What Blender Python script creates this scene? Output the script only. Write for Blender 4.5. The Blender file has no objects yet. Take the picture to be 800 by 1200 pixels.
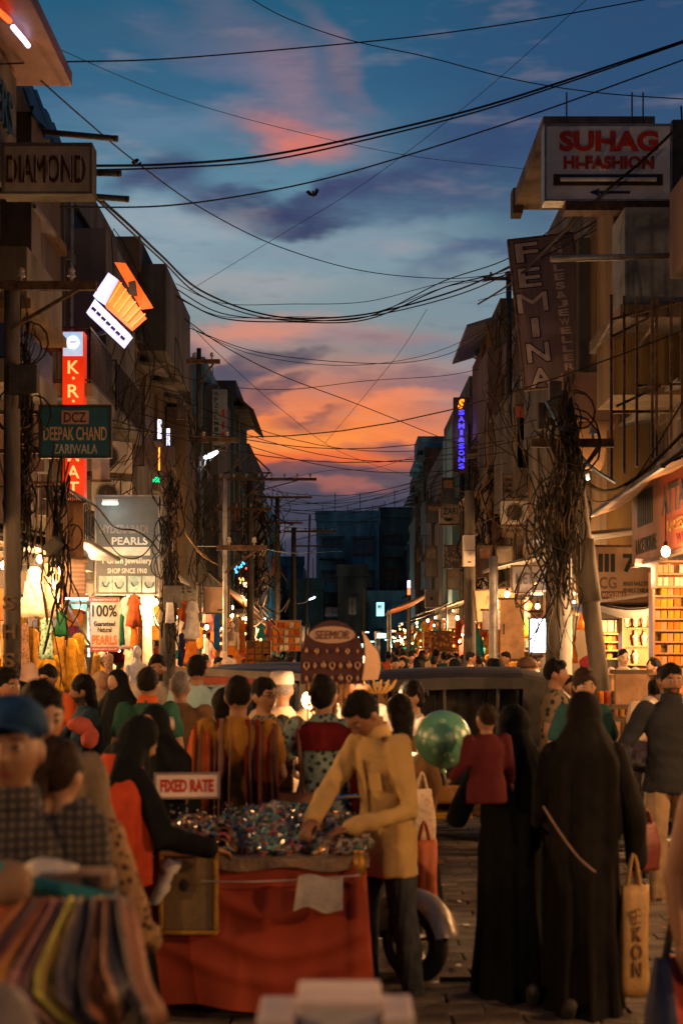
import bpy, math, random, numpy as np
from mathutils import Matrix, Vector, noise as mnoise
PI = math.pi
R = math.radians
rnd = random.Random(7)
SC = bpy.context.scene
COL = SC.collection

# ------------------------------------------------------------------ camera
F = 1667.0            # 50 mm lens on a 24 mm wide frame, in photograph pixels
CH = 1.9              # camera height
cam_d = bpy.data.cameras.new('camera')
cam = bpy.data.objects.new('camera', cam_d); COL.objects.link(cam)
cam.location = (0, 0, CH); cam.rotation_euler = (R(90), 0, 0)
cam_d.sensor_fit = 'HORIZONTAL'; cam_d.sensor_width = 24.0; cam_d.lens = 50.0
cam_d.shift_y = 157 / 800
cam_d.clip_start = 0.1; cam_d.clip_end = 3000
cam_d.dof.use_dof = True; cam_d.dof.focus_distance = 34.0; cam_d.dof.aperture_fstop = 2.7
SC.camera = cam

def P(px, py, d):
    return Vector(((px - 400) / F * d, d, CH - (py - 757) / F * d))

def srgb(r, g, b):
    def f(c):
        c /= 255.0
        return c / 12.92 if c <= 0.04045 else ((c + 0.055) / 1.055) ** 2.4
    return (f(r), f(g), f(b), 1.0)

# ------------------------------------------------------------------ render settings
SC.view_settings.view_transform = 'Standard'; SC.view_settings.look = 'None'
SC.view_settings.exposure = 0.0; SC.view_settings.gamma = 1.0
try:
    SC.cycles.use_denoising = True
    SC.cycles.denoiser = 'OPENIMAGEDENOISE'
    SC.cycles.max_bounces = 5; SC.cycles.diffuse_bounces = 3; SC.cycles.glossy_bounces = 2
    SC.cycles.transmission_bounces = 3; SC.cycles.transparent_max_bounces = 6
    SC.cycles.sample_clamp_indirect = 2.0
    SC.cycles.caustics_reflective = False; SC.cycles.caustics_refractive = False
except Exception:
    pass

# ------------------------------------------------------------------ world: dusk sky
W = bpy.data.worlds.new('World'); SC.world = W; W.use_nodes = True
W.cycles.sampling_method = 'MANUAL'; W.cycles.sample_map_resolution = 256
wt = W.node_tree; wt.nodes.clear()
def wn(t, **k):
    n = wt.nodes.new(t)
    for a, b in k.items(): setattr(n, a, b)
    return n
def wm(op, a, b=None, c=None, clamp=False):
    n = wn('ShaderNodeMath', operation=op, use_clamp=clamp)
    for i, x in enumerate((a, b, c)):
        if x is None: continue
        if isinstance(x, (int, float)): n.inputs[i].default_value = x
        else: wt.links.new(x, n.inputs[i])
    return n.outputs[0]
def wmix(f, a, b):
    n = wn('ShaderNodeMix', data_type='RGBA')
    for i, x in ((0, f), (6, a), (7, b)):
        if isinstance(x, (int, float)): n.inputs[i].default_value = x
        elif isinstance(x, tuple): n.inputs[i].default_value = x
        else: wt.links.new(x, n.inputs[i])
    return n.outputs[2]
def wramp(fac, stops, interp='EASE'):
    n = wn('ShaderNodeValToRGB'); cr = n.color_ramp; cr.interpolation = interp
    while len(cr.elements) < len(stops): cr.elements.new(0.5)
    for e, (p, c) in zip(cr.elements, stops): e.position = p; e.color = c
    wt.links.new(fac, n.inputs[0]); return n.outputs[0]
def wsmooth(x, a, b, lo=0.0, hi=1.0):
    n = wn('ShaderNodeMapRange', interpolation_type='SMOOTHSTEP')
    for i, v in enumerate((x, a, b, lo, hi)):
        if isinstance(v, (int, float)): n.inputs[i].default_value = v
        else: wt.links.new(v, n.inputs[i])
    return n.outputs[0]
tc = wn('ShaderNodeTexCoord'); sx = wn('ShaderNodeSeparateXYZ'); wt.links.new(tc.outputs['Generated'], sx.inputs[0])
dx, dy, dz = sx.outputs
hor = wm('SQRT', wm('ADD', wm('MULTIPLY', dx, dx), wm('MULTIPLY', dy, dy)))
vv = wm('DIVIDE', dz, wm('MAXIMUM', hor, 0.02))          # tangent of elevation
uu = wm('ARCTAN2', dx, dy)                               # azimuth
cmb = wn('ShaderNodeCombineXYZ'); wt.links.new(uu, cmb.inputs[0]); wt.links.new(wm('MULTIPLY', vv, 1.0), cmb.inputs[1])
def wnoise(scale, detail, stretch=(1, 1, 1), rough=.55, off=(0, 0, 0), rot=0.0):
    mp = wn('ShaderNodeMapping'); wt.links.new(cmb.outputs[0], mp.inputs[0])
    mp.inputs['Scale'].default_value = stretch; mp.inputs['Location'].default_value = off; mp.inputs['Rotation'].default_value = (0, 0, rot)
    n = wn('ShaderNodeTexNoise'); n.inputs['Scale'].default_value = scale; n.inputs['Detail'].default_value = detail
    n.inputs['Roughness'].default_value = rough; wt.links.new(mp.outputs[0], n.inputs['Vector'])
    return n
nd = wnoise(9, 4, (1, 2.2, 1), .6)
sub = wn('ShaderNodeVectorMath', operation='SUBTRACT'); wt.links.new(nd.outputs['Color'], sub.inputs[0]); sub.inputs[1].default_value = (.5, .5, .5)
scl = wn('ShaderNodeVectorMath', operation='SCALE'); wt.links.new(sub.outputs[0], scl.inputs[0]); scl.inputs['Scale'].default_value = 0.06
addv = wn('ShaderNodeVectorMath', operation='ADD'); wt.links.new(cmb.outputs[0], addv.inputs[0]); wt.links.new(scl.outputs[0], addv.inputs[1])
streak = wnoise(16, 4, (1, 3.4, 1), .62, (3, 1, 0), .12).outputs['Fac']
def blob(px, py, sxp, syp, ang, inner=0.0):
    """0..1 mask of an elliptical cloud patch at a place of the sky (photograph pixels -> azimuth / elevation)"""
    mp = wn('ShaderNodeMapping', vector_type='TEXTURE'); wt.links.new(addv.outputs[0], mp.inputs[0])
    mp.inputs['Location'].default_value = ((px - 400) / F, (757 - py) / F, 0)
    mp.inputs['Rotation'].default_value = (0, 0, R(ang)); mp.inputs['Scale'].default_value = (sxp * 1.4 / F, syp * 1.4 / F, 1)
    m2 = wn('ShaderNodeVectorMath', operation='MULTIPLY'); wt.links.new(mp.outputs[0], m2.inputs[0]); m2.inputs[1].default_value = (1, 1, 0)
    l = wn('ShaderNodeVectorMath', operation='LENGTH'); wt.links.new(m2.outputs[0], l.inputs[0])
    return wsmooth(l.outputs['Value'], inner, 1.0, 1.0, 0.0)
def vpos(py): return max(0.0, (757 - py) / F) / 0.5
front = wramp(wm('DIVIDE', vv, 0.5), [
    (0.0, srgb(30, 40, 60)), (vpos(640), srgb(40, 50, 76)), (vpos(590), srgb(66, 64, 86)), (vpos(555), srgb(96, 72, 84)),
    (vpos(540), srgb(232, 104, 54)), (vpos(500), srgb(252, 130, 60)), (vpos(455), srgb(206, 124, 96)), (vpos(415), srgb(158, 132, 126)),
    (vpos(368), srgb(126, 148, 154)), (vpos(300), srgb(128, 158, 168)), (vpos(230), srgb(96, 136, 156)), (vpos(120), srgb(52, 100, 132)),
    (vpos(0), srgb(30, 88, 118)), (1.0, srgb(24, 70, 100))], 'LINEAR')
col = front
# right-hand side of the sky is a deeper blue, above the glow
rightm = wm('MULTIPLY', wsmooth(uu, -0.02, 0.2), wsmooth(vv, 0.19, 0.30))
col = wmix(wm('MULTIPLY', rightm, .8), col, srgb(38, 66, 104))
rl = wm('MULTIPLY', wsmooth(uu, 0.02, 0.12), wm('MULTIPLY', wsmooth(vv, 0.10, 0.16), wsmooth(vv, 0.30, 0.22)))
col = wmix(wm('MULTIPLY', rl, .75), col, srgb(122, 144, 156))
# cloud patches: (px, py, sx, sy, angle, colour, strength, inner)
for b in [
    (330, 90, 150, 42, -42, (150, 118, 130), .75, .1), (350, 160, 62, 26, -18, (224, 118, 96), .95, .05),
    (290, 140, 62, 24, 5, (150, 118, 128), .6, .1), (395, 70, 90, 20, -52, (146, 112, 122), .6, .1),
    (250, 70, 120, 30, -20, (112, 112, 140), .6, .1), (200, 55, 160, 30, 3, (58, 92, 122), .5, .1),
    (185, 215, 62, 22, 12, (58, 68, 104), .9, .35), (250, 232, 50, 16, 5, (66, 74, 110), .85, .3), (320, 250, 88, 24, -4, (46, 56, 92), .97, .45), (380, 225, 60, 14, 10, (52, 62, 98), .9, .3), (430, 225, 110, 24, 12, (60, 66, 104), .85, .2),
    (500, 250, 130, 24, 6, (62, 76, 112), .6, .2), (180, 150, 110, 34, 0, (98, 128, 156), .7, .1), (400, 290, 130, 22, 3, (138, 150, 166), .75, .1), (180, 270, 130, 26, 3, (156, 168, 178), .7, .1), (240, 320, 140, 22, 2, (150, 168, 178), .6, .1), (560, 310, 100, 14, 5, (64, 80, 120), .7, .2), (560, 180, 150, 60, 20, (44, 62, 104), .8, .1),
    (360, 300, 190, 26, 4, (124, 146, 158), .85, .1), (150, 290, 120, 50, 8, (140, 160, 172), .7, .1),
    (290, 342, 170, 22, 3, (158, 158, 160), .75, .1), (470, 340, 120, 24, 5, (128, 142, 152), .7, .1),
    (300, 392, 130, 18, 3, (224, 138, 112), .8, .1), (440, 402, 130, 14, 2, (160, 122, 124), .8, .1), (540, 410, 120, 16, 4, (118, 130, 142), .8, .1),
    (300, 432, 72, 13, 4, (82, 76, 92), .95, .5), (250, 445, 52, 20, 0, (84, 78, 94), .95, .5), (330, 455, 40, 8, 8, (90, 74, 88), .9, .4), (215, 420, 40, 22, 0, (96, 84, 98), .9, .3), (520, 455, 120, 14, 2, (126, 100, 112), .8, .2),
    (525, 490, 110, 12, 3, (148, 100, 104), .7, .2), (362, 485, 52, 11, 2, (84, 66, 80), .95, .5), (290, 470, 36, 9, 4, (110, 78, 86), .8, .3),
    (430, 500, 150, 22, -3, (255, 136, 66), .8, .1), (320, 510, 130, 24, 3, (255, 146, 62), .95, .2), (455, 475, 80, 9, 6, (252, 140, 92), .6, .1),
    (520, 530, 110, 15, -6, (116, 80, 88), .9, .2), (400, 571, 52, 9, 4, (172, 96, 86), .85, .2), (385, 558, 150, 9, 0, (84, 68, 84), .85, .3),
    (560, 560, 90, 20, 0, (66, 66, 88), .9, .2), (420, 600, 170, 16, 0, (48, 54, 80), .8, .2),
    (200, 20, 300, 24, 0, (32, 90, 122), .5, .1), (640, 60, 240, 60, 4, (38, 78, 116), .6, .1)]:
    m = blob(*b[:5], b[7])
    m = wm('MULTIPLY', m, wm('MULTIPLY', wsmooth(streak, .3, .62, .62, 1.0), b[6]))
    col = wmix(m, col, srgb(*b[5]))
# fine wisps
w1 = wsmooth(wnoise(26, 3, (1, 4.2, 1), .62, (1, 5, 0), .08).outputs['Fac'], .5, .72)
col = wmix(wm('MULTIPLY', w1, .17), col, srgb(56, 70, 104))
w2 = wsmooth(wnoise(13, 3, (1, 3.5, 1), .6, (7, 2, 0), -.1).outputs['Fac'], .52, .75)
col = wmix(wm('MULTIPLY', w2, .18), col, srgb(190, 160, 160))
# away from the sunset the dusk sky goes on, darker
cl3 = wsmooth(wnoise(3.0, 3, (1, 2, 1), .6, (2, 8, 0)).outputs['Fac'], .45, .7)
back = wmix(cl3, srgb(46, 66, 88), srgb(62, 70, 88))
w2 = None
fwd = wsmooth(dy, 0.25, 0.93)
lowf = wsmooth(dz, .85, .45)
col = wmix(wm('MULTIPLY', fwd, lowf), back, col)
col = wmix(wsmooth(dz, 0.0, -0.02), col, srgb(20, 22, 30))
# a thin share of the physical sky with the sun at the horizon
sky = wn('ShaderNodeTexSky'); sky.sky_type = 'NISHITA'; sky.sun_disc = False
sky.sun_elevation = R(-3); sky.sun_rotation = R(0)
bg1 = wn('ShaderNodeBackground'); wt.links.new(col, bg1.inputs[0]); bg1.inputs[1].default_value = 1.0
bg2 = wn('ShaderNodeBackground'); wt.links.new(sky.outputs[0], bg2.inputs[0]); bg2.inputs[1].default_value = 0.05
ash = wn('ShaderNodeAddShader'); wt.links.new(bg1.outputs[0], ash.inputs[0]); wt.links.new(bg2.outputs[0], ash.inputs[1])
wo = wn('ShaderNodeOutputWorld'); wt.links.new(ash.outputs[0], wo.inputs[0])

# the last direct light of the sunset, low over the far end of the street
sd = bpy.data.lights.new('sun', 'SUN'); sd.energy = 0.10; sd.angle = R(12); sd.color = (1, .55, .35)
so = bpy.data.objects.new('sun', sd); COL.objects.link(so); so.rotation_euler = (R(-87), 0, R(6)); so.location = (0, 60, 40)

# ------------------------------------------------------------------ materials
MATS = {}
def mat(name, col, rough=.75, metal=0.0, var=.22, scale=5.0, bump=.25, bscale=None, emit=None, es=0.0, pat=None, col2=None, pscale=20.0, spec=.4, streaky=False, trans=0.0, alpha=1.0, sheen=0.0):
    if name in MATS: return MATS[name]
    m = bpy.data.materials.new(name); m.use_nodes = True; nt = m.node_tree; L = nt.links
    b = nt.nodes['Principled BSDF']
    c = srgb(*col) if max(col) > 1.0 else (*col, 1.0)
    b.inputs['Roughness'].default_value = rough; b.inputs['Metallic'].default_value = metal
    b.inputs['Specular IOR Level'].default_value = spec
    if trans: b.inputs['Transmission Weight'].default_value = trans
    if alpha < 1: b.inputs['Alpha'].default_value = alpha
    if sheen: b.inputs['Sheen Weight'].default_value = sheen
    tcn = nt.nodes.new('ShaderNodeTexCoord')
    mp = nt.nodes.new('ShaderNodeMapping'); L.new(tcn.outputs['Object'], mp.inputs[0])
    if streaky: mp.inputs['Scale'].default_value = (1, 1, .22)
    nz = nt.nodes.new('ShaderNodeTexNoise'); nz.inputs['Scale'].default_value = scale; nz.inputs['Detail'].default_value = 5; nz.inputs['Roughness'].default_value = .62
    L.new(mp.outputs[0], nz.inputs['Vector'])
    base = None
    if pat:
        c2 = srgb(*col2) if max(col2) > 1.0 else (*col2, 1.0)
        mx = nt.nodes.new('ShaderNodeMix'); mx.data_type = 'RGBA'; mx.inputs[6].default_value = c; mx.inputs[7].default_value = c2
        if pat == 'plaid':
            fs = []
            for ax in ('X', 'Z'):
                w = nt.nodes.new('ShaderNodeTexWave'); w.bands_direction = ax; w.inputs['Scale'].default_value = pscale; w.inputs['Distortion'].default_value = 1.2
                L.new(tcn.outputs['Object'], w.inputs['Vector']); fs.append(w.outputs['Fac'])
            q = nt.nodes.new('ShaderNodeMath'); q.operation = 'MULTIPLY'; L.new(fs[0], q.inputs[0]); L.new(fs[1], q.inputs[1]); L.new(q.outputs[0], mx.inputs[0])
        elif pat == 'stripe' or pat == 'stripex' or pat == 'stripey':
            w = nt.nodes.new('ShaderNodeTexWave'); w.bands_direction = {'stripe': 'Z', 'stripex': 'X', 'stripey': 'Y'}[pat]; w.inputs['Scale'].default_value = pscale; w.inputs['Distortion'].default_value = .6
            L.new(tcn.outputs['Object'], w.inputs['Vector'])
            rp = nt.nodes.new('ShaderNodeValToRGB'); rp.color_ramp.elements[0].position = .45; rp.color_ramp.elements[1].position = .55
            L.new(w.outputs['Fac'], rp.inputs[0]); L.new(rp.outputs[0], mx.inputs[0])
        else:
            w = nt.nodes.new('ShaderNodeTexVoronoi'); w.inputs['Scale'].default_value = pscale; L.new(tcn.outputs['Object'], w.inputs['Vector'])
            rp = nt.nodes.new('ShaderNodeValToRGB'); rp.color_ramp.elements[0].position = .3; rp.color_ramp.elements[1].position = .42
            L.new(w.outputs['Distance'], rp.inputs[0]); L.new(rp.outputs[0], mx.inputs[0])
        base = mx.outputs[2]
    rp = nt.nodes.new('ShaderNodeValToRGB'); rp.color_ramp.elements[0].position = .28; rp.color_ramp.elements[1].position = .72
    lo = max(0.0, 1 - 1.6 * var); rp.color_ramp.elements[0].color = (lo, lo, lo, 1); hi = 1 + .4 * var; rp.color_ramp.elements[1].color = (hi, hi, hi, 1)
    L.new(nz.outputs['Fac'], rp.inputs[0])
    mu = nt.nodes.new('ShaderNodeMix'); mu.data_type = 'RGBA'; mu.blend_type = 'MULTIPLY'; mu.inputs[0].default_value = 1.0
    if base is not None: L.new(base, mu.inputs[6])
    else: mu.inputs[6].default_value = c
    L.new(rp.outputs[0], mu.inputs[7]); L.new(mu.outputs[2], b.inputs['Base Color'])
    if bump:
        n2 = nt.nodes.new('ShaderNodeTexNoise'); n2.inputs['Scale'].default_value = bscale or scale * 5; n2.inputs['Detail'].default_value = 4
        L.new(mp.outputs[0], n2.inputs['Vector'])
        bp = nt.nodes.new('ShaderNodeBump'); bp.inputs['Strength'].default_value = bump; bp.inputs['Distance'].default_value = .02
        L.new(n2.outputs['Fac'], bp.inputs['Height']); L.new(bp.outputs[0], b.inputs['Normal'])
    if emit is not None:
        b.inputs['Emission Color'].default_value = srgb(*emit) if max(emit) > 1.0 else (*emit, 1)
        b.inputs['Emission Strength'].default_value = es
    MATS[name] = m; return m
def glow(name, col, es):
    return mat(name, col, rough=.5, var=0, bump=0, emit=col, es=es)

# ------------------------------------------------------------------ mesh helpers
WM = {}                                   # world matrix of every thing and part
class MB:
    def __init__(s): s.v = []; s.f = []; s.m = []; s.mi = 0
    def add(s, vs, fs, mi=None):
        k = len(s.v); s.v.extend(tuple(map(float, p)) for p in vs)
        for f in fs: s.f.append(tuple(i + k for i in f)); s.m.append(s.mi if mi is None else mi)
        return s
    def box(s, c, d, rz=0, M=None, mi=None):
        x, y, z = d[0] / 2, d[1] / 2, d[2] / 2
        vs = [Vector((a * x, b * y, e * z)) for e in (-1, 1) for b in (-1, 1) for a in (-1, 1)]
        MM = Matrix.Translation(Vector(c)) @ (M.to_4x4() if M is not None else Matrix.Rotation(rz, 4, 'Z'))
        return s.add([MM @ v for v in vs], [(0, 2, 3, 1), (4, 5, 7, 6), (0, 1, 5, 4), (2, 6, 7, 3), (0, 4, 6, 2), (1, 3, 7, 5)], mi)
    def bb(s, x0, x1, y0, y1, z0, z1, mi=None):
        return s.box(((x0 + x1) / 2, (y0 + y1) / 2, (z0 + z1) / 2), (abs(x1 - x0), abs(y1 - y0), abs(z1 - z0)), mi=mi)
    def beam(s, a, b, w, h=None, mi=None):
        a, b = Vector(a), Vector(b); d = b - a
        if d.length < 1e-6: return s
        q = d.to_track_quat('Z', 'Y').to_matrix()
        return s.box((a + b) / 2, (w, h or w, d.length), M=q, mi=mi)
    def tube(s, pts, rad, n=8, caps=True, mi=None, flat=None):
        pts = [Vector(p) for p in pts]; N = len(pts)
        if not hasattr(rad, '__len__'): rad = [rad] * N
        vs = []; prev = None
        for i, p in enumerate(pts):
            t = (pts[min(i + 1, N - 1)] - pts[max(i - 1, 0)])
            if t.length < 1e-9: t = Vector((0, 0, 1))
            t.normalize()
            if prev is None:
                a = Vector((0, 0, 1)) if abs(t.z) < .9 else Vector((1, 0, 0)); u = t.cross(a).normalized()
            else:
                u = prev - t * prev.dot(t)
                u = u.normalized() if u.length > 1e-6 else t.orthogonal().normalized()
            prev = u; w = t.cross(u)
            for k in range(n):
                an = 2 * PI * k / n
                vs.append(p + (u * math.cos(an) + w * math.sin(an)) * rad[i])
        fs = [(i * n + k, i * n + (k + 1) % n, (i + 1) * n + (k + 1) % n, (i + 1) * n + k) for i in range(N - 1) for k in range(n)]
        if caps: fs += [tuple(range(n))[::-1], tuple((N - 1) * n + k for k in range(n))]
        return s.add(vs, fs, mi)
    def limb(s, pts, rad, n=12, mi=None):
        """tube with rounded ends"""
        pts = [Vector(p) for p in pts]; rad = list(rad)
        d0 = (pts[0] - pts[1]).normalized(); d1 = (pts[-1] - pts[-2]).normalized()
        A = [pts[0] + d0 * rad[0] * q for q in (.95, .7, .35)]; ra = [rad[0] * q for q in (.3, .71, .93)]
        B = [pts[-1] + d1 * rad[-1] * q for q in (.35, .7, .95)]; rb = [rad[-1] * q for q in (.93, .71, .3)]
        return s.tube(A + pts + B, ra + rad + rb, n, mi=mi)
    def loft(s, rings, n=20, fold=None, caps=True, mi=None):
        """rings: (cx, cy, z, rx, ry)"""
        vs = []
        for i, (cx, cy, z, rx, ry) in enumerate(rings):
            for k in range(n):
                a = 2 * PI * k / n
                q = 1 + (fold(i, a) if fold else 0)
                vs.append((cx + rx * q * math.cos(a), cy + ry * q * math.sin(a), z))
        N = len(rings)
        fs = [(i * n + k, i * n + (k + 1) % n, (i + 1) * n + (k + 1) % n, (i + 1) * n + k) for i in range(N - 1) for k in range(n)]
        if caps: fs += [tuple(range(n))[::-1], tuple((N - 1) * n + k for k in range(n))]
        if rings[0][2] > rings[-1][2]: fs = [f[::-1] for f in fs]
        return s.add(vs, fs, mi)
    def ell(s, c, r, n=14, m=9, M=None, mi=None):
        vs = [Vector((0, 0, -1))]
        for i in range(1, m):
            t = -PI / 2 + PI * i / m
            for k in range(n):
                a = 2 * PI * k / n; vs.append(Vector((math.cos(t) * math.cos(a), math.cos(t) * math.sin(a), math.sin(t))))
        vs.append(Vector((0, 0, 1)))
        fs = [(0, 1 + (k + 1) % n, 1 + k) for k in range(n)]
        for i in range(m - 2):
            for k in range(n): fs.append((1 + i * n + k, 1 + i * n + (k + 1) % n, 1 + (i + 1) * n + (k + 1) % n, 1 + (i + 1) * n + k))
        T = len(vs) - 1; o = 1 + (m - 2) * n
        fs += [(o + k, o + (k + 1) % n, T) for k in range(n)]
        out = []
        for v in vs:
            p = Vector((v.x * r[0], v.y * r[1], v.z * r[2]))
            if M is not None: p = M @ p
            out.append(p + Vector(c))
        return s.add(out, fs, mi)
    def prism(s, outline, y0, y1, mi=None):
        """outline in x,z extruded along y"""
        n = len(outline)
        vs = [(x, y0, z) for x, z in outline] + [(x, y1, z) for x, z in outline]
        fs = [tuple(range(n)), tuple(range(2 * n - 1, n - 1, -1))] + [(i, i + n, (i + 1) % n + n, (i + 1) % n) for i in range(n)]
        return s.add(vs, fs, mi)
    def grid(s, fn, nu, nv, mi=None, thick=0.0):
        vs = [Vector(fn(i / nu, j / nv)) for j in range(nv + 1) for i in range(nu + 1)]
        fs = [(j * (nu + 1) + i, j * (nu + 1) + i + 1, (j + 1) * (nu + 1) + i + 1, (j + 1) * (nu + 1) + i) for j in range(nv) for i in range(nu)]
        s.add(vs, fs, mi)
        if thick:
            a = vs[nu + 1] - vs[0]; b = vs[1] - vs[0]; nrm = b.cross(a)
            nrm = nrm.normalized() * -thick if nrm.length > 0 else Vector((0, thick, 0))
            s.add([v + nrm for v in vs], [f[::-1] for f in fs], mi)
        return s
    def xform(s, M):
        s.v = [tuple(M @ Vector(p)) for p in s.v]; return s
    def mesh(s, name, mats, smooth=False):
        me = bpy.data.meshes.new(name); me.from_pydata(s.v, [], s.f)
        if not isinstance(mats, (list, tuple)): mats = [mats]
        for m in mats: me.materials.append(m)
        if len(mats) > 1: me.polygons.foreach_set('material_index', s.m)
        if smooth: me.polygons.foreach_set('use_smooth', [True] * len(me.polygons))
        me.update(); return me
    def build(s, name, mats, parent=None, world=False, smooth=False, bevel=0.0):
        if world and parent is not None:
            s.xform(WM[parent.name].inverted())
        me = s.mesh(name, mats, smooth)
        o = bpy.data.objects.new(name, me); COL.objects.link(o)
        if parent is not None: o.parent = parent; WM[o.name] = WM[parent.name]
        else: WM[o.name] = Matrix.Identity(4)
        if bevel:
            bm_ = o.modifiers.new('bevel', 'BEVEL'); bm_.width = bevel; bm_.segments = 2; bm_.limit_method = 'ANGLE'
        return o

def tag(o, label=None, cat=None, group=None, kind=None):
    if label: o['label'] = label
    if cat: o['category'] = cat
    if group: o['group'] = group
    if kind: o['kind'] = kind
    return o
def thing(name, loc=(0, 0, 0), rz=0.0, label=None, cat=None, group=None):
    o = bpy.data.objects.new(name, None); COL.objects.link(o); o.empty_display_size = .1
    o.location = loc; o.rotation_euler = (0, 0, rz)
    WM[o.name] = Matrix.Translation(Vector(loc)) @ Matrix.Rotation(rz, 4, 'Z')
    return tag(o, label, cat, group)
def place(o, loc, rz=0.0):
    o.location = loc; o.rotation_euler = (0, 0, rz)
    WM[o.name] = Matrix.Translation(Vector(loc)) @ Matrix.Rotation(rz, 4, 'Z')
    return o
KIDS = {}
def copy_tree(o, parent=None, loc=None, rz=None, label=None, swap=None, scale=None):
    c = o.copy(); COL.objects.link(c); c.parent = parent
    if loc is not None: c.location = loc
    if rz is not None: c.rotation_euler = (0, 0, rz)
    if scale is not None: c.scale = scale
    if label: c['label'] = label
    WM[c.name] = (Matrix.Translation(Vector(c.location)) @ Matrix.Rotation(c.rotation_euler[2], 4, 'Z')) if parent is None else WM.get(parent.name, Matrix.Identity(4))
    if swap and c.type == 'MESH':
        for sl in c.material_slots:
            if sl.material and sl.material.name in swap:
                nm = swap[sl.material.name]; sl.link = 'OBJECT'; sl.material = nm
    for ch in [x for x in COL.objects if x.parent == o]: copy_tree(ch, c, swap=swap)
    return c
def piece(me, name, parent, M):
    o = bpy.data.objects.new(name, me); COL.objects.link(o); o.parent = parent; o.matrix_local = M
    return o

TXT = {}
def text(s, w, h, m, parent, loc=(0, 0, 0), rz=0.0, th=.006, name='lettering', bold=.0, world=False, vertical=False, tilt=0.0, tracking=1.0, shear=0):
    """lettering fitted to w x h metres, centred on loc, standing in the XZ plane facing -Y"""
    key = (s, bold, vertical, tracking, shear)
    if key not in TXT:
        cu = bpy.data.curves.new('t', 'FONT'); cu.body = '\n'.join(s) if vertical else s; cu.align_x = 'CENTER'; cu.offset = bold; cu.shear = shear
        cu.space_character = tracking; cu.space_line = .82 if vertical else .9; cu.resolution_u = 3; cu.extrude = .5
        ob = bpy.data.objects.new('t', cu); COL.objects.link(ob)
        dg = bpy.context.evaluated_depsgraph_get(); me = bpy.data.meshes.new_from_object(ob.evaluated_get(dg))
        bpy.data.objects.remove(ob); bpy.data.curves.remove(cu)
        co = np.array([v.co[:] for v in me.vertices]) if len(me.vertices) else np.zeros((1, 3))
        fs = [tuple(p.vertices) for p in me.polygons]; bpy.data.meshes.remove(me)
        TXT[key] = (co, fs)
    co, fs = TXT[key]
    lo = co.min(0); hi = co.max(0); c = (lo + hi) / 2; sp = np.maximum(hi - lo, 1e-6)
    q = (co - c) / sp
    vs = [Vector((a[0] * w, -a[2] * th, a[1] * h)) for a in q]
    M = Matrix.Translation(Vector(loc)) @ Matrix.Rotation(rz, 4, 'Z') @ Matrix.Rotation(tilt, 4, 'Y')
    mb = MB().add([M @ v for v in vs], fs)
    return mb.build(name, m, parent, world)

def light(name, loc, energy, col=(1, .5, .2), radius=.06, parent=None, typ='POINT'):
    l = bpy.data.lights.new(name, typ); l.energy = energy; l.color = col
    if typ == 'POINT': l.shadow_soft_size = radius
    o = bpy.data.objects.new(name, l); COL.objects.link(o)
    o.location = loc
    if parent is not None:
        o.parent = parent; o.location = WM[parent.name].inverted() @ Vector(loc)
    return o
def crom(pts, seg=6):
    pts = [Vector(p) for p in pts]; out = []
    for i in range(len(pts) - 1):
        p0 = pts[max(i - 1, 0)]; p1 = pts[i]; p2 = pts[i + 1]; p3 = pts[min(i + 2, len(pts) - 1)]
        for k in range(seg):
            t = k / seg
            out.append(.5 * ((2 * p1) + (p2 - p0) * t + (2 * p0 - 5 * p1 + 4 * p2 - p3) * t * t + (3 * p1 - p0 - 3 * p2 + p3) * t ** 3))
    out.append(pts[-1]); return out
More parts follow.
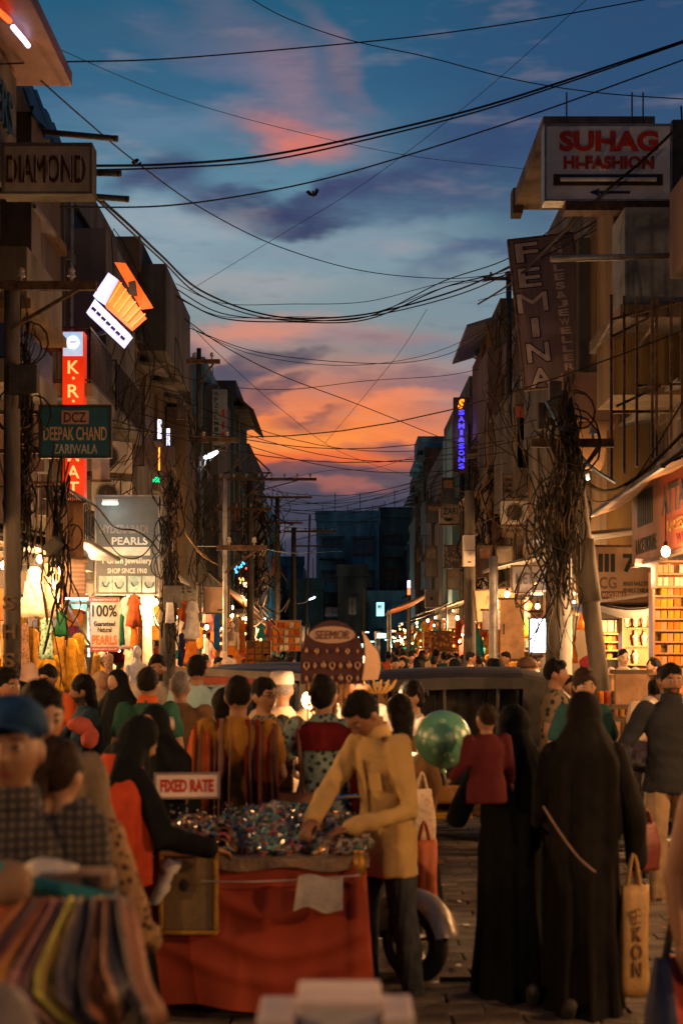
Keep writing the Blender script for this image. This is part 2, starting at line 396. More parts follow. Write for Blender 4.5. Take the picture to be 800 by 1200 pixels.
# ================================================================== shared materials
M = dict(
    asphalt=mat('asphalt', (.05, .045, .04), .85, var=.5, scale=1.2, bump=.6, bscale=60),
    paver=mat('paver', (.125, .098, .075), .8, var=.6, scale=2.5, bump=.6, bscale=40),
    dirt=mat('dirt', (.05, .042, .035), .95, var=.5, scale=3),
    ply=mat('plaster_beige', (0.155, 0.126, 0.096), .9, var=.62, scale=.9, streaky=True),
    grey=mat('plaster_grey', (0.111, 0.107, 0.104), .9, var=.62, scale=.8, streaky=True),
    brown=mat('plaster_brown', (0.096, 0.067, 0.044), .9, var=.62, scale=.9, streaky=True),
    pink=mat('plaster_pink', (0.178, 0.111, 0.081), .9, var=.62, scale=.9, streaky=True),
    blue=mat('plaster_blue', (.15, .34, .44), .9, var=.62, scale=.7, streaky=True),
    teal=mat('plaster_teal', (0.074, 0.126, 0.126), .9, var=.62, scale=.7, streaky=True),
    ochre=mat('plaster_ochre', (0.148, 0.089, 0.030), .9, var=.62, scale=.9, streaky=True),
    conc=mat('bare_concrete', (0.118, 0.111, 0.100), .92, var=.6, scale=1.4, streaky=True, bump=.5),
    brick=mat('brick_red', (.17, .075, .045), .9, var=.5, scale=3),
    dark=mat('dark_recess', (.03, .027, .025), .9, var=.4, scale=2),
    steel=mat('painted_steel', (.05, .045, .04), .55, .3, var=.4, scale=8),
    rust=mat('rusty_steel', (.09, .05, .03), .8, .2, var=.6, scale=9),
    galv=mat('galvanised', (.22, .22, .22), .5, .6, var=.35, scale=5),
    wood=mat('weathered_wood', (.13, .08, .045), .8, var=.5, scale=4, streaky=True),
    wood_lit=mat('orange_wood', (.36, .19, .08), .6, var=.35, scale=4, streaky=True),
    glass=mat('window_glass', (.03, .04, .05), .12, var=.1, bump=.03, scale=2, spec=.8),
    black=mat('black_cable', (.012, .011, .010), .8, var=.2, spec=.15),
    cable_brown=mat('brown_cable', (.03, .024, .018), .8, var=.4, scale=9, spec=.15),
    white=mat('white_paint', (.55, .53, .5), .6, var=.3, scale=3),
    offwhite=mat('aged_white_board', (.36, .34, .3), .7, var=.35, scale=2.2, streaky=True),
    tarp=mat('blue_tarpaulin', (.02, .09, .2), .5, var=.4, scale=3),
    tarp_y=mat('ochre_tarpaulin', (.28, .17, .05), .7, var=.4, scale=3),
    tarp_g=mat('grey_tarpaulin', (.09, .09, .085), .75, var=.45, scale=3),
    ceramic=mat('porcelain', (.3, .28, .25), .3, var=.2),
    mirror=mat('chrome', (.6, .6, .6), .18, 1.0, var=.15, bump=0),
    pole_c=mat('pole_concrete', (.11, .095, .08), .92, var=.6, scale=3.5, streaky=True, bump=.6, bscale=14),
    rubber=mat('tyre_rubber', (.02, .02, .02), .8, var=.3, scale=9),
)


# ================================================================== ground
mb = MB(); mb.add([(-400, -60, 0), (400, -60, 0), (400, 1500, 0), (-400, 1500, 0)], [(0, 1, 2, 3)])
tag(mb.build('ground', M['dirt']), kind='structure')
mb = MB()
def roadz(x, y): return .008 + .012 * mnoise.noise((x * .5, y * .35, 0))
mb.grid(lambda a, b: (-4.4 + 8.8 * a, -6 + 156 * b * b, .03 + .012 * mnoise.noise(((-4.4 + 8.8 * a) * .5, (-6 + 156 * b * b) * .35, 0))), 24, 90)
road = tag(mb.build('road', M['asphalt'], smooth=True), kind='structure')
WM[road.name] = Matrix.Identity(4)
for sx_ in (-1, 1):
    for k in range(2):
        pass
mb = MB(); mb.bb(-5.6, -4.4, -6, 150, 0, .15); tag(mb.build('pavement', M['conc'], bevel=.02), kind='structure')
mb = MB(); mb.bb(4.4, 5.6, -6, 150, 0, .15); tag(mb.build('pavement', M['conc'], bevel=.02), kind='structure')
# worn pavers: singly where they show largest, joined beyond
def paver_mesh(k):
    q = random.Random(k); w, l, h = .177, .097, .05
    mb = MB(); j = lambda: q.uniform(-.006, .006)
    b = [(-w + j(), -l + j(), 0), (w + j(), -l + j(), 0), (w + j(), l + j(), 0), (-w + j(), l + j(), 0)]
    t = [(x * .96, y * .94, h + q.uniform(-.004, .006)) for x, y, z in b]
    m_ = [(x, y, h - .006) for x, y, z in b]
    mb.add(b + m_ + t, [(0, 1, 5, 4), (1, 2, 6, 5), (2, 3, 7, 6), (3, 0, 4, 7), (4, 5, 9, 8), (5, 6, 10, 9), (6, 7, 11, 10), (7, 4, 8, 11), (8, 9, 10, 11)])
    return mb
pavs = [paver_mesh(k).mesh('paver', M['paver']) for k in range(6)]
stuff = MB(); n = 0
for r_ in range(0, 96):
    y = 5.0 + r_ * .2
    for c_ in range(-12, 13):
        x = c_ * .36 + (.18 if r_ % 2 else 0)
        z = .012 + .012 * mnoise.noise((x * .5, y * .35, 0)) + rnd.uniform(-.002, .002)
        vis = (6.6 < y < 11.6 and .25 < x < .25 + (y * .21 - .25) and n < 290)
        Mx = Matrix.Translation((x, y, z)) @ Matrix.Rotation(rnd.uniform(-.03, .03), 4, 'Z')
        if rnd.random() < .03: continue
        if vis:
            o = piece(pavs[rnd.randrange(6)], 'paver', road, Mx); n += 1
        else:
            pm = paver_mesh(rnd.randrange(9)); pm.xform(Mx); stuff.add(pm.v, pm.f)
o = stuff.build('paver_field', M['paver'], road); o['kind'] = 'stuff'
mb = MB()
for i in range(420):
    x, y = rnd.uniform(-4, 4), rnd.uniform(5.5, 24); s_ = rnd.uniform(.008, .03)
    mb.box((x, y, .09), (s_ * 2.2, s_, .006), rz=rnd.uniform(0, 3), mi=rnd.choice((0, 0, 1, 2)))
o = mb.build('litter', [M['white'], M['tarp_y'], M['dirt']]); tag(o, 'scraps of paper and leaves scattered over the paving', 'litter', kind='stuff')

# ================================================================== building kit
def panel(mb, O, U, Vv, N, Wd, Hh, ops, mi=0):
    """wall sheet with recessed openings (u0, v0, u1, v1, depth, back material)"""
    O, U, Vv, N = Vector(O), Vector(U), Vector(Vv), Vector(N)
    us = sorted({0.0, Wd} | {q for o in ops for q in (o[0], o[2])}); vs_ = sorted({0.0, Hh} | {q for o in ops for q in (o[1], o[3])})
    for i in range(len(us) - 1):
        for j in range(len(vs_) - 1):
            cu, cv = (us[i] + us[i + 1]) / 2, (vs_[j] + vs_[j + 1]) / 2
            if any(o[0] < cu < o[2] and o[1] < cv < o[3] for o in ops): continue
            mb.add([O + U * a + Vv * b for a, b in ((us[i], vs_[j]), (us[i + 1], vs_[j]), (us[i + 1], vs_[j + 1]), (us[i], vs_[j + 1]))], [(0, 1, 2, 3)], mi)
    for (u0, v0, u1, v1, dp, bm) in ops:
        c = [O + U * a + Vv * b for a, b in ((u0, v0), (u1, v0), (u1, v1), (u0, v1))]; e = [p - N * dp for p in c]
        mb.add(c + e, [(0, 1, 5, 4), (1, 2, 6, 5), (2, 3, 7, 6), (3, 0, 4, 7)], mi); mb.add(e, [(0, 1, 2, 3)], bm)
def mframe(O, U, N):
    """matrix: local x along U, y along -N (into the wall), z up"""
    U, N = Vector(U), Vector(N); m = Matrix.Identity(4)
    for i in range(3): m[i][0] = U[i]; m[i][1] = -N[i]; m[i][2] = (0, 0, 1)[i]; m[i][3] = O[i]
    return m
_wk = {}
def window_kit(w, h, style):
    k = (round(w, 2), round(h, 2), style)
    if k in _wk: return _wk[k]
    f = MB(); t = .06
    f.bb(-w / 2, w / 2, -.02, .06, 0, t); f.bb(-w / 2, w / 2, -.02, .06, h - t, h); f.bb(-w / 2, -w / 2 + t, -.022, .058, t, h - t); f.bb(w / 2 - t, w / 2, -.022, .058, t, h - t)
    f.bb(-.025, .025, 0, .05, t, h - t); f.bb(-w / 2 + t, -.025, 0, .05, h * .62, h * .62 + .04); f.bb(.025, w / 2 - t, 0, .05, h * .62, h * .62 + .04)
    if style == 'grill':
        for i in range(1, int(w / .14)): f.bb(-w / 2 + i * .14 - .008, -w / 2 + i * .14 + .008, -.05, -.034, 0, h)
    fm = f.mesh('frame', M['wood'] if style != 'alu' else M['galv'])
    p = MB(); p.bb(-w / 2 + t, w / 2 - t, .028, .034, t, h - t); pm = p.mesh('pane', M['glass'])
    s = MB(); s.bb(-w / 2 - .12, w / 2 + .12, -.16, .1, -.08, 0.0); sm = s.mesh('sill', M['conc'])
    c = MB(); c.add([(-w / 2 - .2, -.55, h + .1), (w / 2 + .2, -.55, h + .1), (w / 2 + .2, .0, h + .22), (-w / 2 - .2, .0, h + .22), (-w / 2 - .2, -.55, h + .04), (w / 2 + .2, -.55, h + .04), (w / 2 + .2, .0, h + .14), (-w / 2 - .2, .0, h + .14)],
                    [(0, 1, 2, 3), (7, 6, 5, 4), (0, 4, 5, 1), (1, 5, 6, 2), (3, 2, 6, 7), (0, 3, 7, 4)]); cm = c.mesh('sunshade', M['conc'])
    _wk[k] = (fm, pm, sm, cm); return _wk[k]
def add_window(parent, O, U, N, w, h, style='plain', shade=True):
    """O bottom centre of the opening on the wall line"""
    fm, pm, sm, cm = window_kit(w, h, style)
    Mx = mframe(Vector(O) - Vector(N) * .09, U, N)
    win = piece(fm, 'window', parent, WM[parent.name].inverted() @ Mx)
    piece(pm, 'pane', win, Matrix.Identity(4)); piece(sm, 'sill', win, Matrix.Translation((0, -.08, 0)))
    if shade: piece(cm, 'sunshade', win, Matrix.Translation((0, -.09, 0)))
    return win
def railing(mb, a, b, h=.95, step=.16, r=.014, z0=0):
    a, b = Vector(a), Vector(b); L_ = (b - a).length; n = max(2, int(L_ / step))
    for i in range(n + 1):
        p = a.lerp(b, i / n); mb.beam(p + Vector((0, 0, z0)), p + Vector((0, 0, h)), r * 1.4)
    for zz in (.06, h): mb.beam(a + Vector((0, 0, zz)), b + Vector((0, 0, zz)), r * 2.4)

def building(label, side, y0, y1, xf, H, wm_, cat='building', g_h=3.3, fl=3.0, bays=None, style='plain', win_w=1.1, balc=(), shop=True, endwin=True, depth=7.0, trim='conc', backm=None, name='building', roofstuff=True, seed=0):
    """street block on one side (-1 left, 1 right); y0..y1 along the street, xf its street face"""
    q = random.Random(int(y0 * 10) + seed)
    t = thing(name, (xf + side * depth / 2, (y0 + y1) / 2, 0), 0, label, cat)
    Nf = (-side, 0, 0); Uf = (0, 1, 0) if side > 0 else (0, -1, 0)
    L_ = y1 - y0
    Of = (xf, y0, 0) if side > 0 else (xf, y1, 0)
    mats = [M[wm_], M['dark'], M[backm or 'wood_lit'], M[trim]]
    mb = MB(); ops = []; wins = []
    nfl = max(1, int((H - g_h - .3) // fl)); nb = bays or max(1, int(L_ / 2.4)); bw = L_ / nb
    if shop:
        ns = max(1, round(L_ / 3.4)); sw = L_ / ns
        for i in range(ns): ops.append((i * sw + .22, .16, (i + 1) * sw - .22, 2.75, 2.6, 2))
    for f_ in range(nfl):
        zb = g_h + f_ * fl
        for i in range(nb):
            c = (i + .5) * bw; w = min(win_w, bw - .5)
            hh = 1.35 if (f_, i) not in balc else 2.1
            zz = zb + (.95 if (f_, i) not in balc else .1)
            if zz + hh > H - .35: continue
            ops.append((c - w / 2, zz, c + w / 2, zz + hh, .22, 1)); wins.append((c, zz, w, hh, (f_, i)))
    panel(mb, Of, Uf, (0, 0, 1), Nf, L_, H, ops)
    # end wall that faces down the street towards the viewer, back and far walls, roof
    Oe = (xf, y0, 0) if side < 0 else (xf + depth, y0, 0)
    eops = []; ew = []
    if endwin:
        for f_ in range(nfl):
            zz = g_h + f_ * fl + .95
            if zz + 1.3 > H - .3: continue
            for c in (1.6, 4.4):
                u = c if side < 0 else depth - c
                eops.append((u - .5, zz, u + .5, zz + 1.3, .2, 1)); ew.append((u, zz))
    panel(mb, Oe, (-1, 0, 0), (0, 0, 1), (0, -1, 0), depth, H, eops)
    x2 = xf + side * depth
    mb.add([(x2, y0, 0), (x2, y1, 0), (x2, y1, H), (x2, y0, H)], [(0, 1, 2, 3)]); mb.add([(xf, y1, 0), (x2, y1, 0), (x2, y1, H), (xf, y1, H)], [(0, 1, 2, 3)])
    mb.add([(xf, y0, H), (x2, y0, H), (x2, y1, H), (xf, y1, H)], [(0, 1, 2, 3)], 3)
    mb.build('wall', mats, t, world=True)
    Lc = lambda u, z: (xf, y0 + u, z) if side > 0 else (xf, y1 - u, z)
    for (c, zz, w, hh, key) in wins: add_window(t, Lc(c, zz), Uf, Nf, w, hh, style, shade=(key not in balc and q.random() < .75))
    for (u, zz) in ew: add_window(t, (xf - u if side < 0 else xf + depth - u, y0, zz), (-1, 0, 0), (0, -1, 0), 1.0, 1.3, style, shade=q.random() < .6)
    # floor bands, parapet, balconies
    for f_ in range(nfl + 1):
        zb = g_h + f_ * fl
        if zb > H - .5: break
        m2 = MB(); pr = .12 + .25 * (f_ == 0)
        m2.bb(xf - side * .002 - side * pr, xf - side * .003, y0 + .03, y1 - .03, zb - .12, zb + .06); m2.build('floor_band', M[trim], t, world=True)
    m2 = MB(); m2.bb(xf - side * .1, xf + side * .14, y0 - .08, y1 + .0, H, H + .75); m2.bb(xf + side * .14, x2, y0 - .078, y0 + .14, H, H + .748); m2.build('parapet', M[wm_], t, world=True)
    for (f_, i) in balc:
        c = (i + .5) * bw; zb = g_h + f_ * fl; a, b = c - bw * .45, c + bw * .45; pd = q.uniform(.8, 1.1)
        ya, yb = (y0 + a, y0 + b) if side > 0 else (y1 - b, y1 - a)
        m2 = MB(); m2.bb(xf - side * .004, xf - side * pd, ya, yb, zb - .16, zb + .055); sl = m2.build('balcony', M['conc'], t, world=True)
        m2 = MB(); X = xf - side * (pd - .05)
        railing(m2, (X, ya + .05, zb + .06), (X, yb - .05, zb + .06)); railing(m2, (xf - side * .05, ya + .05, zb + .06), (X, ya + .05, zb + .06))
        m2.build('railing', M['steel'], sl, world=True)
    # drain pipe
    m2 = MB(); yp = y0 + q.uniform(.2, L_ - .2); m2.tube([(xf - side * .09, yp, .2), (xf - side * .09, yp, H)], .05, 8); m2.build('drain_pipe', M['galv'], t, world=True)
    for k in range(int(L_ / 1.6)):
        yy = y0 + q.uniform(.3, L_ - .3); zz = q.uniform(3.4, H - 1.2); ww, hh = q.uniform(.12, .4), q.uniform(.15, .6)
        m2 = MB(); m2.bb(xf - side * .006, xf - side * q.uniform(.1, .3), yy, yy + ww, zz, zz + hh); mb_ = m2.build('wall_box', M[q.choice(('steel', 'galv', 'offwhite', 'rust', 'tarp_g'))], t, world=True, bevel=.01)
        m2 = MB(); m2.tube([(xf - side * .05, yy + ww / 2, zz - .001), (xf - side * .05, yy + ww / 2 + q.uniform(-.2, .2), zz - q.uniform(.5, 1.6)), (xf - side * .05, yy + q.uniform(-1, 1), zz - 2.0)], .018, 5); m2.build('conduit', M[q.choice(('black', 'galv', 'steel'))], mb_, world=True)
    if roofstuff:
        m2 = MB()
        for k in range(q.randint(3, 6)):
            xx, yy = xf + side * q.uniform(.3, 2.5), q.uniform(y0 + .2, y1 - .2)
            m2.beam((xx, yy, H), (xx + q.uniform(-.1, .1), yy, H + q.uniform(1.0, 2.0)), .03)
        m2.build('roof_rods', M['rust'], t, world=True)
    return t
# ================================================================== the buildings, near to far
bl = {}
bl['l0'] = building('beige shop block nearest on the left, with the projecting lit canopy over the street', -1, 3, 18.6, -5.3, 9.4, 'ply', balc=((0, 2),), style='grill')
bl['l1'] = building('brown block above the yellow garment shop, with blue tarpaulin on its roof edge', -1, 18.7, 26.6, -5.25, 10.2, 'brown', balc=((0, 1), (1, 0)), style='grill', trim='ochre')
bl['l2'] = building('grey block behind the glowing orange and white signs', -1, 26.7, 33.8, -5.2, 10.4, 'grey', balc=((1, 1),), win_w=.9)
bl['l3'] = building('tall narrow block with a dark boxed top storey left of the street lamp', -1, 33.9, 43.6, -4.9, 10.9, 'brown', balc=((0, 1),), win_w=.8, trim='grey')
bl['l4'] = building('slate coloured block carrying the white vertical board against the sunset', -1, 48.5, 55.5, -4.75, 11.0, 'blue', win_w=.9, seed=3)
bl['l4b'] = building('low concrete block with cable tangles between two taller ones on the left', -1, 43.7, 48.4, -5.3, 8.2, 'conc', win_w=.8)
bl['l5'] = building('block with a sloping eave cut out against the orange sky', -1, 56, 64, -4.25, 11.6, 'teal', win_w=.9, seed=1)
bl['l6'] = building('weathered brown block behind the pole with a triangular wire bracket', -1, 65, 78, -4.3, 10.4, 'brown', win_w=.9, seed=2)
bl['l7'] = building('small blue topped block at the far left bend of the street', -1, 82, 102, -4.6, 9.9, 'blue', win_w=.9, seed=2)
bl['l8'] = building('low far block under the rows of pole crossarms', -1, 104, 128, -4.9, 7.8, 'grey', win_w=.9, seed=6)
bl['r0'] = building('pinkish block at the right edge with the red fascia boards', 1, 3, 19.4, 5.5, 8.4, 'pink', balc=((0, 3),), style='grill')
bl['r1'] = building('block behind the big white sign with a cage of dark rods', 1, 19.5, 27.8, 5.3, 8.6, 'brown', style='grill', seed=4)
bl['r2'] = building('ochre block behind the tilted vertical lettering board', 1, 28, 36, 5.1, 11.2, 'ply', style='grill', seed=5)
bl['r3'] = building('cream block with the white corner sign box on its first floor', 1, 36.1, 43.5, 5.0, 10.2, 'pink', seed=3)
bl['r4'] = building('tall block with a tin hood on its roof and a warm lit flank', 1, 44, 52, 5.0, 11.9, 'ochre', seed=3)
bl['r5'] = building('grey block behind the blue lettered vertical light box', 1, 53, 66, 4.85, 11.2, 'grey', seed=4)
bl['r6'] = building('stained block with peeling plaster right of the far end of the street', 1, 67, 80, 4.9, 10.6, 'conc', balc=((1, 1),), seed=5)
bl['r7'] = building('flat topped block standing out into the sunset on the right', 1, 82, 100, 4.9, 12.6, 'brown', seed=5)
bl['r8'] = building('narrow pale block half hidden right of the far apartment house', 1, 102, 120, 5.3, 9.5, 'teal', seed=6)

def endblock(label, x0, x1, y, H, m_, dep=10, nfl=4, nb=4, name='apartment_block', w=1.4, balcs=True):
    t = thing(name, ((x0 + x1) / 2, y, 0), 0, label, 'building')
    mb = MB(); ops = []; L_ = x1 - x0; bw = L_ / nb; fl = (H - 1) / nfl; wins = []
    for f_ in range(nfl):
        for i in range(nb):
            c = (i + .5) * bw; zz = f_ * fl + 1.1; ww = min(w, bw * .6); ops.append((L_ - c - ww / 2, zz, L_ - c + ww / 2, zz + fl * .45, .3, 1)); wins.append((c, zz, ww, fl * .45))
    panel(mb, (x1, y, 0), (-1, 0, 0), (0, 0, 1), (0, -1, 0), L_, H, ops)
    mb.add([(x0, y, 0), (x0, y + dep, 0), (x0, y + dep, H), (x0, y, H)], [(0, 1, 2, 3)]); mb.add([(x1, y, 0), (x1, y + dep, 0), (x1, y + dep, H), (x1, y, H)], [(0, 1, 2, 3)])
    mb.add([(x0, y, H), (x1, y, H), (x1, y + dep, H), (x0, y + dep, H)], [(0, 1, 2, 3)])
    mb.build('wall', [M[m_], M['dark']], t, world=True)
    for (c, zz, ww, hh) in wins: add_window(t, (x0 + c, y, zz), (-1, 0, 0), (0, -1, 0), ww, hh, shade=True)
    mb = MB(); mb.bb(x0 - .1, x1 + .1, y - .15, y + .1, H + .002, H + .9); mb.build('parapet', M[m_], t, world=True)
    if balcs:
        for f_ in range(1, nfl):
            mb = MB(); a = x0 + L_ * .05; b = x0 + L_ * .45; zb = f_ * fl + .7; mb.bb(a, b, y - 1.2, y - .003, zb - .15, zb); o = mb.build('balcony', M['conc'], t, world=True)
            mb = MB(); mb.bb(a, b, y - 1.2, y - 1.12, zb + .002, zb + .8); mb.build('balcony_wall', M[m_], o, world=True)
    mb = MB()
    for k in range(5): xx = x0 + L_ * (k + .5) / 5; mb.beam((xx, y + 1, H), (xx, y + 1, H + 1.5 + (k % 2)), .06)
    mb.build('roof_rods', M['steel'], t, world=True)
    return t
endblock('blue apartment house closing the far end of the street', -2.15, 3.2, 121, 12.5, 'blue', nb=2, w=1.9)
endblock('dark teal apartment house with a raised stair roof right of the blue one', 3.3, 7.6, 122, 12.9, 'teal', nb=2, w=2.2)
endblock('narrow pale green house in front of the far apartments', -.3, 2.0, 112, 7.4, 'ply', nfl=2, nb=1, balcs=False, name='house', w=.7)
endblock('low bright blue house left of the small lit sign', 2.05, 5.3, 113, 5.4, 'blue', nfl=1, nb=2, balcs=False, name='house', w=.6)
endblock('low teal house behind the far street lamp', -4.2, -1.4, 111, 6.3, 'teal', nfl=1, nb=1, balcs=False, name='house', w=.7)
endblock('faint block filling the gap left of the far apartments', -9.5, -3.6, 135, 9.5, 'blue', nfl=3, nb=3, name='apartment_block')
# far filler along the end
endblock('dim block far off behind the right hand roofs', 7.9, 16, 126, 12.5, 'grey', nfl=4, nb=3)

# ------------------------------------------------------------------ projecting parts (belong to their building)
def part_box(par, name, m_, x0, x1, y0, y1, z0, z1, bev=0.01):
    mb = MB(); mb.bb(x0, x1, y0, y1, z0, z1); return mb.build(name, M[m_] if isinstance(m_, str) else m_, bl[par], world=True, bevel=bev)
# left: canopy with the box under it
part_box('l0', 'sign_box', 'ply', -5.29, -3.78, 13.2, 16.55, 7.1, 8.5)
mb = MB(); mb.bb(-5.29, -3.2, 12.6, 16.9, 8.56, 8.72); cp = mb.build('canopy', mat('canopy_soffit', (.2, .08, .05), .5, var=.3, scale=2), bl['l0'], world=True)
mb = MB(); mb.tube(crom([(-3.62, 14.55, 8.5), (-3.52, 14.8, 8.47), (-3.5, 15.0, 8.5)], 5), .03, 6); mb.build('red_neon_tube', glow('neon_red', (255, 60, 20), 5), cp, world=True)  # red neon reflection on the canopy underside, put in as a glowing arc
mb = MB(); mb.tube(crom([(-3.5, 15.15, 8.5), (-3.44, 15.4, 8.47), (-3.44, 15.62, 8.5)], 5), .03, 6); mb.build('white_neon_tube', glow('neon_lav', (215, 205, 255), 4), cp, world=True)  # white reflection beside it, likewise a glowing arc
o = MB(); 
text('JEWELLERS', 2.6, .62, mat('dark_green_letters', (.02, .05, .04), .5), bl['l0'], (-3.76, 14.9, 7.85), rz=R(90), world=True, bold=.02, th=.05)
part_box('l1', 'balcony_front', 'ply', -5.24, -4.2, 19.0, 21.4, 6.55, 7.25)
part_box('l1', 'trim_band', 'ochre', -5.24, -4.14, 18.95, 21.46, 6.4, 6.54)
part_box('l1', 'blue_fascia', mat('blue_paint', (.015, .03, .11), .5, var=.3), -5.24, -4.3, 18.9, 21.2, 5.75, 6.2)
part_box('l1', 'soffit', 'ply', -5.24, -4.25, 18.85, 21.3, 5.4, 5.72)
for i, (a, b) in enumerate(((19.2, 20.6), (21.2, 22.6), (23.0, 24.5))):
    mb = MB(); mb.grid(lambda u, v, a=a, b=b: (-5.0 + .35 * v + .04 * math.sin(u * 20), a + (b - a) * u, 10.9 - .95 * v + .05 * math.sin(u * 13)), 14, 4, thick=.02); mb.build('tarpaulin', M['tarp'], bl['l1'], world=True, smooth=True)
part_box('l1', 'pier', 'brown', -5.24, -4.75, 21.8, 22.5, 7.4, 10.1); part_box('l1', 'pier', 'ochre', -5.24, -4.7, 19.3, 19.6, 7.3, 10.1)
part_box('l2', 'upper_box', 'grey', -5.19, -4.5, 27.2, 31.0, 7.0, 9.9); part_box('l2', 'upper_box', 'conc', -5.19, -4.45, 31.1, 33.6, 4.2, 6.0)
part_box('l3', 'top_storey_box', 'grey', -4.89, -4.22, 34.2, 39.7, 9.0, 11.1); part_box('l3', 'top_storey_box', 'brown', -4.89, -4.35, 39.8, 42.9, 3.6, 8.6)
part_box('l3', 'pilaster', 'ply', -4.89, -4.55, 43.0, 43.5, .2, 10.4)
part_box('l5', 'eave', 'conc', -4.6, -3.7, 56.2, 61.5, 11.25, 11.4)
mb = MB(); mb.add([(-4.8, 55.9, 12.35), (-3.45, 55.9, 11.2), (-3.45, 63.0, 11.2), (-4.8, 63.0, 12.35), (-4.8, 55.9, 12.25), (-3.45, 55.9, 11.08), (-3.45, 63.0, 11.08), (-4.8, 63.0, 12.25)], [(0, 1, 2, 3), (4, 7, 6, 5), (0, 4, 5, 1), (1, 5, 6, 2)]); mb.build('sloping_eave', M['rust'], bl['l5'], world=True)
part_box('l6', 'bay', 'grey', -4.29, -3.75, 65.5, 70, 3.4, 7.6); part_box('l6', 'bay', 'conc', -4.29, -3.9, 72, 76, 5.4, 9.0)
part_box('l4', 'bay', 'grey', -4.74, -4.25, 49.0, 54.5, 3.7, 10.9)
# right
part_box('r0', 'upper_bay', 'pink', 3.62, 5.49, 11.5, 15.7, 5.95, 6.9)
part_box('r1', 'bay', mat('plaster_slate', (.15, .17, .2), .9, var=.5, scale=1.5), 3.98, 5.29, 20.0, 20.9, 6.7, 8.08)
part_box('r1', 'pier', 'ochre', 4.0, 5.28, 20.95, 22.3, 5.6, 9.3)
part_box('r1', 'bay_soffit', 'brown', 3.9, 5.29, 19.9, 22.4, 6.5, 6.69)
part_box('r1', 'roof_slab', 'ply', 3.4, 5.29, 24.0, 28.2, 10.55, 10.85)
part_box('r1', 'slab_edge', 'brown', 3.36, 3.56, 27.9, 28.3, 10.4, 10.9)
part_box('r1', 'pier', 'ochre', 4.55, 5.29, 24.4, 26.0, 3.4, 10.5); part_box('r1', 'pier', 'grey', 4.35, 5.29, 26.1, 27.6, 4.0, 9.4)
part_box('r2', 'bay', 'ply', 4.4, 5.09, 28.3, 33.5, 3.6, 6.6); part_box('r2', 'bay', 'grey', 4.55, 5.09, 30.3, 35.5, 6.8, 10.0)
part_box('r3', 'bay', 'ply', 4.5, 4.99, 37, 42, 5.8, 8.6)
part_box('r4', 'flank', 'pink', 4.55, 4.99, 44.2, 47.6, 3.5, 11.2)
mb = MB(); mb.add([(4.05, 46, 12.3), (6, 46, 12.9), (6, 52, 12.9), (4.05, 52, 12.3), (4.05, 46, 12.2), (6, 46, 12.8), (6, 52, 12.8), (4.05, 52, 12.2)], [(0, 1, 2, 3), (4, 7, 6, 5), (0, 4, 5, 1), (0, 3, 7, 4)]); mb.build('tin_hood', M['galv'], bl['r4'], world=True)
part_box('r4', 'roof_room', 'brick', 4.78, 5.8, 48.5, 52, 9.4, 12.1)
mb = MB(); mb.bb(4.72, 5.4, 50.5, 51.2, 12.2, 12.9); mb.build('blue_tank', M['tarp'], bl['r4'], world=True, bevel=.1)
part_box('r5', 'bay', 'blue', 4.2, 4.84, 54, 59, 3.5, 10.4); part_box('r5', 'bay', 'ply', 4.25, 4.84, 60, 65, 3.4, 7.4)
part_box('r7', 'roof_slab', 'blue', 4.3, 6, 82, 90, 12.62, 12.9); part_box('r7', 'roof_room', 'blue', 4.5, 6.3, 84, 88, 13.4, 14.3); part_box('r7', 'bay', 'conc', 4.3, 4.89, 83, 90, 3.6, 9.5)
part_box('r6', 'bay', 'grey', 4.3, 4.89, 68, 73, 3.6, 8.6); part_box('r6', 'bay', 'teal', 4.4, 4.89, 75, 79, 5, 9.6)
# the barrel shaped balcony under the tilted board
t = bl['r1']; mb = MB(); c0 = P(714, 490, 24.4)
poly = [(672, 436), (736, 436), (757, 466), (758, 492), (668, 492)]
mb.prism([(P(a, b, 24.4).x, P(a, b, 24.4).z) for a, b in poly][::-1], 24.4, 25.9); o = mb.build('balcony_box', mat('box_brown', (.17, .09, .06), .8, var=.3, scale=2), t, world=True)
mb = MB(); cx = (P(668, 0, 24.6).x + P(757, 0, 24.6).x) / 2; w_ = (P(757, 0, 24.6).x - P(668, 0, 24.6).x) / 2; zt = P(0, 492, 24.4).z; rings = []
for k in range(9):
    a = k / 8 * PI / 2; rings.append((cx, 25.1, zt - .01 - .78 * math.sin(a), max(.1, w_ * math.cos(a) ** .7), max(.08, .72 * math.cos(a) ** .7)))
mb.loft(rings, 20); mb.build('rounded_underside', mat('underside_ochre', (.3, .17, .07), .7, var=.35, scale=4, streaky=True), o, world=True, smooth=True)
mb = MB(); mb.bb(P(660, 0, 24.3).x, P(671, 0, 24.3).x, 24.35, 25.9, P(0, 482, 24.4).z, P(0, 436, 24.4).z); mb.build('side_panel', M['pink'], o, world=True)  # pink light on the left face, put into the panel's colour
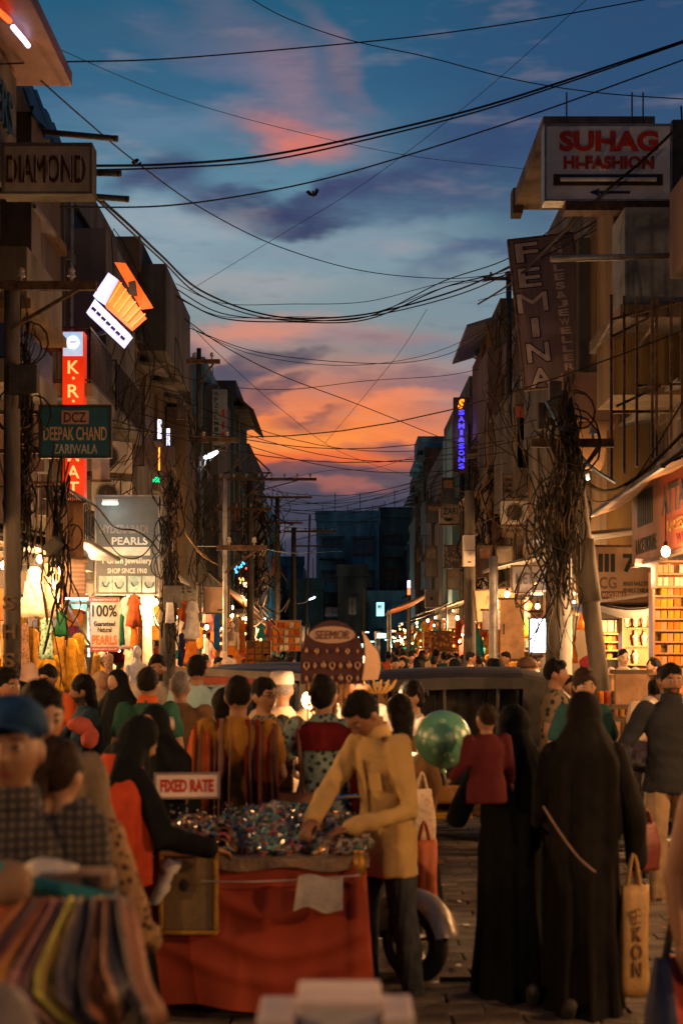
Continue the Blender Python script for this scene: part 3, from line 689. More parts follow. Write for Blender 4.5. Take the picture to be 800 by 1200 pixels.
# louvred screen, one slat at a time
t = thing('louvre_screen', P(735, 560, 25.6), 0, 'slanted wooden louvres below the rounded balcony, catching orange light', 'louvre')
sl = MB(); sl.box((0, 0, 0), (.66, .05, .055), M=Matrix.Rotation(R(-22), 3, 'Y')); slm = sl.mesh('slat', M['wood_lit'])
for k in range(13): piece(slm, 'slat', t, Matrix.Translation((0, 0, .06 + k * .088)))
mb = MB(); mb.bb(-.36, -.32, -.04, .04, -.05, 1.35); mb.bb(.32, .36, -.04, .04, -.05, 1.35); mb.bb(.08, .12, -.045, .035, -.05, 1.35); mb.build('frame', M['steel'], t)
t = thing('louvre_screen', P(609, 640, 39), 0, 'tall pale louvred shutter beside the notice panel, lit from below', 'louvre')
sl = MB(); sl.box((0, 0, 0), (.5, .05, .07), M=Matrix.Rotation(R(-20), 3, 'Y')); slm = sl.mesh('slat', M['ply'])
for k in range(17): piece(slm, 'slat', t, Matrix.Translation((0, 0, .08 + k * .115)))
mb = MB(); mb.bb(-.3, -.26, -.04, .04, -.05, 2.1); mb.bb(.26, .30, -.04, .04, -.05, 2.1); mb.build('frame', M['ply'], t)
# cage of dark rods
t = thing('rod_cage', (4.2, 19.2, 3.9), 0, 'tall cage of thin dark rods standing over the red fascia boards', 'scaffold')
def rod(a, b, w=.035):
    m_ = MB(); m_.beam(a, b, w); return m_.build('rod', M['rust'], t, world=True)
for px in (716, 731, 746, 764, 769, 786, 799): rod(P(px, 345 + (px - 716) * .1, 19.2), P(px, 562 - (px - 716) * .5, 19.2))
for (a, b, c, d) in ((714, 375, 800, 352), (714, 483, 790, 482), (745, 452, 800, 450), (716, 395, 760, 372), (722, 476, 774, 452)): rod(P(a, b, 19.24), P(c, d, 19.24))
for px in (716, 769): rod(P(px, 375, 19.2), P(px, 375, 19.2) + Vector((.1, 1.6, 0)))

# ------------------------------------------------------------------ sign boards
def dark(m): return m
class Board:
    def __init__(s, px0, py0, px1, py1, d, mt, label, th=.12, cat='sign', name='signboard', frame='rust', tilt=0.0, fw=.03, emitf=None):
        a, b = P(px0, py1, d), P(px1, py0, d); s.d = d; s.cx, s.cy = (px0 + px1) / 2, (py0 + py1) / 2
        c = (a + b) / 2; s.w, s.h = b.x - a.x, b.z - a.z; s.tilt = tilt
        s.t = thing(name, (c.x, d, c.z), 0, label, cat); s.th = th
        m_ = MB(); m_.bb(-s.w / 2, s.w / 2, 0, th, -s.h / 2, s.h / 2); s.R(m_); s.board = m_.build('board', mt, s.t, bevel=.004)
        if frame:
            m_ = MB(); e = fw
            m_.bb(-s.w / 2 - e, s.w / 2 + e, -.012, th * .9, s.h / 2 + .002, s.h / 2 + e); m_.bb(-s.w / 2 - e, s.w / 2 + e, -.012, th * .9, -s.h / 2 - e, -s.h / 2 - .002)
            m_.bb(-s.w / 2 - e, -s.w / 2 - .002, -.012, th * .9, -s.h / 2, s.h / 2); m_.bb(s.w / 2 + .002, s.w / 2 + e, -.012, th * .9, -s.h / 2, s.h / 2); s.R(m_); m_.build('frame', M[frame], s.t)
    def R(s, m_):
        if s.tilt: m_.xform(Matrix.Rotation(s.tilt, 4, 'Y'))
    def L(s, px, py): return (px - s.cx) / F * s.d, -(py - s.cy) / F * s.d
    def text(s, st, px, py, wpx, hpx, mt, bold=.02, th=.01, vertical=False, name='lettering', shear=0):
        x, z = s.L(px, py); v = Matrix.Rotation(s.tilt, 4, 'Y') @ Vector((x, -.004, z))
        return text(st, wpx / F * s.d, hpx / F * s.d, mt, s.t, v, th=th, bold=bold, vertical=vertical, name=name, tilt=s.tilt, shear=shear)
    def rect(s, px0, py0, px1, py1, mt, th=.012, name='panel', y=0.0):
        x0, z0 = s.L(px0, py1); x1, z1 = s.L(px1, py0)
        m_ = MB(); m_.bb(x0, x1, -th - y, -.002 - y, z0, z1); s.R(m_); return m_.build(name, mt, s.t, bevel=.002)
    def bracket(s, side, reach=None, n=2, m='rust'):
        """arms that carry the board from its building"""
        reach = reach or 1.0; m_ = MB()
        x = s.w / 2 * side
        for k in range(n):
            z = (-.4 + .8 * k / max(1, n - 1)) * s.h
            m_.beam((x, s.th / 2, z), (x + side * reach, s.th / 2, z), .05)
        m_.beam((x, s.th / 2, -.4 * s.h), (x + side * reach, s.th / 2, .4 * s.h), .035)
        return m_.build('bracket', M[m], s.t)
red_l = mat('letter_red', (.38, .035, .02), .5, var=.15, bump=0)
darkred = mat('letter_dark_red', (.10, .02, .018), .5, var=.15, bump=0)
blackl = mat('letter_black', (.015, .02, .02), .5, var=.1, bump=0)
navy = mat('letter_navy', (.02, .025, .10), .5, var=.1, bump=0)
cream_l = mat('letter_cream', (.5, .36, .22), .6, var=.3, bump=0)
pale_l = mat('letter_pale', (.45, .47, .44), .6, var=.3, bump=0)

b = Board(5, 170, 105, 224, 15.8, mat('diamond_board', (.25, .22, .17), .7, var=.3, scale=3), 'cream hanging sign reading DIAMOND in dark red capitals', th=.3, frame='conc')
b.text('DIAMOND', 54, 198, 92, 32, mat('letter_brown_black', (.045, .016, .014), .5), th=.05, bold=0); b.bracket(-1, 1.4)
tb = MB()
for i, px in enumerate((17, 31, 44, 58, 71, 84, 96)):
    x, z = b.L(px, 198); tb.tube([(x, -.07, z - .14), (x, -.07, z + .14)], .003, 5)
tb.build('neon_tubing', M['white'], b.t)
for (x0, y0, x1, y1, d, lb) in ((50, 154, 137, 162, 16.6, 'upper grey pipe sticking out above the DIAMOND sign'), (104, 202, 141, 203, 16.2, 'short pipe end beside the DIAMOND sign'), (62, 226, 150, 233, 16.4, 'lowest grey pipe sticking out under the DIAMOND sign'), (645, 303, 800, 299, 16.0, 'long pale tube sticking out into the street below the big white sign')):
    m_ = MB(); a, c = P(x0, y0, d), P(x1, y1, d); m_.tube([a, c], .035 if d < 16.5 or x0 > 400 else .035, 10); m_.tube([c - (c - a).normalized() * .03, c + (c - a).normalized() * .01], .038, 10)
    tag(m_.build('pipe', M['steel'] if x0 < 400 else M['galv'], smooth=True), lb, 'pipe')

b = Board(640, 147, 785, 233, 20.6, mat('big_white_board', (.55, .55, .55), .7, var=.25, scale=2), 'big white board reading SUHAG HI-FASHION with a blue arrow', th=.35, frame='galv')
b.text('SUHAG', 713, 165, 116, 24, red_l, bold=.045, th=.03); b.text('HI-FASHION', 713, 190, 106, 15, red_l, bold=.04, th=.03)
b.rect(648, 204, 776, 217, M['dark'], th=.02, name='slot'); m_ = MB()
x0, z0 = b.L(656, 211); x1, z1 = b.L(768, 211); m_.tube([(x0, -.05, z0), (x1, -.05, z0)], .03, 8); m_.build('light_tube', M['white'], b.t)
m_ = MB(); x0, z0 = b.L(690, 225); x1, _ = b.L(738, 225); m_.prism([(x0, z0), (x0 + .16, z0 + .06), (x0 + .13, z0 + .018), (x1, z0 + .018), (x1, z0 - .018), (x0 + .13, z0 - .018), (x0 + .16, z0 - .06)], -.012, -.002); m_.build('arrow', navy, b.t)
m_ = MB(); m_.bb(-.62, .95, .0, .3, -b.h / 2 - .16, -b.h / 2 - .04); m_.build('support_beam', M['rust'], b.t); m_ = MB(); m_.bb(b.w / 2 + .04, b.w / 2 + .22, .02, .3, -b.h / 2 - .16, b.h / 2 + .1); m_.build('post', M['steel'], b.t)
m_ = MB()
for px in (665, 742, 755): x, z = b.L(px, 145); m_.beam((x, .1, z), (x, .1, z + .5), .02)
m_.build('rods', M['rust'], b.t)

b = Board(606, 277, 680, 452, 26.5, mat('purple_board', (.13, .09, .10), .75, var=.35, scale=2.5, streaky=True), 'tilted mauve board reading FEMINA downwards in outlined capitals', th=.12, tilt=R(-6.5))
outl = mat('letter_outline', (.02, .014, .02), .6, bump=0); face = mat('letter_mauve', (.34, .28, .27), .7, var=.25)
for i, ch in enumerate('FEMINA'):
    y = 293 + i * 29.5; x = 625; w = {'I': 9, 'M': 36}.get(ch, 27)
    b.text(ch, x, y, w + 2, 25, outl, bold=.055 if ch != 'M' else .0, th=.004, name='letter_outline'); b.text(ch, x, y, w - .5, 22.5, face, bold=.02 if ch != 'M' else 0, th=.014, name='letter')
for i, ch in enumerate('ANGLES&JEWELLERY'): b.text(ch, 660, 283 + i * 10.6, 12, 8, face, bold=.03, th=.01, name='small_letter')
b.bracket(1, .9)

m_s = mat('led_blue', (50, 40, 255), .5, var=0, bump=0, emit=(60, 50, 255), es=3.2); m_o = glow('led_orange', (255, 120, 20), 3.2)
b = Board(532, 466, 548, 553, 52, mat('led_case', (.09, .04, .035), .6), 'narrow vertical light box reading SAMI & SONS in glowing blue', th=.3, frame='rust', fw=.02)
b.text('S', 540, 473, 8, 11, m_o, bold=.04, th=.03, shear=.3); 
for i, ch in enumerate('SAMI&SONS'): b.text(ch, 540.5, 483 + i * 7.9, 3 if ch == 'I' else 7, 6, m_s, bold=.03, th=.03, name='letter')
b.bracket(1, .55, 4)
light('sign_glow', (b.t.location.x, 51.5, b.t.location.z), 10, (.3, .3, 1), .3)

# glowing signs on the left
b = Board(73, 388, 98, 584, 24, mat('lit_red_box', (.25, .03, .01), .5, var=.2, emit=(255, 45, 8), es=.55), 'tall narrow light box with glowing orange letters K R and A T', th=.3, frame=None)
b.rect(74, 389, 97, 417, mat('lit_white_panel', (.6, .7, .8), .5, var=.3, scale=9, emit=(120, 190, 225), es=.9), name='white_panel')
m_ = MB(); x, z = b.L(85.5, 401); m_.tube([(x, -.03, z), (x, -.016, z)], .105, 24); m_.build('disc', glow('disc_white', (235, 240, 255), 2.0), b.t)
m_ = MB(); m_.box((x + .01, -.035, z), (.12, .01, .02)); m_.build('mark', navy, b.t)
gl = glow('led_letter', (255, 128, 72), 2.6)
for ch, y, w in (('K', 430, 13), ('.', 443, 3), ('R', 458, 13), ('.', 470, 3), ('M', 533, 13), ('A', 553, 14), ('T', 572, 13)): b.text(ch, 86, y, w, 3 if ch == '.' else 15, gl, bold=.01, th=.03, name='letter')
b.bracket(-1, .7, 4)
light('sign_glow', P(86, 450, 23.3), 30, (1, .25, .06), .3); light('sign_glow', P(86, 560, 23.3), 25, (1, .25, .06), .3)
b = Board(48, 477, 128, 534, 17.5, mat('teal_board', (.015, .10, .15), .6, var=.35, scale=2), 'teal board reading DCZ DEEPAK CHAND ZARIWALA', th=.06, frame='steel')
b.rect(72, 481, 104, 497, mat('board_pink', (.35, .22, .18), .7)); b.text('DCZ', 88, 489, 26, 12, darkred, th=.02); b.text('DEEPAK CHAND', 88, 508, 74, 16, cream_l, bold=.01); b.text('ZARIWALA', 88, 526, 52, 11, pale_l, bold=.01)
b.bracket(-1, .8)
# diamond set light box
t = thing('neon_sign', P(138, 358, 25), 0, 'diamond set light box glowing orange and lavender white above the left shops', 'sign')
def polypart(name, pts, d, th, m_, par=t):
    q = MB(); q.prism([(P(a, b_, d).x, P(a, b_, d).z) for a, b_ in pts], d, d + th); return q.build(name, m_, par, world=True)
lw = mat('lit_lavender', (.7, .7, .9), .4, var=.25, scale=7, emit=(190, 198, 255), es=1.15); lo_ = mat('lit_orange', (.6, .2, .05), .4, var=.2, scale=5, emit=(255, 84, 18), es=1.15)
o1 = polypart('white_face', [(101, 366), (111, 350), (153, 392), (143, 405)], 25.0, .25, lw); polypart('white_face', [(109, 346), (127, 319), (138, 327), (124, 356)], 25.05, .25, lw)
polypart('orange_face', [(123, 358), (139, 328), (170, 370), (153, 385)], 24.9, .2, lo_); polypart('orange_face', [(134, 307), (147, 308), (177, 356), (163, 358)], 25.2, .3, lo_)
polypart('black_cap', [(150, 330), (158, 328), (160, 345), (152, 345)], 24.8, .1, M['dark'])
q = MB()
for k in range(6):
    a, c = P(127 + k * 5.5, 355 + k * 5.4, 24.86), P(142 + k * 5.6, 331 + k * 7.3, 24.86); q.beam(a, c, .03, .02)
q.build('rib', glow('rib_orange', (255, 128, 48), 1.7), t, world=True)
q = MB()
for k in range(7): a = P(110 + k * 5.6, 362 + k * 5.6, 24.97); q.box(a, (.09, .01, .05), M=Matrix.Rotation(R(42), 3, 'Y'))
q.build('blue_lettering', navy, t, world=True)
q = MB(); q.beam(P(150, 380, 25.4), P(95, 398, 25.4), .06); q.beam(P(150, 330, 25.4), P(110, 330, 25.4), .06); q.build('bracket', M['steel'], t, world=True)
light('sign_glow', P(140, 350, 24.2), 60, (1, .55, .35), .3)
# vertical light strips
for (x0, y0, x1, y1, c, es, lb) in ((184.5, 491, 189, 514, (225, 215, 255), 3, 'left of two short lavender light strips on the narrow block'), (195, 502, 199, 522, (190, 190, 255), 3, 'right of two short lavender light strips on the narrow block'), (185.5, 524, 188.5, 551, (255, 130, 40), 4, 'left of two orange light strips below the lavender ones'), (195, 529, 198, 557, (255, 130, 40), 4, 'right of two orange light strips below the lavender ones'), (179, 559, 189, 565, (0, 220, 130), 2.2, 'small glowing green name plate over the left shops')):
    b = Board(x0, y0, x1, y1, 36.5, glow('strip%d%d' % (x0, y0), c, es), lb, th=.1, frame='steel', cat='light strip', name='light_strip', fw=.02)
# jewellery board
b = Board(113, 582, 185, 696, 25.5, mat('jewel_board', (.07, .08, .082), .6, var=.3, scale=1.5), 'large grey board advertising 1 Gram Jewellery, shop since 1910', th=.1, frame='galv')
b.text('HYDERABADI', 145, 620, 56, 10, mat('letter_faint', (.19, .17, .16), .6), th=.006); b.text('PEARLS', 152, 634, 42, 9, pale_l, th=.006)
b.rect(115, 641, 176, 651, mat('board_cream', (.4, .38, .34), .7)); b.text('REAL PEARLS', 145, 646, 54, 7, mat('letter_brown', (.12, .05, .04), .6)); b.text('1 Gram Jewellery', 149, 658, 58, 9, pale_l); b.text('SHOP SINCE 1910', 149, 669, 46, 6, pale_l)
for i, x in enumerate((116, 132, 150, 167)): b.rect(x, 675, x + 15.5, 694, mat('photo_teal%d' % (i % 2), (.18 + .05 * (i % 2), .3, .31), .5, var=.4, scale=3), name='photo_panel')
for i, x in enumerate((124, 140, 158, 175)):
    m_ = MB(); cx_, cz_ = b.L(x, 679); r_ = .055 + .02 * (i % 2)
    m_.tube([(cx_ + r_ * math.cos(a), -.02, cz_ - .05 + 1.5 * r_ * math.sin(a)) for a in [PI + PI * k / 12 for k in range(13)]], .014, 6); m_.build('necklace_print', mat('print_dark', (.03, .07, .08), .5), b.t)
light('tube_glow', P(146, 640, 24.6), 16, (.55, 1, .9), .15)
b = Board(106, 700, 139, 764, 22.5, mat('pearl_board', (.3, .28, .25), .6, var=.15), 'white and red board reading 100% Guaranteed Natural PEARLS', th=.08, frame=None)
rd = mat('board_red', (.28, .03, .025), .6, var=.2); b.rect(106, 700, 139, 706, rd); b.rect(106, 758, 139, 764, rd)
b.text('100%', 122.5, 716, 29, 14, blackl, bold=.02, th=.014); b.text('Guaranteed', 122.5, 731, 25, 6, blackl, th=.014); b.text('Natural', 122.5, 738, 16, 6, blackl, th=.014); b.text('PEARLS', 122.5, 750, 29, 11, mat('letter_orange', (.55, .12, .02), .5), bold=.02, th=.014)
b.text('Guaranteed by Govt of', 122.5, 761, 28, 3, pale_l, th=.02); b.text('Omprakash Santosh Jain', 122.5, 703, 28, 3, pale_l, th=.02); b.bracket(-1, .4)
b = Board(249, 456, 266, 528, 48.3, mat('afzal_board', (.26, .29, .28), .8, var=.3, scale=1.5), 'tall white board with dark green vertical capitals against the sunset', th=.12, frame=None)
gm = mat('letter_green', (.02, .07, .06), .6, bump=0)
for i, ch in enumerate('AFZALMIYA'): b.text(ch, 253.4, 461 + i * 7, 4.6, 5.4, gm, name='letter', bold=.02)
for y in (484, 498, 511): b.rect(260, y - 4.5, 263, y + 4.5, red_l, name='red_mark')
b.rect(250, 522, 265, 527, gm)
# corner sign box on the right
t = thing('corner_sign_box', P(610, 515, 38.5), 0, 'white sign box with a red top standing out from the cream block', 'sign')
m_ = MB(); c = [P(590, 492, 36.5), P(607, 485, 36.5)]
x1, x0 = P(648, 0, 37).x, P(606, 0, 37).x; xf = P(589, 0, 41).x
z1, z0 = P(0, 478, 37).z, P(0, 548, 37).z
m_.add([(x0, 37, z0), (x1, 37, z0), (x1, 37, z1), (x0, 37, z1), (xf, 41, z0), (x1, 41, z0), (x1, 41, z1), (xf, 41, z1)], [(0, 1, 2, 3), (4, 7, 6, 5), (0, 3, 7, 4), (3, 2, 6, 7), (0, 4, 5, 1), (1, 5, 6, 2)]); m_.build('box', mat('corner_box', (.34, .33, .33), .7, var=.25, scale=1.5), t, world=True)
m_ = MB(); m_.add([(x0 - .05, 36.9, z1 - .25), (x1, 36.9, z1 - .25), (x1, 36.9, z1 + .03), (x0 - .05, 36.9, z1 + .03), (xf - .08, 41.05, z1 - .3), (x1, 41.05, z1 - .3), (x1, 41.05, z1 + .03), (xf - .08, 41.05, z1 + .03)], [(0, 1, 2, 3), (4, 7, 6, 5), (0, 3, 7, 4), (3, 2, 6, 7), (0, 4, 5, 1)]); m_.build('red_top', mat('red_top', (.3, .07, .03), .6, var=.3), t, world=True)
text('TENNIS', 1.0, .32, mat('letter_greyblue', (.15, .15, .2), .6), t, ((x0 + x1) / 2 + .1, 36.98, z0 + .55), world=True)
ang = math.atan2(41 - 37, xf - x0)
def onside(u, z): return (x0 + (xf - x0) * u - .03, 37 + 4 * u, z)
for (u, z, w, h, m__) in ((.45, z0 + 1.12, 2.0, .5, mat('print_orange', (.3, .1, .04), .6, var=.5, scale=3)), (.42, z0 + .62, 2.4, .28, navy), (.45, z0 + .28, 2.8, .26, navy)):
    q = MB(); c = Vector(onside(u, z)); q.box(c, (w, .02, h), rz=ang); q.build('printed_panel', m__, t, world=True)
b = Board(590, 556, 613, 628, 37.6, mat('notice_board', (.17, .12, .10), .8, var=.3), 'brown notice panel crowded with small dark lines of writing', th=.06, frame='wood')
for i, (s_, w) in enumerate((('SRI RAM ART', 20), ('ZARI ARTS', 17), ('GOTTA LACES BORDERS', 20), ('ALL KINDS OF', 17), ('00 0 00 00', 20), ('00 0 00', 16), ('Wholesale and Retail', 20), ('Charkaman Hyderabad', 19), ('Ph 24 56 78', 15), ('Saree Falls', 17))): b.text(s_, 601.5, 562 + i * 6.6, w, 3.6, blackl, th=.01, bold=.01)
b = Board(558, 691, 606, 727, 29, mat('orange_board', (.42, .22, .12), .7, var=.2, scale=3), 'tilted cream board with faint red script over a lit stall', th=.15, tilt=R(-5))
b.text('Nishat', 584, 702, 30, 11, mat('letter_rust', (.35, .12, .06), .6), bold=.01, shear=.3); b.text('Fancy Stores', 584, 716, 38, 7, mat('letter_rust', (.35, .12, .06), .6))
b = Board(600, 664, 650, 694, 27.5, mat('grey_board', (.2, .19, .19), .7, var=.35, scale=3, streaky=True), 'grey painted board with blocky faded letters under the tin awning', th=.1)
b.text('METRO', 622, 678, 36, 14, mat('letter_slate', (.07, .08, .1), .6), bold=.02)
b = Board(692, 641, 772, 706, 20.2, mat('wholesale_board', (.30, .21, .13), .75, var=.3, scale=2, streaky=True), 'faded cream board with WHOLESALE on a dark strip, above the jewellery counter', th=.1)
b.text('III 7', 723, 660, 44, 22, blackl, bold=.04); b.text('CG', 712, 683, 20, 14, mat('letter_grey', (.12, .09, .07), .7), bold=.02); b.text('BEADS NAILS STONES', 749, 684, 38, 5, blackl); b.text('PEARLS ZARI MOTI', 749, 692, 38, 5, blackl)
b.rect(704, 693, 733, 702, mat('strip_brown', (.05, .025, .02), .7)); b.text('WHOLESALE', 718.5, 697.5, 27, 6, cream_l, bold=.01, th=.02)
b = Board(543, 627, 556.5, 663, 30, mat('white_cabinet', (.5, .46, .42), .6, var=.12), 'white two part electrical cabinet high on a street pole', th=.3, cat='cabinet', name='electrical_cabinet', frame=None)
b.rect(543.2, 644.7, 556.3, 645.3, M['steel'], name='seam'); b.rect(548, 658, 551.5, 659.5, M['dark'], name='latch')
b = Board(498, 691, 514, 712, 45, mat('small_cabinet', (.25, .24, .23), .7), 'small grey cabinet on the right hand side by the far stalls', th=.3, cat='cabinet', name='electrical_cabinet', frame=None); b.rect(504, 700, 507, 703, M['dark'], name='latch')
b = Board(240, 688, 267, 718, 25.5, mat('tan_board', (.30, .2, .13), .75, var=.25, scale=2), 'plain tan board fixed to the thin steel pole on the left', th=.05, frame='steel'); b.rect(255, 714, 262, 716, M['dark'], name='scratch')
b = Board(441, 706, 450, 722, 108, glow('far_sign', (150, 220, 225), 2.2), 'small cyan lit sign on the low blue house far away', th=.3, frame=None); b.text('MK', 445.5, 711, 6, 6, M['white'], th=.05)
b = Board(477, 680, 481, 698, 60, mat('tiny_case', (.1, .05, .04), .6), 'tiny vertical lamp sign, white over orange, on a dark pole', th=.2, frame=None); b.rect(477.3, 680.4, 480.7, 689, glow('tw', (230, 230, 255), 4)); b.rect(477.3, 690, 480.7, 697, glow('to', (255, 110, 60), 3))
b = Board(565, 605, 580, 634, 47, mat('teal_small', (.03, .09, .1), .7), 'small teal board with a single pale stroke on the right facade', th=.1); b.text('Z', 572, 618, 9, 14, pale_l)
# fascia boards along the street at the right edge
def fascia(label, x, y0, y1, z0, z1, m_, texts, th=.08, name='fascia_board'):
    t = thing(name, (x, (y0 + y1) / 2, (z0 + z1) / 2), R(-90), label, 'sign'); L_ = y1 - y0; H = z1 - z0
    q = MB(); q.bb(-L_ / 2, L_ / 2, 0, th, -H / 2, H / 2); q.build('board', m_, t)
    q = MB(); q.bb(-L_ / 2, L_ / 2, -.02, th, H / 2 + .002, H / 2 + .05); q.bb(-L_ / 2, L_ / 2, -.02, th, -H / 2 - .05, -H / 2 - .002); q.build('frame', M['wood'], t)
    for (s_, cx_, cz_, w, h, mm, bd) in texts: text(s_, w, h, mm, t, (cx_, -.004, cz_), th=.012, bold=bd)
    return t
t = fascia('brown wooden fascia with a barred dark rectangle next to the red one', 3.9, 17.35, 19.1, 3.0, 4.0, mat('fascia_brown', (.24, .12, .07), .7, var=.3, scale=2), [('|||||||', -.05, .18, .9, .45, blackl, .05), ('LACE HOUSE', 0, -.3, 1.2, .2, blackl, .02)])
t = fascia('red orange fascia board with tall blue grey capitals at the right edge', 3.88, 14.2, 17.3, 3.02, 4.1, mat('fascia_red', (.34, .085, .04), .65, var=.25, scale=1.5), [('ATTARWALA', -.1, .08, 2.7, .34, mat('letter_slate', (.07, .08, .1), .6), .02), ('LACES & BORDERS', 0, -.24, 2.4, .14, mat('letter_ochre', (.3, .17, .06), .6), .02), ('WHOLESALE', 0, -.42, 1.4, .12, darkred, .01)])
# ================================================================== awnings
def awning(label, pts, m_, th=.03, ribs=0, sag=.06, posts=(), group=None):
    """pts: four corners (outer-near, outer-far, inner-far, inner-near)"""
    c = sum((Vector(p) for p in pts), Vector()) / 4
    t = thing('awning', (c.x, c.y, 0), 0, label, 'awning', group)
    a, b, c2, d = [Vector(p) for p in pts]; q = MB()
    def fn(u, v):
        p = a.lerp(b, u).lerp(d.lerp(c2, u), v); p.z -= sag * math.sin(PI * v) * (1 + .6 * math.sin(u * 9)); return p
    q.grid(fn, 14, 6, thick=th); q.build('sheet', m_, t, world=True, smooth=True)
    q = MB(); q.beam(a, b, .05); q.beam(d, c2, .05); q.beam(a, d, .04); q.beam(b, c2, .04); q.build('frame', M['steel'], t, world=True)
    for p in posts:
        q = MB(); q.tube([(p[0], p[1], .05), p], .03, 8); q.build('post', M['galv'], t, world=True)
    return t
awning('black topped sagging awning with an orange underside over the red fascia', [(3.3, 14.6, 3.75), (3.3, 19.3, 3.62), (4.3, 19.3, 4.35), (4.3, 14.6, 4.5)], mat('awning_orange', (.26, .13, .05), .8, var=.5, scale=2), sag=.12)
awning('blue and ochre edged awning strip above the WHOLESALE board', [(2.75, 20.0, 3.42), (2.75, 21.2, 3.42), (4.6, 21.2, 3.6), (4.6, 20.0, 3.6)], M['tarp_y'], sag=.03)
for i, (s_, y0, y1) in enumerate(((-1, 9.6, 17.0), (-1, 2, 9.4), (1, 8.2, 14.4), (1, 2, 8.0))): awning(('farther', 'nearer')[i % 2] + ' shop awning beside the viewer on the %s' % ('left' if s_ < 0 else 'right'), [(s_ * 3.9, y0, 3.0), (s_ * 3.9, y1, 3.0), (s_ * 5.3, y1, 3.5), (s_ * 5.3, y0, 3.5)], M['tarp_g'])  # added over the near bulbs to keep their light off the upper walls
awning('grey corrugated awning with a square lamp end over the grey board', [(2.9, 27.0, 3.4), (2.9, 29.0, 3.4), (4.9, 29.0, 3.95), (4.9, 27.0, 3.95)], M['tarp_g'], sag=.05, posts=((2.95, 27.1, 3.4),))
awning('dark sagging cloth awning under the WHOLESALE board', [(3.45, 19.7, 2.5), (3.45, 21.8, 2.5), (4.9, 21.8, 2.7), (4.9, 19.7, 2.7)], M['dark'], sag=.2)
awning('dull tin awning over the first left garment shop', [(-4.25, 19.6, 3.3), (-4.25, 23.2, 3.15), (-5.2, 23.2, 3.5), (-5.2, 19.6, 3.6)], M['tarp_g'], posts=())
awning('green edged tin sheet over the second left shop', [(-3.75, 21.0, 3.45), (-3.6, 23.0, 3.3), (-5.1, 23.6, 3.6), (-5.1, 21.0, 3.7)], M['galv'])
awning('dark sloping awning behind the cable covered pole on the left', [(-3.2, 26.5, 3.3), (-3.2, 30, 3.2), (-5.1, 30, 4.1), (-5.1, 26.5, 4.2)], M['tarp_g'])
awning('orange lit strip of cloth slanting down over the far left stalls', [(-3.1, 44, 3.5), (-2.9, 60, 2.6), (-4.2, 60, 3.6), (-4.2, 44, 4.3)], mat('awning_red', (.36, .1, .03), .7, var=.4))
awning('small orange tent with a lamp under it in the far crowd', [(1.6, 48, 3.1), (1.6, 51, 3.0), (3.0, 51, 3.6), (3.0, 48, 3.7)], mat('awning_red', (.36, .1, .03)), posts=((1.65, 48.1, 3.1), (1.65, 50.9, 3.0)))
awning('brown cloth awning over the patterned stall on the right', [(2.9, 40, 3.0), (2.9, 44, 2.9), (4.8, 44, 3.7), (4.8, 40, 3.8)], M['wood'], posts=((2.95, 40.1, 3.0),))
awning('ochre cloth sheet slung from the grey block on the right', [(3.9, 44, 6.6), (3.9, 50, 6.6), (4.8, 50, 7.6), (4.8, 44, 7.6)], M['tarp_y'], sag=.25)
for i, (x, y, z, w) in enumerate(((-3.4, 63, 3.0, 5), (-3.6, 72, 3.1, 5), (3.2, 56, 3.2, 5), (3.3, 66, 3.1, 6), (3.4, 78, 3.2, 6))):
    s_ = -1 if x < 0 else 1
    awning(('dim awning %s over the far %s stalls' % (('first counted inward', 'second counted inward')[i % 2] if i < 2 else ('nearest the brown cloth', 'in the middle', 'farthest off')[i - 2], 'left' if s_ < 0 else 'right')), [(x, y, z), (x, y + w, z), (x + s_ * 1.4, y + w, z + .6), (x + s_ * 1.4, y, z + .6)], M['tarp_g'])

# ================================================================== poles
def pole(label, x, y, h, r0, r1, m_='pole_c', arms=(), lean=(0, 0), name='utility_pole', cat='pole', sections=None):
    t = thing(name, (x, y, 0), 0, label, cat); q = MB()
    N = 8; pts = [(lean[0] * k / N, lean[1] * k / N, h * k / N) for k in range(N + 1)]
    q.tube(pts, [r0 + (r1 - r0) * k / N for k in range(N + 1)], 10); q.build('shaft', M[m_], t, smooth=True)
    for (z, w, off) in arms:
        f = z / h; q = MB(); cx, cy = lean[0] * f, lean[1] * f
        q.box((cx + off, cy - r0 * .8, z), (w, .07, .09)); q.beam((cx, cy - r0 * .7, z - .45), (cx + off + w * .32, cy - r0 * .8, z - .03), .035); a = q.build('crossarm', M['rust'], t)
        n = max(2, int(w / .38))
        for k in range(n):
            xx = cx + off - w / 2 + w * (k + .5) / n; q = MB(); q.loft([(xx, cy - r0 * .8, z + .045, .014, .014), (xx, cy - r0 * .8, z + .09, .014, .014), (xx, cy - r0 * .8, z + .1, .045, .045), (xx, cy - r0 * .8, z + .14, .03, .03), (xx, cy - r0 * .8, z + .155, .04, .04), (xx, cy - r0 * .8, z + .19, .02, .02)], 8)
            q.build('insulator', M['ceramic'], a)
    return t
X = lambda px, d: (px - 400) / F * d
Z = lambda py, d: CH - (py - 757) / F * d
pl0 = pole('near left pole in front of the garment shop, with painted letters and a crossarm', X(14, 15), 15, Z(330, 15), .10, .08, arms=((Z(337, 15), 1.05, .38),))
for i, ch in enumerate('SHS'): text(ch, .13, .15, M['wood'], pl0, (0, -.14, 2.35 - i * .3), th=.02, bold=.02)
pole('cable smothered pole standing right of the grey jewellery board', X(196, 25), 25, 5.4, .16, .13)
pl2 = pole('slim steel pole left of the sunset carrying the white street lamp', X(233, 30), 30, Z(408, 30), .07, .05, 'steel', arms=((Z(424, 30), .7, .1), (Z(516, 30), 1.0, .35)))
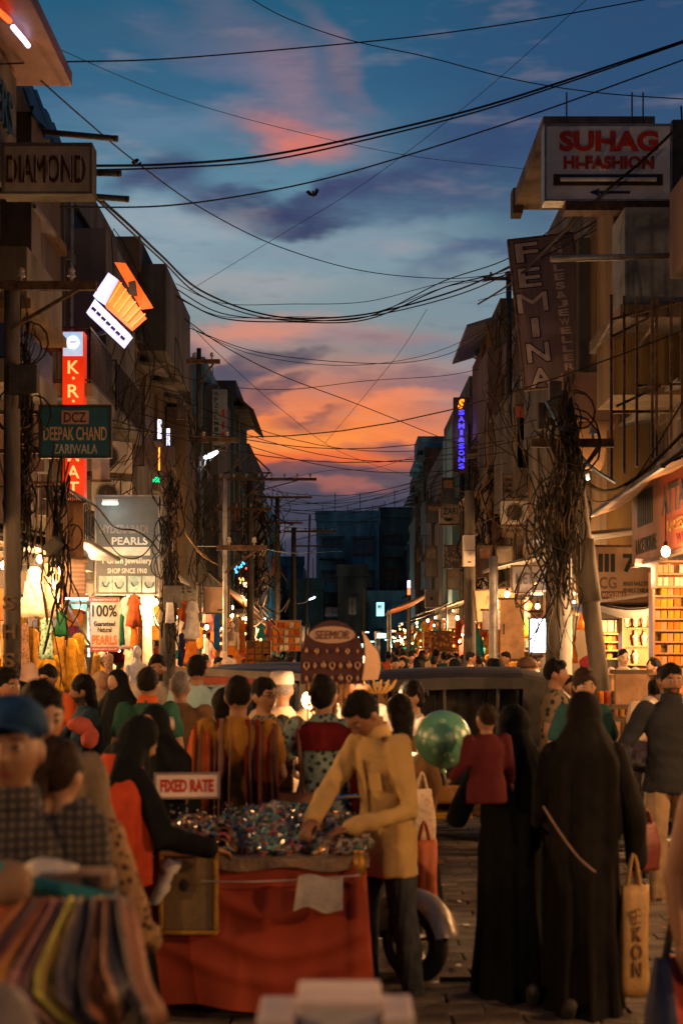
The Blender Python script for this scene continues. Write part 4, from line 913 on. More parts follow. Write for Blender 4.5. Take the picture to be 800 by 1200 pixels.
pole('thin orange lit steel pole with the plain tan board', X(264, 25.4), 25.3, Z(560, 25.3), .045, .04, 'galv', arms=((Z(642, 25.3), .9, .3),))
pole('pole with a long crossarm and triangular wire bracket below the sunset', X(293, 46), 46, Z(560, 46), .13, .1, 'steel', arms=((Z(562, 46), 3.3, .5), (Z(597, 46), 1.8, -.2)))
pole('second pole with a crossarm in the dip of the roofs', X(325, 62), 62, Z(582, 62), .13, .1, 'steel', arms=((Z(583, 62), 3.0, 0), (Z(613, 62), 2.2, 0)))
pole('plain dark pole left of the far apartments', X(344, 70), 70, Z(618, 70), .16, .12, 'steel', arms=((Z(623, 70), 2.6, .8),))
pole('thin leaning pole farther off in the gap between the roofs', X(357, 84), 84, Z(603, 84), .08, .06, 'steel', lean=(.3, 0), arms=((Z(640, 84), 1.5, 0),))
pl3 = pole('dark pole below the blue lettered light box', X(541, 50), 50, Z(555, 50), .12, .1, 'steel', arms=((Z(586, 50), 1.6, .2),))
pole('concrete pole under the white electrical cabinet', X(550, 30.4), 30.4, Z(575, 30.4), .15, .11)
pole('straight grey pole holding the square lamp of the grey awning', X(578, 26.2), 26.2, Z(652, 26.2), .09, .08, 'galv')
pole('big leaning concrete pole wrapped with cables on the right', X(723, 15.5), 15.5, 4.3, .10, .10, lean=(-.53, 0), arms=((4.1, .9, 0),))
q = MB(); q.tube([(X(691.5, 15.45), 15.47, 2.38), (X(682.5, 15.45), 15.47, 3.05)], .125, 14); tag(q.build('concrete_sleeve', M['pole_c'], smooth=True), 'wide concrete sleeve round the upper part of the leaning pole', 'pole sleeve')
pole('second concrete pole behind the leaning one, buried in cables', X(650, 18.5), 18.5, 5.2, .13, .11)
pole('pale square section post in front of the right hand stalls', X(663, 17.5), 17.5, Z(655, 17.5), .08, .07, 'white')
pole('pole top with insulators left of the tilted mauve board', X(596, 40), 40, Z(318, 40), .1, .08, 'steel', arms=((Z(327, 40), .85, -.3),))
pole('small dark pole under the tiny white and orange lamp sign', X(479, 60.4), 60.4, Z(696, 60.4), .1, .09, 'steel')

# street lamps
lampm = glow('lamp_white', (225, 235, 255), 14)
def street_lamp(label, px, py, d, armx, e):
    t = thing('street_lamp', P(px, py, d), 0, label, 'street lamp'); q = MB()
    q.ell((0, 0, 0), (.17, .09, .05), M=Matrix.Rotation(R(-25), 3, 'Y')); q.build('lens', lampm, t, smooth=True)
    q = MB(); q.ell((-.02, 0, .045), (.2, .1, .045), M=Matrix.Rotation(R(-25), 3, 'Y')); q.build('housing', M['galv'], t, smooth=True)
    q = MB(); q.tube(crom([(-.12, 0, -.02), (armx * .5, 0, -.22), (armx, 0, -.3)], 4), .022, 8); q.build('arm', M['galv'], t)
    light('lamp_light', Vector(P(px, py, d)) + Vector((0, 0, -.15)), e, (.85, .92, 1), .12, t)
street_lamp('white street lamp on a curved arm at the slim steel pole', 247, 533, 29.9, -.3, 10)
street_lamp('far white street lamp in front of the low teal house', 366, 701, 75, -.8, 60)

# ================================================================== cables
def cable(label, pts, r=.014, m_='black', group=None, n=5, seg=8, name='cable'):
    q = MB(); q.tube(crom([P(*p) for p in pts], seg), r, n, caps=False)
    return tag(q.build(name, M[m_], smooth=True), label, 'cable', group)
cable('thin cable falling from the top edge to the far right above the roofs', [(282, -10, 26), (330, 18, 26), (405, 45, 25), (500, 66, 24), (600, 92, 23), (700, 108, 22), (810, 116, 22)], .009)
cable('almost level cable crossing the very top of the sky', [(-40, 76, 15), (70, 72, 17), (200, 68, 19), (400, 51, 21), (520, 38, 22), (640, 20, 23), (770, -4, 24)], .010)
cable('faint thin line falling gently from upper left to the right roofs', [(58, 52, 20), (200, 112, 24), (340, 152, 27), (480, 182, 30), (620, 198, 30)], .0055)
cable('upper strand of the thick pair rising to the upper right', [(100, 194, 16), (200, 192, 17), (310, 182, 18), (430, 158, 19), (560, 126, 19.5), (680, 88, 20), (810, 44, 20)], .016)
cable('lower strand of the thick pair rising to the upper right', [(100, 199, 16), (200, 196, 17), (310, 188, 18), (430, 163, 19), (560, 130, 19.5), (680, 91, 20), (810, 46, 20)], .012)
cable('sagging cable under the thick pair, rising past the white board', [(70, 242, 17), (190, 241, 18), (300, 226, 19), (400, 204, 20), (520, 168, 20), (640, 128, 20), (810, 66, 20)], .011)
cable('long line dropping from the canopy through the knot to the right hand poles', [(48, 94, 16), (100, 140, 18), (160, 190, 21), (240, 246, 25), (330, 290, 29), (430, 318, 33), (530, 326, 36), (600, 318, 38)], .0105)
q = MB()
for k in range(14): a = rnd.uniform(0, 6.3); c_ = P(160, 190, 21); q.tube([c_ + Vector((.05 * math.cos(a), 0, .05 * math.sin(a))), c_ - Vector((.07 * math.sin(a), 0, .06 * math.cos(a)))], .008, 4)
tag(q.build('cable_knot', M['black']), 'small dark knot tied on the line left of the purple cloud', 'cable knot')
cable('heavy cable swinging from under the DIAMOND sign down to the black bundle', [(104, 221, 16), (150, 262, 18), (190, 300, 22), (235, 340, 26), (300, 366, 30), (360, 373, 32), (440, 366, 32), (540, 338, 30), (620, 300, 27), (700, 258, 24), (790, 195, 21)], .019)
cable('second heavy strand twisted along the swinging cable', [(104, 224, 16.1), (150, 268, 18), (190, 305, 22), (235, 346, 26), (300, 370, 30), (360, 376, 32), (440, 369, 32), (540, 344, 30), (620, 308, 27), (700, 268, 24), (790, 210, 21)], .013)
for i, (dy0, dm, dy1, r_, lb) in enumerate(((352, 374, 300, .013, 'top strand of the level bundle in the middle of the sky'), (360, 377, 312, .015, 'middle strand of the level bundle in the middle of the sky'), (362, 371, 318, .008, 'thin strand of the level bundle in the middle of the sky'), (346, 356, 322, .008, 'light strand just above the level bundle'))):
    cable(lb, [(206, dy0 - 14, 30), (260, (dy0 + dm) / 2 + 4, 31), (340, dm, 32), (430, dm - 3, 33), (520, (dm + dy1) / 2 - 8, 33), (600, dy1, 32), (690, dy1 - 66, 28)], r_)
cable('dead straight hairline crossing the sky from upper right to lower left', [(690, -4, 30), (560, 112, 34), (430, 212, 38), (330, 274, 42), (222, 340, 46)], .007)
cable('line running down right from the slim pole under the clouds', [(215, 372, 31), (260, 404, 32), (330, 440, 34), (420, 474, 38), (520, 514, 44), (545, 522, 46)], .012)
cable('line sagging from the slim pole to the right hand roofs', [(222, 384, 31), (300, 412, 34), (400, 424, 37), (480, 424, 40), (540, 408, 42), (600, 362, 38)], .010)
cable('slightly lower companion of the line to the right hand roofs', [(222, 384, 31), (300, 416, 34), (400, 428, 37), (490, 418, 40), (560, 390, 40), (608, 350, 38)], .008)
cable('long shallow line from the narrow block to the tin hood', [(196, 436, 36), (260, 452, 38), (340, 456, 41), (430, 446, 44), (520, 440, 47), (572, 430, 47)], .010)
cable('hairline rising from the low roofs to the tilted board', [(380, 520, 60), (430, 460, 52), (470, 410, 47), (500, 362, 42)], .008)
cable('thin line sinking right from the white vertical board', [(215, 372, 33), (262, 420, 40), (330, 480, 50), (400, 530, 60), (486, 560, 76)], .009)
cable('line rising to the upper right through the orange band', [(300, 568, 60), (380, 552, 62), (440, 548, 66), (532, 520, 60)], .009)
for i, (a, b_, c_, d_) in enumerate(((575, 590, 572, 640), (590, 600, 592, 606), (560, 582, 596, 470), (600, 592, 566, 610), (610, 618, 604, 590), (566, 600, 586, 540))):
    cable(('dim line over the far roofs, %s' % ('highest at its left end', 'nearly level', 'rising to the right', 'dipping in the middle', 'lowest of them', 'falling to the right')[i]), [(296, a, 50), (340, b_, 62), (400, (b_ + c_) / 2 + 6, 70), (484, c_ if c_ < 600 else 592, 84)], .011)
cable('line from the mauve board bracket down to the pole top insulators', [(700, 236, 24), (650, 282, 28), (610, 318, 34), (565, 330, 40)], .012)
cable('second line from the mauve board bracket toward the pole top', [(712, 250, 24), (655, 300, 28), (606, 336, 34), (560, 352, 44)], .010)
cable('dark strand crossing the arrow of the big white board', [(790, 152, 20), (752, 188, 20.2), (705, 228, 20.4), (655, 276, 22), (600, 330, 28), (560, 356, 34)], .022)
cable('thin strand hanging across the jewellery board in a deep loop', [(60, 560, 18), (100, 592, 21), (130, 640, 23), (148, 654, 24), (168, 650, 24.4), (186, 626, 24.5)], .012, 'cable_brown')
cable('thick brown cable over the jewellery board to the smothered pole', [(60, 575, 20), (110, 592, 22), (134, 618, 23.5), (158, 622, 24.4), (176, 634, 24.6), (190, 652, 24.7)], .018, 'cable_brown')
cable('thick grey hose cable sweeping from the leaning pole over the awning', [(640, 500, 16), (668, 545, 16), (705, 575, 16.2), (745, 560, 16.4), (800, 508, 16)], .022, 'cable_brown')
cable('light cable from the leaning pole up to the right edge', [(655, 560, 15.6), (700, 588, 16), (740, 566, 16), (800, 470, 15)], .010, 'cable_brown')
cable('blue grey cable curving down through the pole tangle', [(640, 470, 15), (662, 510, 15), (690, 545, 15.2), (720, 565, 15.5)], .022, 'tarp')
cable('orange lit cable falling from the smothered pole to the left stalls', [(196, 560, 24.8), (206, 600, 25), (222, 632, 25.2), (244, 655, 25.3)], .018, 'ochre')
cable('second orange lit cable below the first at the smothered pole', [(198, 600, 24.6), (214, 620, 24.8), (236, 650, 25.2), (256, 662, 25.3)], .014, 'ochre')
cable('long pale service line from the tan board pole to the far poles', [(230, 640, 25.3), (300, 642, 34), (345, 648, 52), (400, 646, 80)], .010, 'galv')
for i in range(12):
    y_ = 22 + i * 4; za = 5.5 + (i * 37 % 17) * .25; zb = 6.0 + (i * 53 % 13) * .32; xa, xb = -4.9, 4.9; dyy = (i * 29 % 11) - 5; q = MB(); n_ = 14
    q.tube([(xa + (xb - xa) * k / n_, y_ + dyy * k / n_, za + (zb - za) * k / n_ - .9 * math.sin(PI * k / n_)) for k in range(n_ + 1)], .006 + .0001 * y_, 4, caps=False)
    tag(q.build('cable', M['black'], smooth=True), 'thin service wire strung across the street between facing blocks', 'cable', 'wires strung across the street')
q = MB()
for a, b_ in (((264, 556), (293, 530)), ((293, 530), (316, 552)), ((293, 530), (293, 556)), ((262, 554), (318, 554)), ((316, 553), (280, 592))): q.beam(P(*a, 45.8), P(*b_, 45.8), .05)
tag(q.build('wire_bracket', M['steel']), 'triangular wire bracket standing on the long crossarm below the sunset', 'bracket')
# tangles
def tangle(label, c, spread, n, m_, r=(.006, .014), loops=True, seed=0, name='cable_tangle', zbias=1.0):
    rr = random.Random(seed); q = MB(); c = Vector(c)
    for i in range(n):
        k = rr.randint(4, 6); p = []; z = c.z + rr.uniform(-1, 1) * spread[2]
        x = c.x + rr.gauss(0, spread[0] * .4)
        for j in range(k):
            p.append((x, c.y + rr.gauss(0, spread[1] * .4), z)); x += rr.gauss(0, spread[0] * .45); x += (c.x - x) * .3; z += rr.choice((-1, -1, 1)) * rr.uniform(.15, .5) * zbias
        q.tube(crom(p, 3), rr.uniform(*r), 4, caps=False, mi=rr.choice((0, 0, 0, 0, 0, 1, 1, 2)))
    for i in range(n // 14):
        x, y, z = c.x + rr.gauss(0, spread[0] * .5), c.y + rr.gauss(0, spread[1] * .5), c.z + rr.uniform(-1, 1) * spread[2]; R0 = rr.uniform(.1, .28); tl = rr.uniform(-.5, .5)
        if loops: q.tube([(x + R0 * math.cos(a), y + .1 * math.sin(a + tl), z + R0 * math.sin(a) * 1.2) for a in [k * PI / 6 for k in range(13)]], .01, 4, caps=False, mi=rr.choice((0, 1)))
    o = q.build(name, [M['black'], M['cable_brown'], M['wood']]); return tag(o, label, 'cable tangle', kind='stuff')
tangle('mass of cables smothering the near left pole', P(30, 490, 15.2), (.11, .2, 1.0), 110, None, seed=1, r=(.003, .010), zbias=.55)
tangle('cables and loops hanging low round the near left pole', P(28, 600, 15.3), (.12, .2, .3), 16, None, seed=2, zbias=.5)
tangle('loops of wire over the boarded shop front on the left', P(72, 625, 17), (.22, .15, .25), 26, None, seed=21)
tangle('mass of cables smothering the pole right of the jewellery board', P(198, 640, 24.7), (.2, .25, 1.3), 110, None, seed=3, r=(.005, .014), zbias=.7)
tangle('cables strung round the slim steel pole', P(238, 600, 29.6), (.35, .4, 1.5), 40, None, seed=4)
tangle('mass of black cables and insulators on the right hand poles', P(664, 560, 15.0), (.17, .2, .75), 130, None, seed=5, r=(.003, .011), zbias=.8)
tangle('looser cables trailing below the right hand mass', P(640, 610, 18), (.4, .4, .4), 34, None, seed=6)
tangle('cable clutter on the poles before the far left blocks', P(300, 640, 48), (1.0, .8, 1.6), 50, None, seed=7, r=(.012, .03), zbias=1.6)
tangle('cable clutter hanging before the far right blocks', P(560, 620, 44), (.8, .8, 2.0), 40, None, seed=8, r=(.012, .025), zbias=1.6)
tangle('thin drooping wires crossing the left facades', P(150, 480, 27), (1.2, .6, 2.6), 34, None, seed=9, r=(.006, .012), zbias=2.2, loops=False)
tangle('thin drooping wires crossing the right facades', P(600, 500, 34), (1.0, .6, 3.0), 30, None, seed=10, r=(.007, .013), zbias=2.2, loops=False)
# junction boxes in the tangles
for i, (px, py, d, w, h, m_, lb) in enumerate(((62, 640, 16.5, .14, .2, 'dark', 'black diamond set junction box among the wire loops on the left'), (28, 445, 14.8, .3, .3, 'steel', 'dark transformer casing high on the near left pole'), (650, 468, 16, .14, .4, 'steel', 'first dark insulator stack on the right cable mass'), (664, 476, 16, .14, .34, 'steel', 'second dark insulator stack on the right cable mass'), (640, 488, 16.1, .2, .3, 'dark', 'dark switch box left of the insulator stacks'), (202, 700, 24.4, .3, .4, 'steel', 'dark fuse box low on the smothered pole'))):
    t = thing('junction_box', P(px, py, d), 0, lb, 'junction box'); q = MB(); q.box((0, 0, 0), (w, .14, h), M=Matrix.Rotation(R(45 if i == 0 else 0), 3, 'Y')); q.build('casing', M[m_], t, bevel=.01)
    q = MB()
    for k in range(3): q.tube([(-.04 + k * .04, 0, -h / 2), (-.05 + k * .05, 0, -h / 2 - .15)], .012, 6)
    q.build('leads', M['black'], t)
for (x0, y0, x1, y1, d, c, lb) in ((150, 500, 168, 545, 31, (.16, .12, .11), 'faded pink board hung flat among the wires of the narrow block'), (208, 470, 214, 490, 33, (.1, .09, .08), 'small meter box on the slim steel pole side'), (272, 590, 283, 640, 50, (.05, .07, .08), 'slate board on the far left facade under the bracket'), (284, 655, 294, 690, 54, (.16, .05, .03), 'dull red board on the far left facade'), (303, 640, 311, 668, 66, (.1, .1, .09), 'pale grey board beyond the dull red one'), (318, 652, 323, 676, 76, (.14, .04, .03), 'narrow red board farthest down the left side'),
  (500, 590, 516, 612, 56, (.07, .08, .08), 'dark grey shutter board high on the right stalls block'), (518, 560, 532, 590, 48, (.03, .05, .06), 'dark teal hood over a right hand window'), (498, 640, 512, 676, 58, (.14, .12, .11), 'grey board over the small grey cabinet'), (524, 668, 538, 690, 41, (.2, .18, .16), 'pale board under the white cabinet, left of its pole'), (486, 640, 492, 690, 72, (.09, .07, .06), 'thin brown board left of the small grey cabinet'), (560, 640, 576, 676, 33, (.12, .08, .06), 'brown board between the white cabinet and the tin awning'), (582, 640, 600, 660, 30, (.2, .17, .14), 'pale slanted board over the grey tin awning'), (620, 560, 636, 600, 33, (.13, .08, .05), 'brown shutter beside the pale louvred one')):
    b = Board(x0, y0, x1, y1, d, mat('board_%d_%d' % (x0, y0), c, .8, var=.5, scale=3, streaky=True), lb, th=.1, fw=.02); b.rect(x0 + 2, y0 + 3, x1 - 2, y0 + (y1 - y0) * .4, mat('strip_%d' % (x0 % 3), ((.2, .17, .14), (.05, .05, .06), (.22, .12, .07))[x0 % 3], .8, var=.5, scale=6), name='faded_strip')
b = Board(517, 592, 538, 606, 44, mat('zari_board', (.16, .14, .12), .8, var=.4), 'small pale board reading ZARI on the far right facade', th=.1, fw=.02); b.text('ZARI', 527.5, 599, 17, 8, blackl, bold=.02)
for (px, py, c, lb) in ((283, 661, (70, 190, 255), 'blue'), (278, 668, (80, 170, 255), 'lower blue'), (290, 670, (255, 90, 60), 'red'), (282, 682, (255, 170, 90), 'amber'), (289, 683, (255, 200, 150), 'pale amber')):
    t = thing('led_cluster', P(px, py, 46), 0, '%s cluster of tiny lights on the far left shop front' % lb, 'lights'); q = MB()
    for k in range(6): q.ell((rnd.uniform(-.1, .1), 0, rnd.uniform(-.14, .14)), (.025, .02, .04), 6, 4)
    q.build('leds', glow('led_%d' % px, c, 3.5), t)
for k in range(7):
    q = MB(); c0_ = P(272.5, 712 + k * 9.5, 42); q.ell(c0_, (.03, .03, .07), 8, 5); tag(q.build('small_bulb', glow('string_bulb', (255, 215, 180), 7)), 'small bulb in the upright row at the far left shop', 'lamp', 'upright row of small bulbs')
# bird and roof clutter
t = thing('bird', P(367, 228, 30), 0, 'small dark bird in flight beside the purple cloud', 'bird'); q = MB()
q.ell((0, 0, 0), (.035, .09, .035)); q.prism([(-.01, 0), (-.10, .10), (-.16, .06), (-.06, -.03)], -.02, .0); q.prism([(.01, 0), (.06, .14), (.12, .10), (.06, -.03)], -.02, .0); q.ell((.0, -.1, .03), (.025, .03, .025)); q.build('body', M['black'], t, smooth=False)
def ac_unit(label, loc, rz, w=.85, h=.6):
    t = thing('air_conditioner', loc, rz, label, 'air conditioner'); q = MB(); q.bb(-w / 2, w / 2, 0, .35, 0, h); q.build('casing', M['offwhite'], t, bevel=.015)
    q = MB()
    for k in range(9): q.tube([(-.1 + .26 * (k / 9) * math.cos(a), -.012, h / 2 + .26 * (k / 9) * math.sin(a)) for a in [j * PI / 8 for j in range(17)]], .006, 4, caps=False)
    q.build('fan_grille', M['steel'], t); q = MB(); q.loft([(-.1, -.002, 0, .2, .2), (-.1, -.002, .004, .2, .2)], 20); q.xform(Matrix.Translation((0, 0, h / 2)) @ Matrix.Rotation(R(90), 4, 'X')); q.build('fan_well', M['dark'], t)
    q = MB(); q.bb(-w / 2, w / 2, .05, .3, -.06, -.002); q.build('bracket', M['rust'], t)
ac_unit('upper of two pale cooling units beside the teal board', (-4.35, 27.0, 5.2), R(35)); ac_unit('lower of two pale cooling units beside the teal board', (-4.35, 27.0, 4.45), R(35))
ac_unit('cooling unit bolted under the cream block on the right', (4.5, 36.2, 5.0), 0); ac_unit('cooling unit on the stained grey flank above the far right stalls', (4.1, 53.4, 6.5), 0)
ac_unit('cooling unit on the far left brown block', (-3.9, 65.0, 6.0), 0)
# ================================================================== lamps and shop goods
LM = 4.0
bulbm = glow('bulb_warm', (255, 205, 140), 26)
_bulb = MB(); _bulb.ell((0, 0, 0), (.05, .05, .06), 12, 8); _bulbme = _bulb.mesh('bulb', bulbm, True)
_sock = MB(); _sock.tube([(0, 0, .055), (0, 0, .11)], .022, 8); _sock.tube([(0, 0, .11), (0, 0, .55)], .006, 4); _sockme = _sock.mesh('flex', M['black'])
def bulb(label, x, y, z, e, col=(1, .5, .19), group=None, r=.08):
    t = thing('hanging_bulb', (x, y, z), 0, label, 'lamp', group)
    piece(_bulbme, 'bulb', t, Matrix.Identity(4)); piece(_sockme, 'flex', t, Matrix.Identity(4))
    light('bulb_light', (x, y, z - .16), e * LM, col, r, t); return t
_LB = [('left', -1), ('right', 1)]
bulb('bare bulb blazing beside the dark pole at the left garment shop', X(183, 25.5), 25.4, Z(706, 25.5), 100)
bulb('bare bulb above the cream frilled dresses', X(47, 20.4), 20.4, Z(655, 20.4), 35); bulb('second bare bulb right of the orange dupatta', X(71, 21.2), 21.2, Z(668, 21.2), 55)
bulb('bulb at the left frame edge behind the near pole', -4.6, 19.4, 3.0, 80); bulb('bulb in front of the jewellery counter shelves on the right', X(772, 20.0), 19.6, Z(740, 20), 230)
bulb('bulb over the far orange tent', X(470, 48.5), 48.5, Z(750, 48.5), 90)
bulb('bulb under the tin awning by the grey pole', 3.2, 27.5, 2.9, 120); bulb('bulb over the patterned stall on the right', 3.3, 40.5, 2.7, 150)
bulb('bulb above the mannequins on the left', X(205, 27), 27, Z(722, 27), 70); bulb('bulb by the tall cream mannequin', X(242, 34), 34, Z(735, 34), 90)
bulb('bulb over the orange goods left of the rickshaws', X(288, 48), 48, Z(725, 48), 150); bulb('bulb deeper in the far left stalls', X(318, 60), 60, Z(742, 60), 170)
bulb('bulb over the bangle rolls on the right', 3.6, 15.8, 2.95, 55); bulb('bulb high inside the counter shop on the right', 4.7, 21.6, 2.6, 220)
bulb('bulb inside the shop behind the pale post', 4.4, 24.6, 2.75, 110); bulb('bulb inside the shop with the tan door', 4.2, 30.5, 2.75, 130); bulb('bulb far off on the right of the crowd', 3.4, 56, 2.9, 160); bulb('bulb farther off on the right of the crowd', 3.6, 68, 3.0, 160)
bulb('bulb beyond the far left stalls', -3.4, 75, 2.9, 140)
# unseen bulbs added on both sides to light the foreground and front-facing surfaces
for i, (x, y, e) in enumerate(((-4.7, 15.5, 75), (-4.6, 11.5, 75), (-4.5, 7.5, 85), (4.7, 16.8, 70), (4.7, 12.5, 100), (4.7, 8.5, 125), (4.6, 4.5, 150), (-4.5, 3.5, 90), (4.4, .3, 75), (-4.2, -.2, 100))):
    bulb('bare shop bulb on the %s side of the street, beside the viewer' % ('left' if x < 0 else 'right'), x, y, 2.7, e, group='shop bulbs beside the viewer')
# cool tubes
def tube_light(label, a, b, e, col, es=7, nm='tube_light'):
    t = thing(nm, (Vector(a) + Vector(b)) / 2, 0, label, 'lamp'); q = MB(); q.tube([a, b], .022, 8); q.build('tube', glow('tube%02x%02x' % (int(col[0] * 99), int(col[2] * 99)), tuple(int(255 * c) for c in col), es), t, world=True)
    q = MB(); q.beam(Vector(a) + Vector((0, 0, .05)), Vector(b) + Vector((0, 0, .05)), .04); q.build('fitting', M['white'], t, world=True)
    light('tube_glow', (Vector(a) + Vector(b)) / 2 + Vector((0, -.05, -.12)), e * .7, col, .2, t)
tube_light('cool white tube over the jewellery board', P(120, 590, 25.2), P(138, 590, 25.2), 14, (.85, 1, .97), 5)
tube_light('bright bluish tube under the shutter by the pearls board', P(70, 701, 22.4), P(103, 701, 22.4), 30, (.75, .85, 1), 6)
tube_light('long warm tube under the grey board at the right stalls', P(622, 696, 26.6), P(676, 696, 26.6), 60, (1, .72, .5), 5)
tube_light('warm tube under the brown fascia at the right', P(744, 661, 18.4), P(771, 663, 18.4), 50, (1, .6, .35), 4)
tube_light('greenish white tube glow behind the cable mass', P(678, 566, 20.6), P(690, 560, 20.6), 26, (.8, 1, .85), 5)
tube_light('pale tube standing in the first left doorway', P(103, 716, 23.6), P(104, 770, 23.6), 20, (.7, 1, .95), 1.2)
t = thing('television', P(634, 745, 22.5), 0, 'bright white screen glowing in the stall behind the crowd', 'screen'); q = MB(); q.box((0, 0, 0), (.34, .04, .52)); q.build('screen', glow('screen_white', (215, 235, 255), 4.5), t); q = MB(); q.box((0, .04, 0), (.4, .04, .58)); q.build('casing', M['dark'], t); light('screen_glow', P(634, 745, 22.1), 40, (.8, .9, 1), .2, t)
# far market lights
for i, (px, py, es_) in enumerate(((404, 744, 4), (418, 747, 6), (430, 741, 5), (447, 745, 7), (453, 750, 4), (436, 752, 5), (424, 757, 4), (412, 753, 3), (462, 748, 4), (395, 748, 3))):
    q = MB(); c_ = P(px, py, 92 + i); q.box(c_, (.55 if i % 3 == 0 else .25, .06, .07 if i % 3 else .3)); tag(q.build('market_light', glow('market_cool%d' % es_, (175, 235, 225), es_)), 'cool white light in the far market under the apartment houses', 'lamp', 'far market lights')
light('market_glow', (1.5, 90, 2.6), 500, (.65, 1, .95), .5)

def mt(name, c, **k): return mat(name, c, **k)
cl = dict(
    cream=mt('cloth_cream', (.55, .38, .26), var=.3, scale=8, pat='dots', col2=(.62, .5, .38), pscale=30), rust=mt('cloth_rust', (.35, .07, .02), var=.3, scale=8), yellow=mt('cloth_yellow', (.5, .26, .02), var=.35, scale=8),
    mustard=mt('cloth_mustard', (.38, .19, .03), var=.35, scale=8), green=mt('cloth_green', (.05, .22, .12), var=.4, scale=14, pat='dots', col2=(.3, .45, .35), pscale=26), orange=mt('cloth_orange', (.55, .16, .02), var=.3, scale=8),
    navy=mt('cloth_navy', (.02, .03, .1), var=.3), blue=mt('cloth_bright_blue', (.02, .15, .5), var=.3), teal=mt('cloth_teal', (.03, .28, .3), var=.3), white=mt('cloth_white', (.5, .46, .42), var=.25, scale=8), pink=mt('cloth_pink', (.45, .15, .14), var=.3),
    dkgreen=mt('cloth_dark_green', (.01, .09, .04), var=.3), maroon=mt('cloth_maroon', (.18, .02, .03), var=.3), brown=mt('cloth_brown', (.14, .07, .04), var=.4, pat='dots', col2=(.25, .14, .08), pscale=24), black=mt('cloth_black', (.015, .015, .018), var=.3))
def garment(label, px, py0, py1, wpx, c, d, kind='dress', group=None, rz=0.0):
    w, h = wpx / F * d, (py1 - py0) / F * d
    t = thing('hanging_garment', P(px, py0, d), rz, label, 'garment', group)
    rr = random.Random(int(px * 7 + py0)); q = MB(); k1 = rr.randint(5, 8); ph = rr.uniform(0, 6)
    prof = {'dress': [(.0, .32), (.06, .5), (.28, .46), (.42, .5), (.7, .82), (1, 1)], 'straight': [(0, .2), (.03, .55), (.08, .82), (.14, .74), (.35, .68), (.65, .85), (1, 1)], 'strip': [(0, .8), (.3, .9), (.7, .95), (1, 1)], 'tiered': [(0, .3), (.08, .55), (.3, .6), (.31, .74), (.62, .82), (.63, .96), (1, 1.02)]}[kind]
    rings = [(0, 0, -h * t_, w / 2 * a, max(.02, w * .09 * (.4 + t_))) for t_, a in prof]
    R2 = []
    for i in range(len(rings) - 1):
        a, b_ = rings[i], rings[i + 1]
        for s_ in range(3): R2.append(tuple(a[j] + (b_[j] - a[j]) * s_ / 3 for j in range(5)))
    R2.append(rings[-1]); N = len(R2)
    q.loft(R2, 30, fold=lambda i, a: (.05 + .22 * i / N) * math.sin(k1 * a + ph + i * .12) * (.6 + .4 * math.sin(3 * a)))
    q.v = [(x_, y_, z_ + (.035 * h * math.sin(x_ * 30 / w * .3 + ph) if z_ < -.9 * h else 0)) for x_, y_, z_ in q.v]
    if kind in ('dress', 'straight') and w > .2:
        q.build('body', cl[c], t, smooth=True)
        for s_ in (-1, 1):
            q = MB(); q.limb([(s_ * w * .22, 0, -h * .07), (s_ * w * .4, .01, -h * .3)], (w * .09, w * .08), 10); q.build('sleeve', cl[c], t, smooth=True)
    else: q.build('body', cl[c], t, smooth=True)
    q = MB(); q.tube([(0, 0, .0), (0, 0, .09), (.03, 0, .12), (.05, 0, .09)], .006, 5); q.tube([(-w * .2, 0, -.03), (0, 0, .02), (w * .2, 0, -.03)], .008, 5); q.build('hanger', M['steel'], t)
    return t
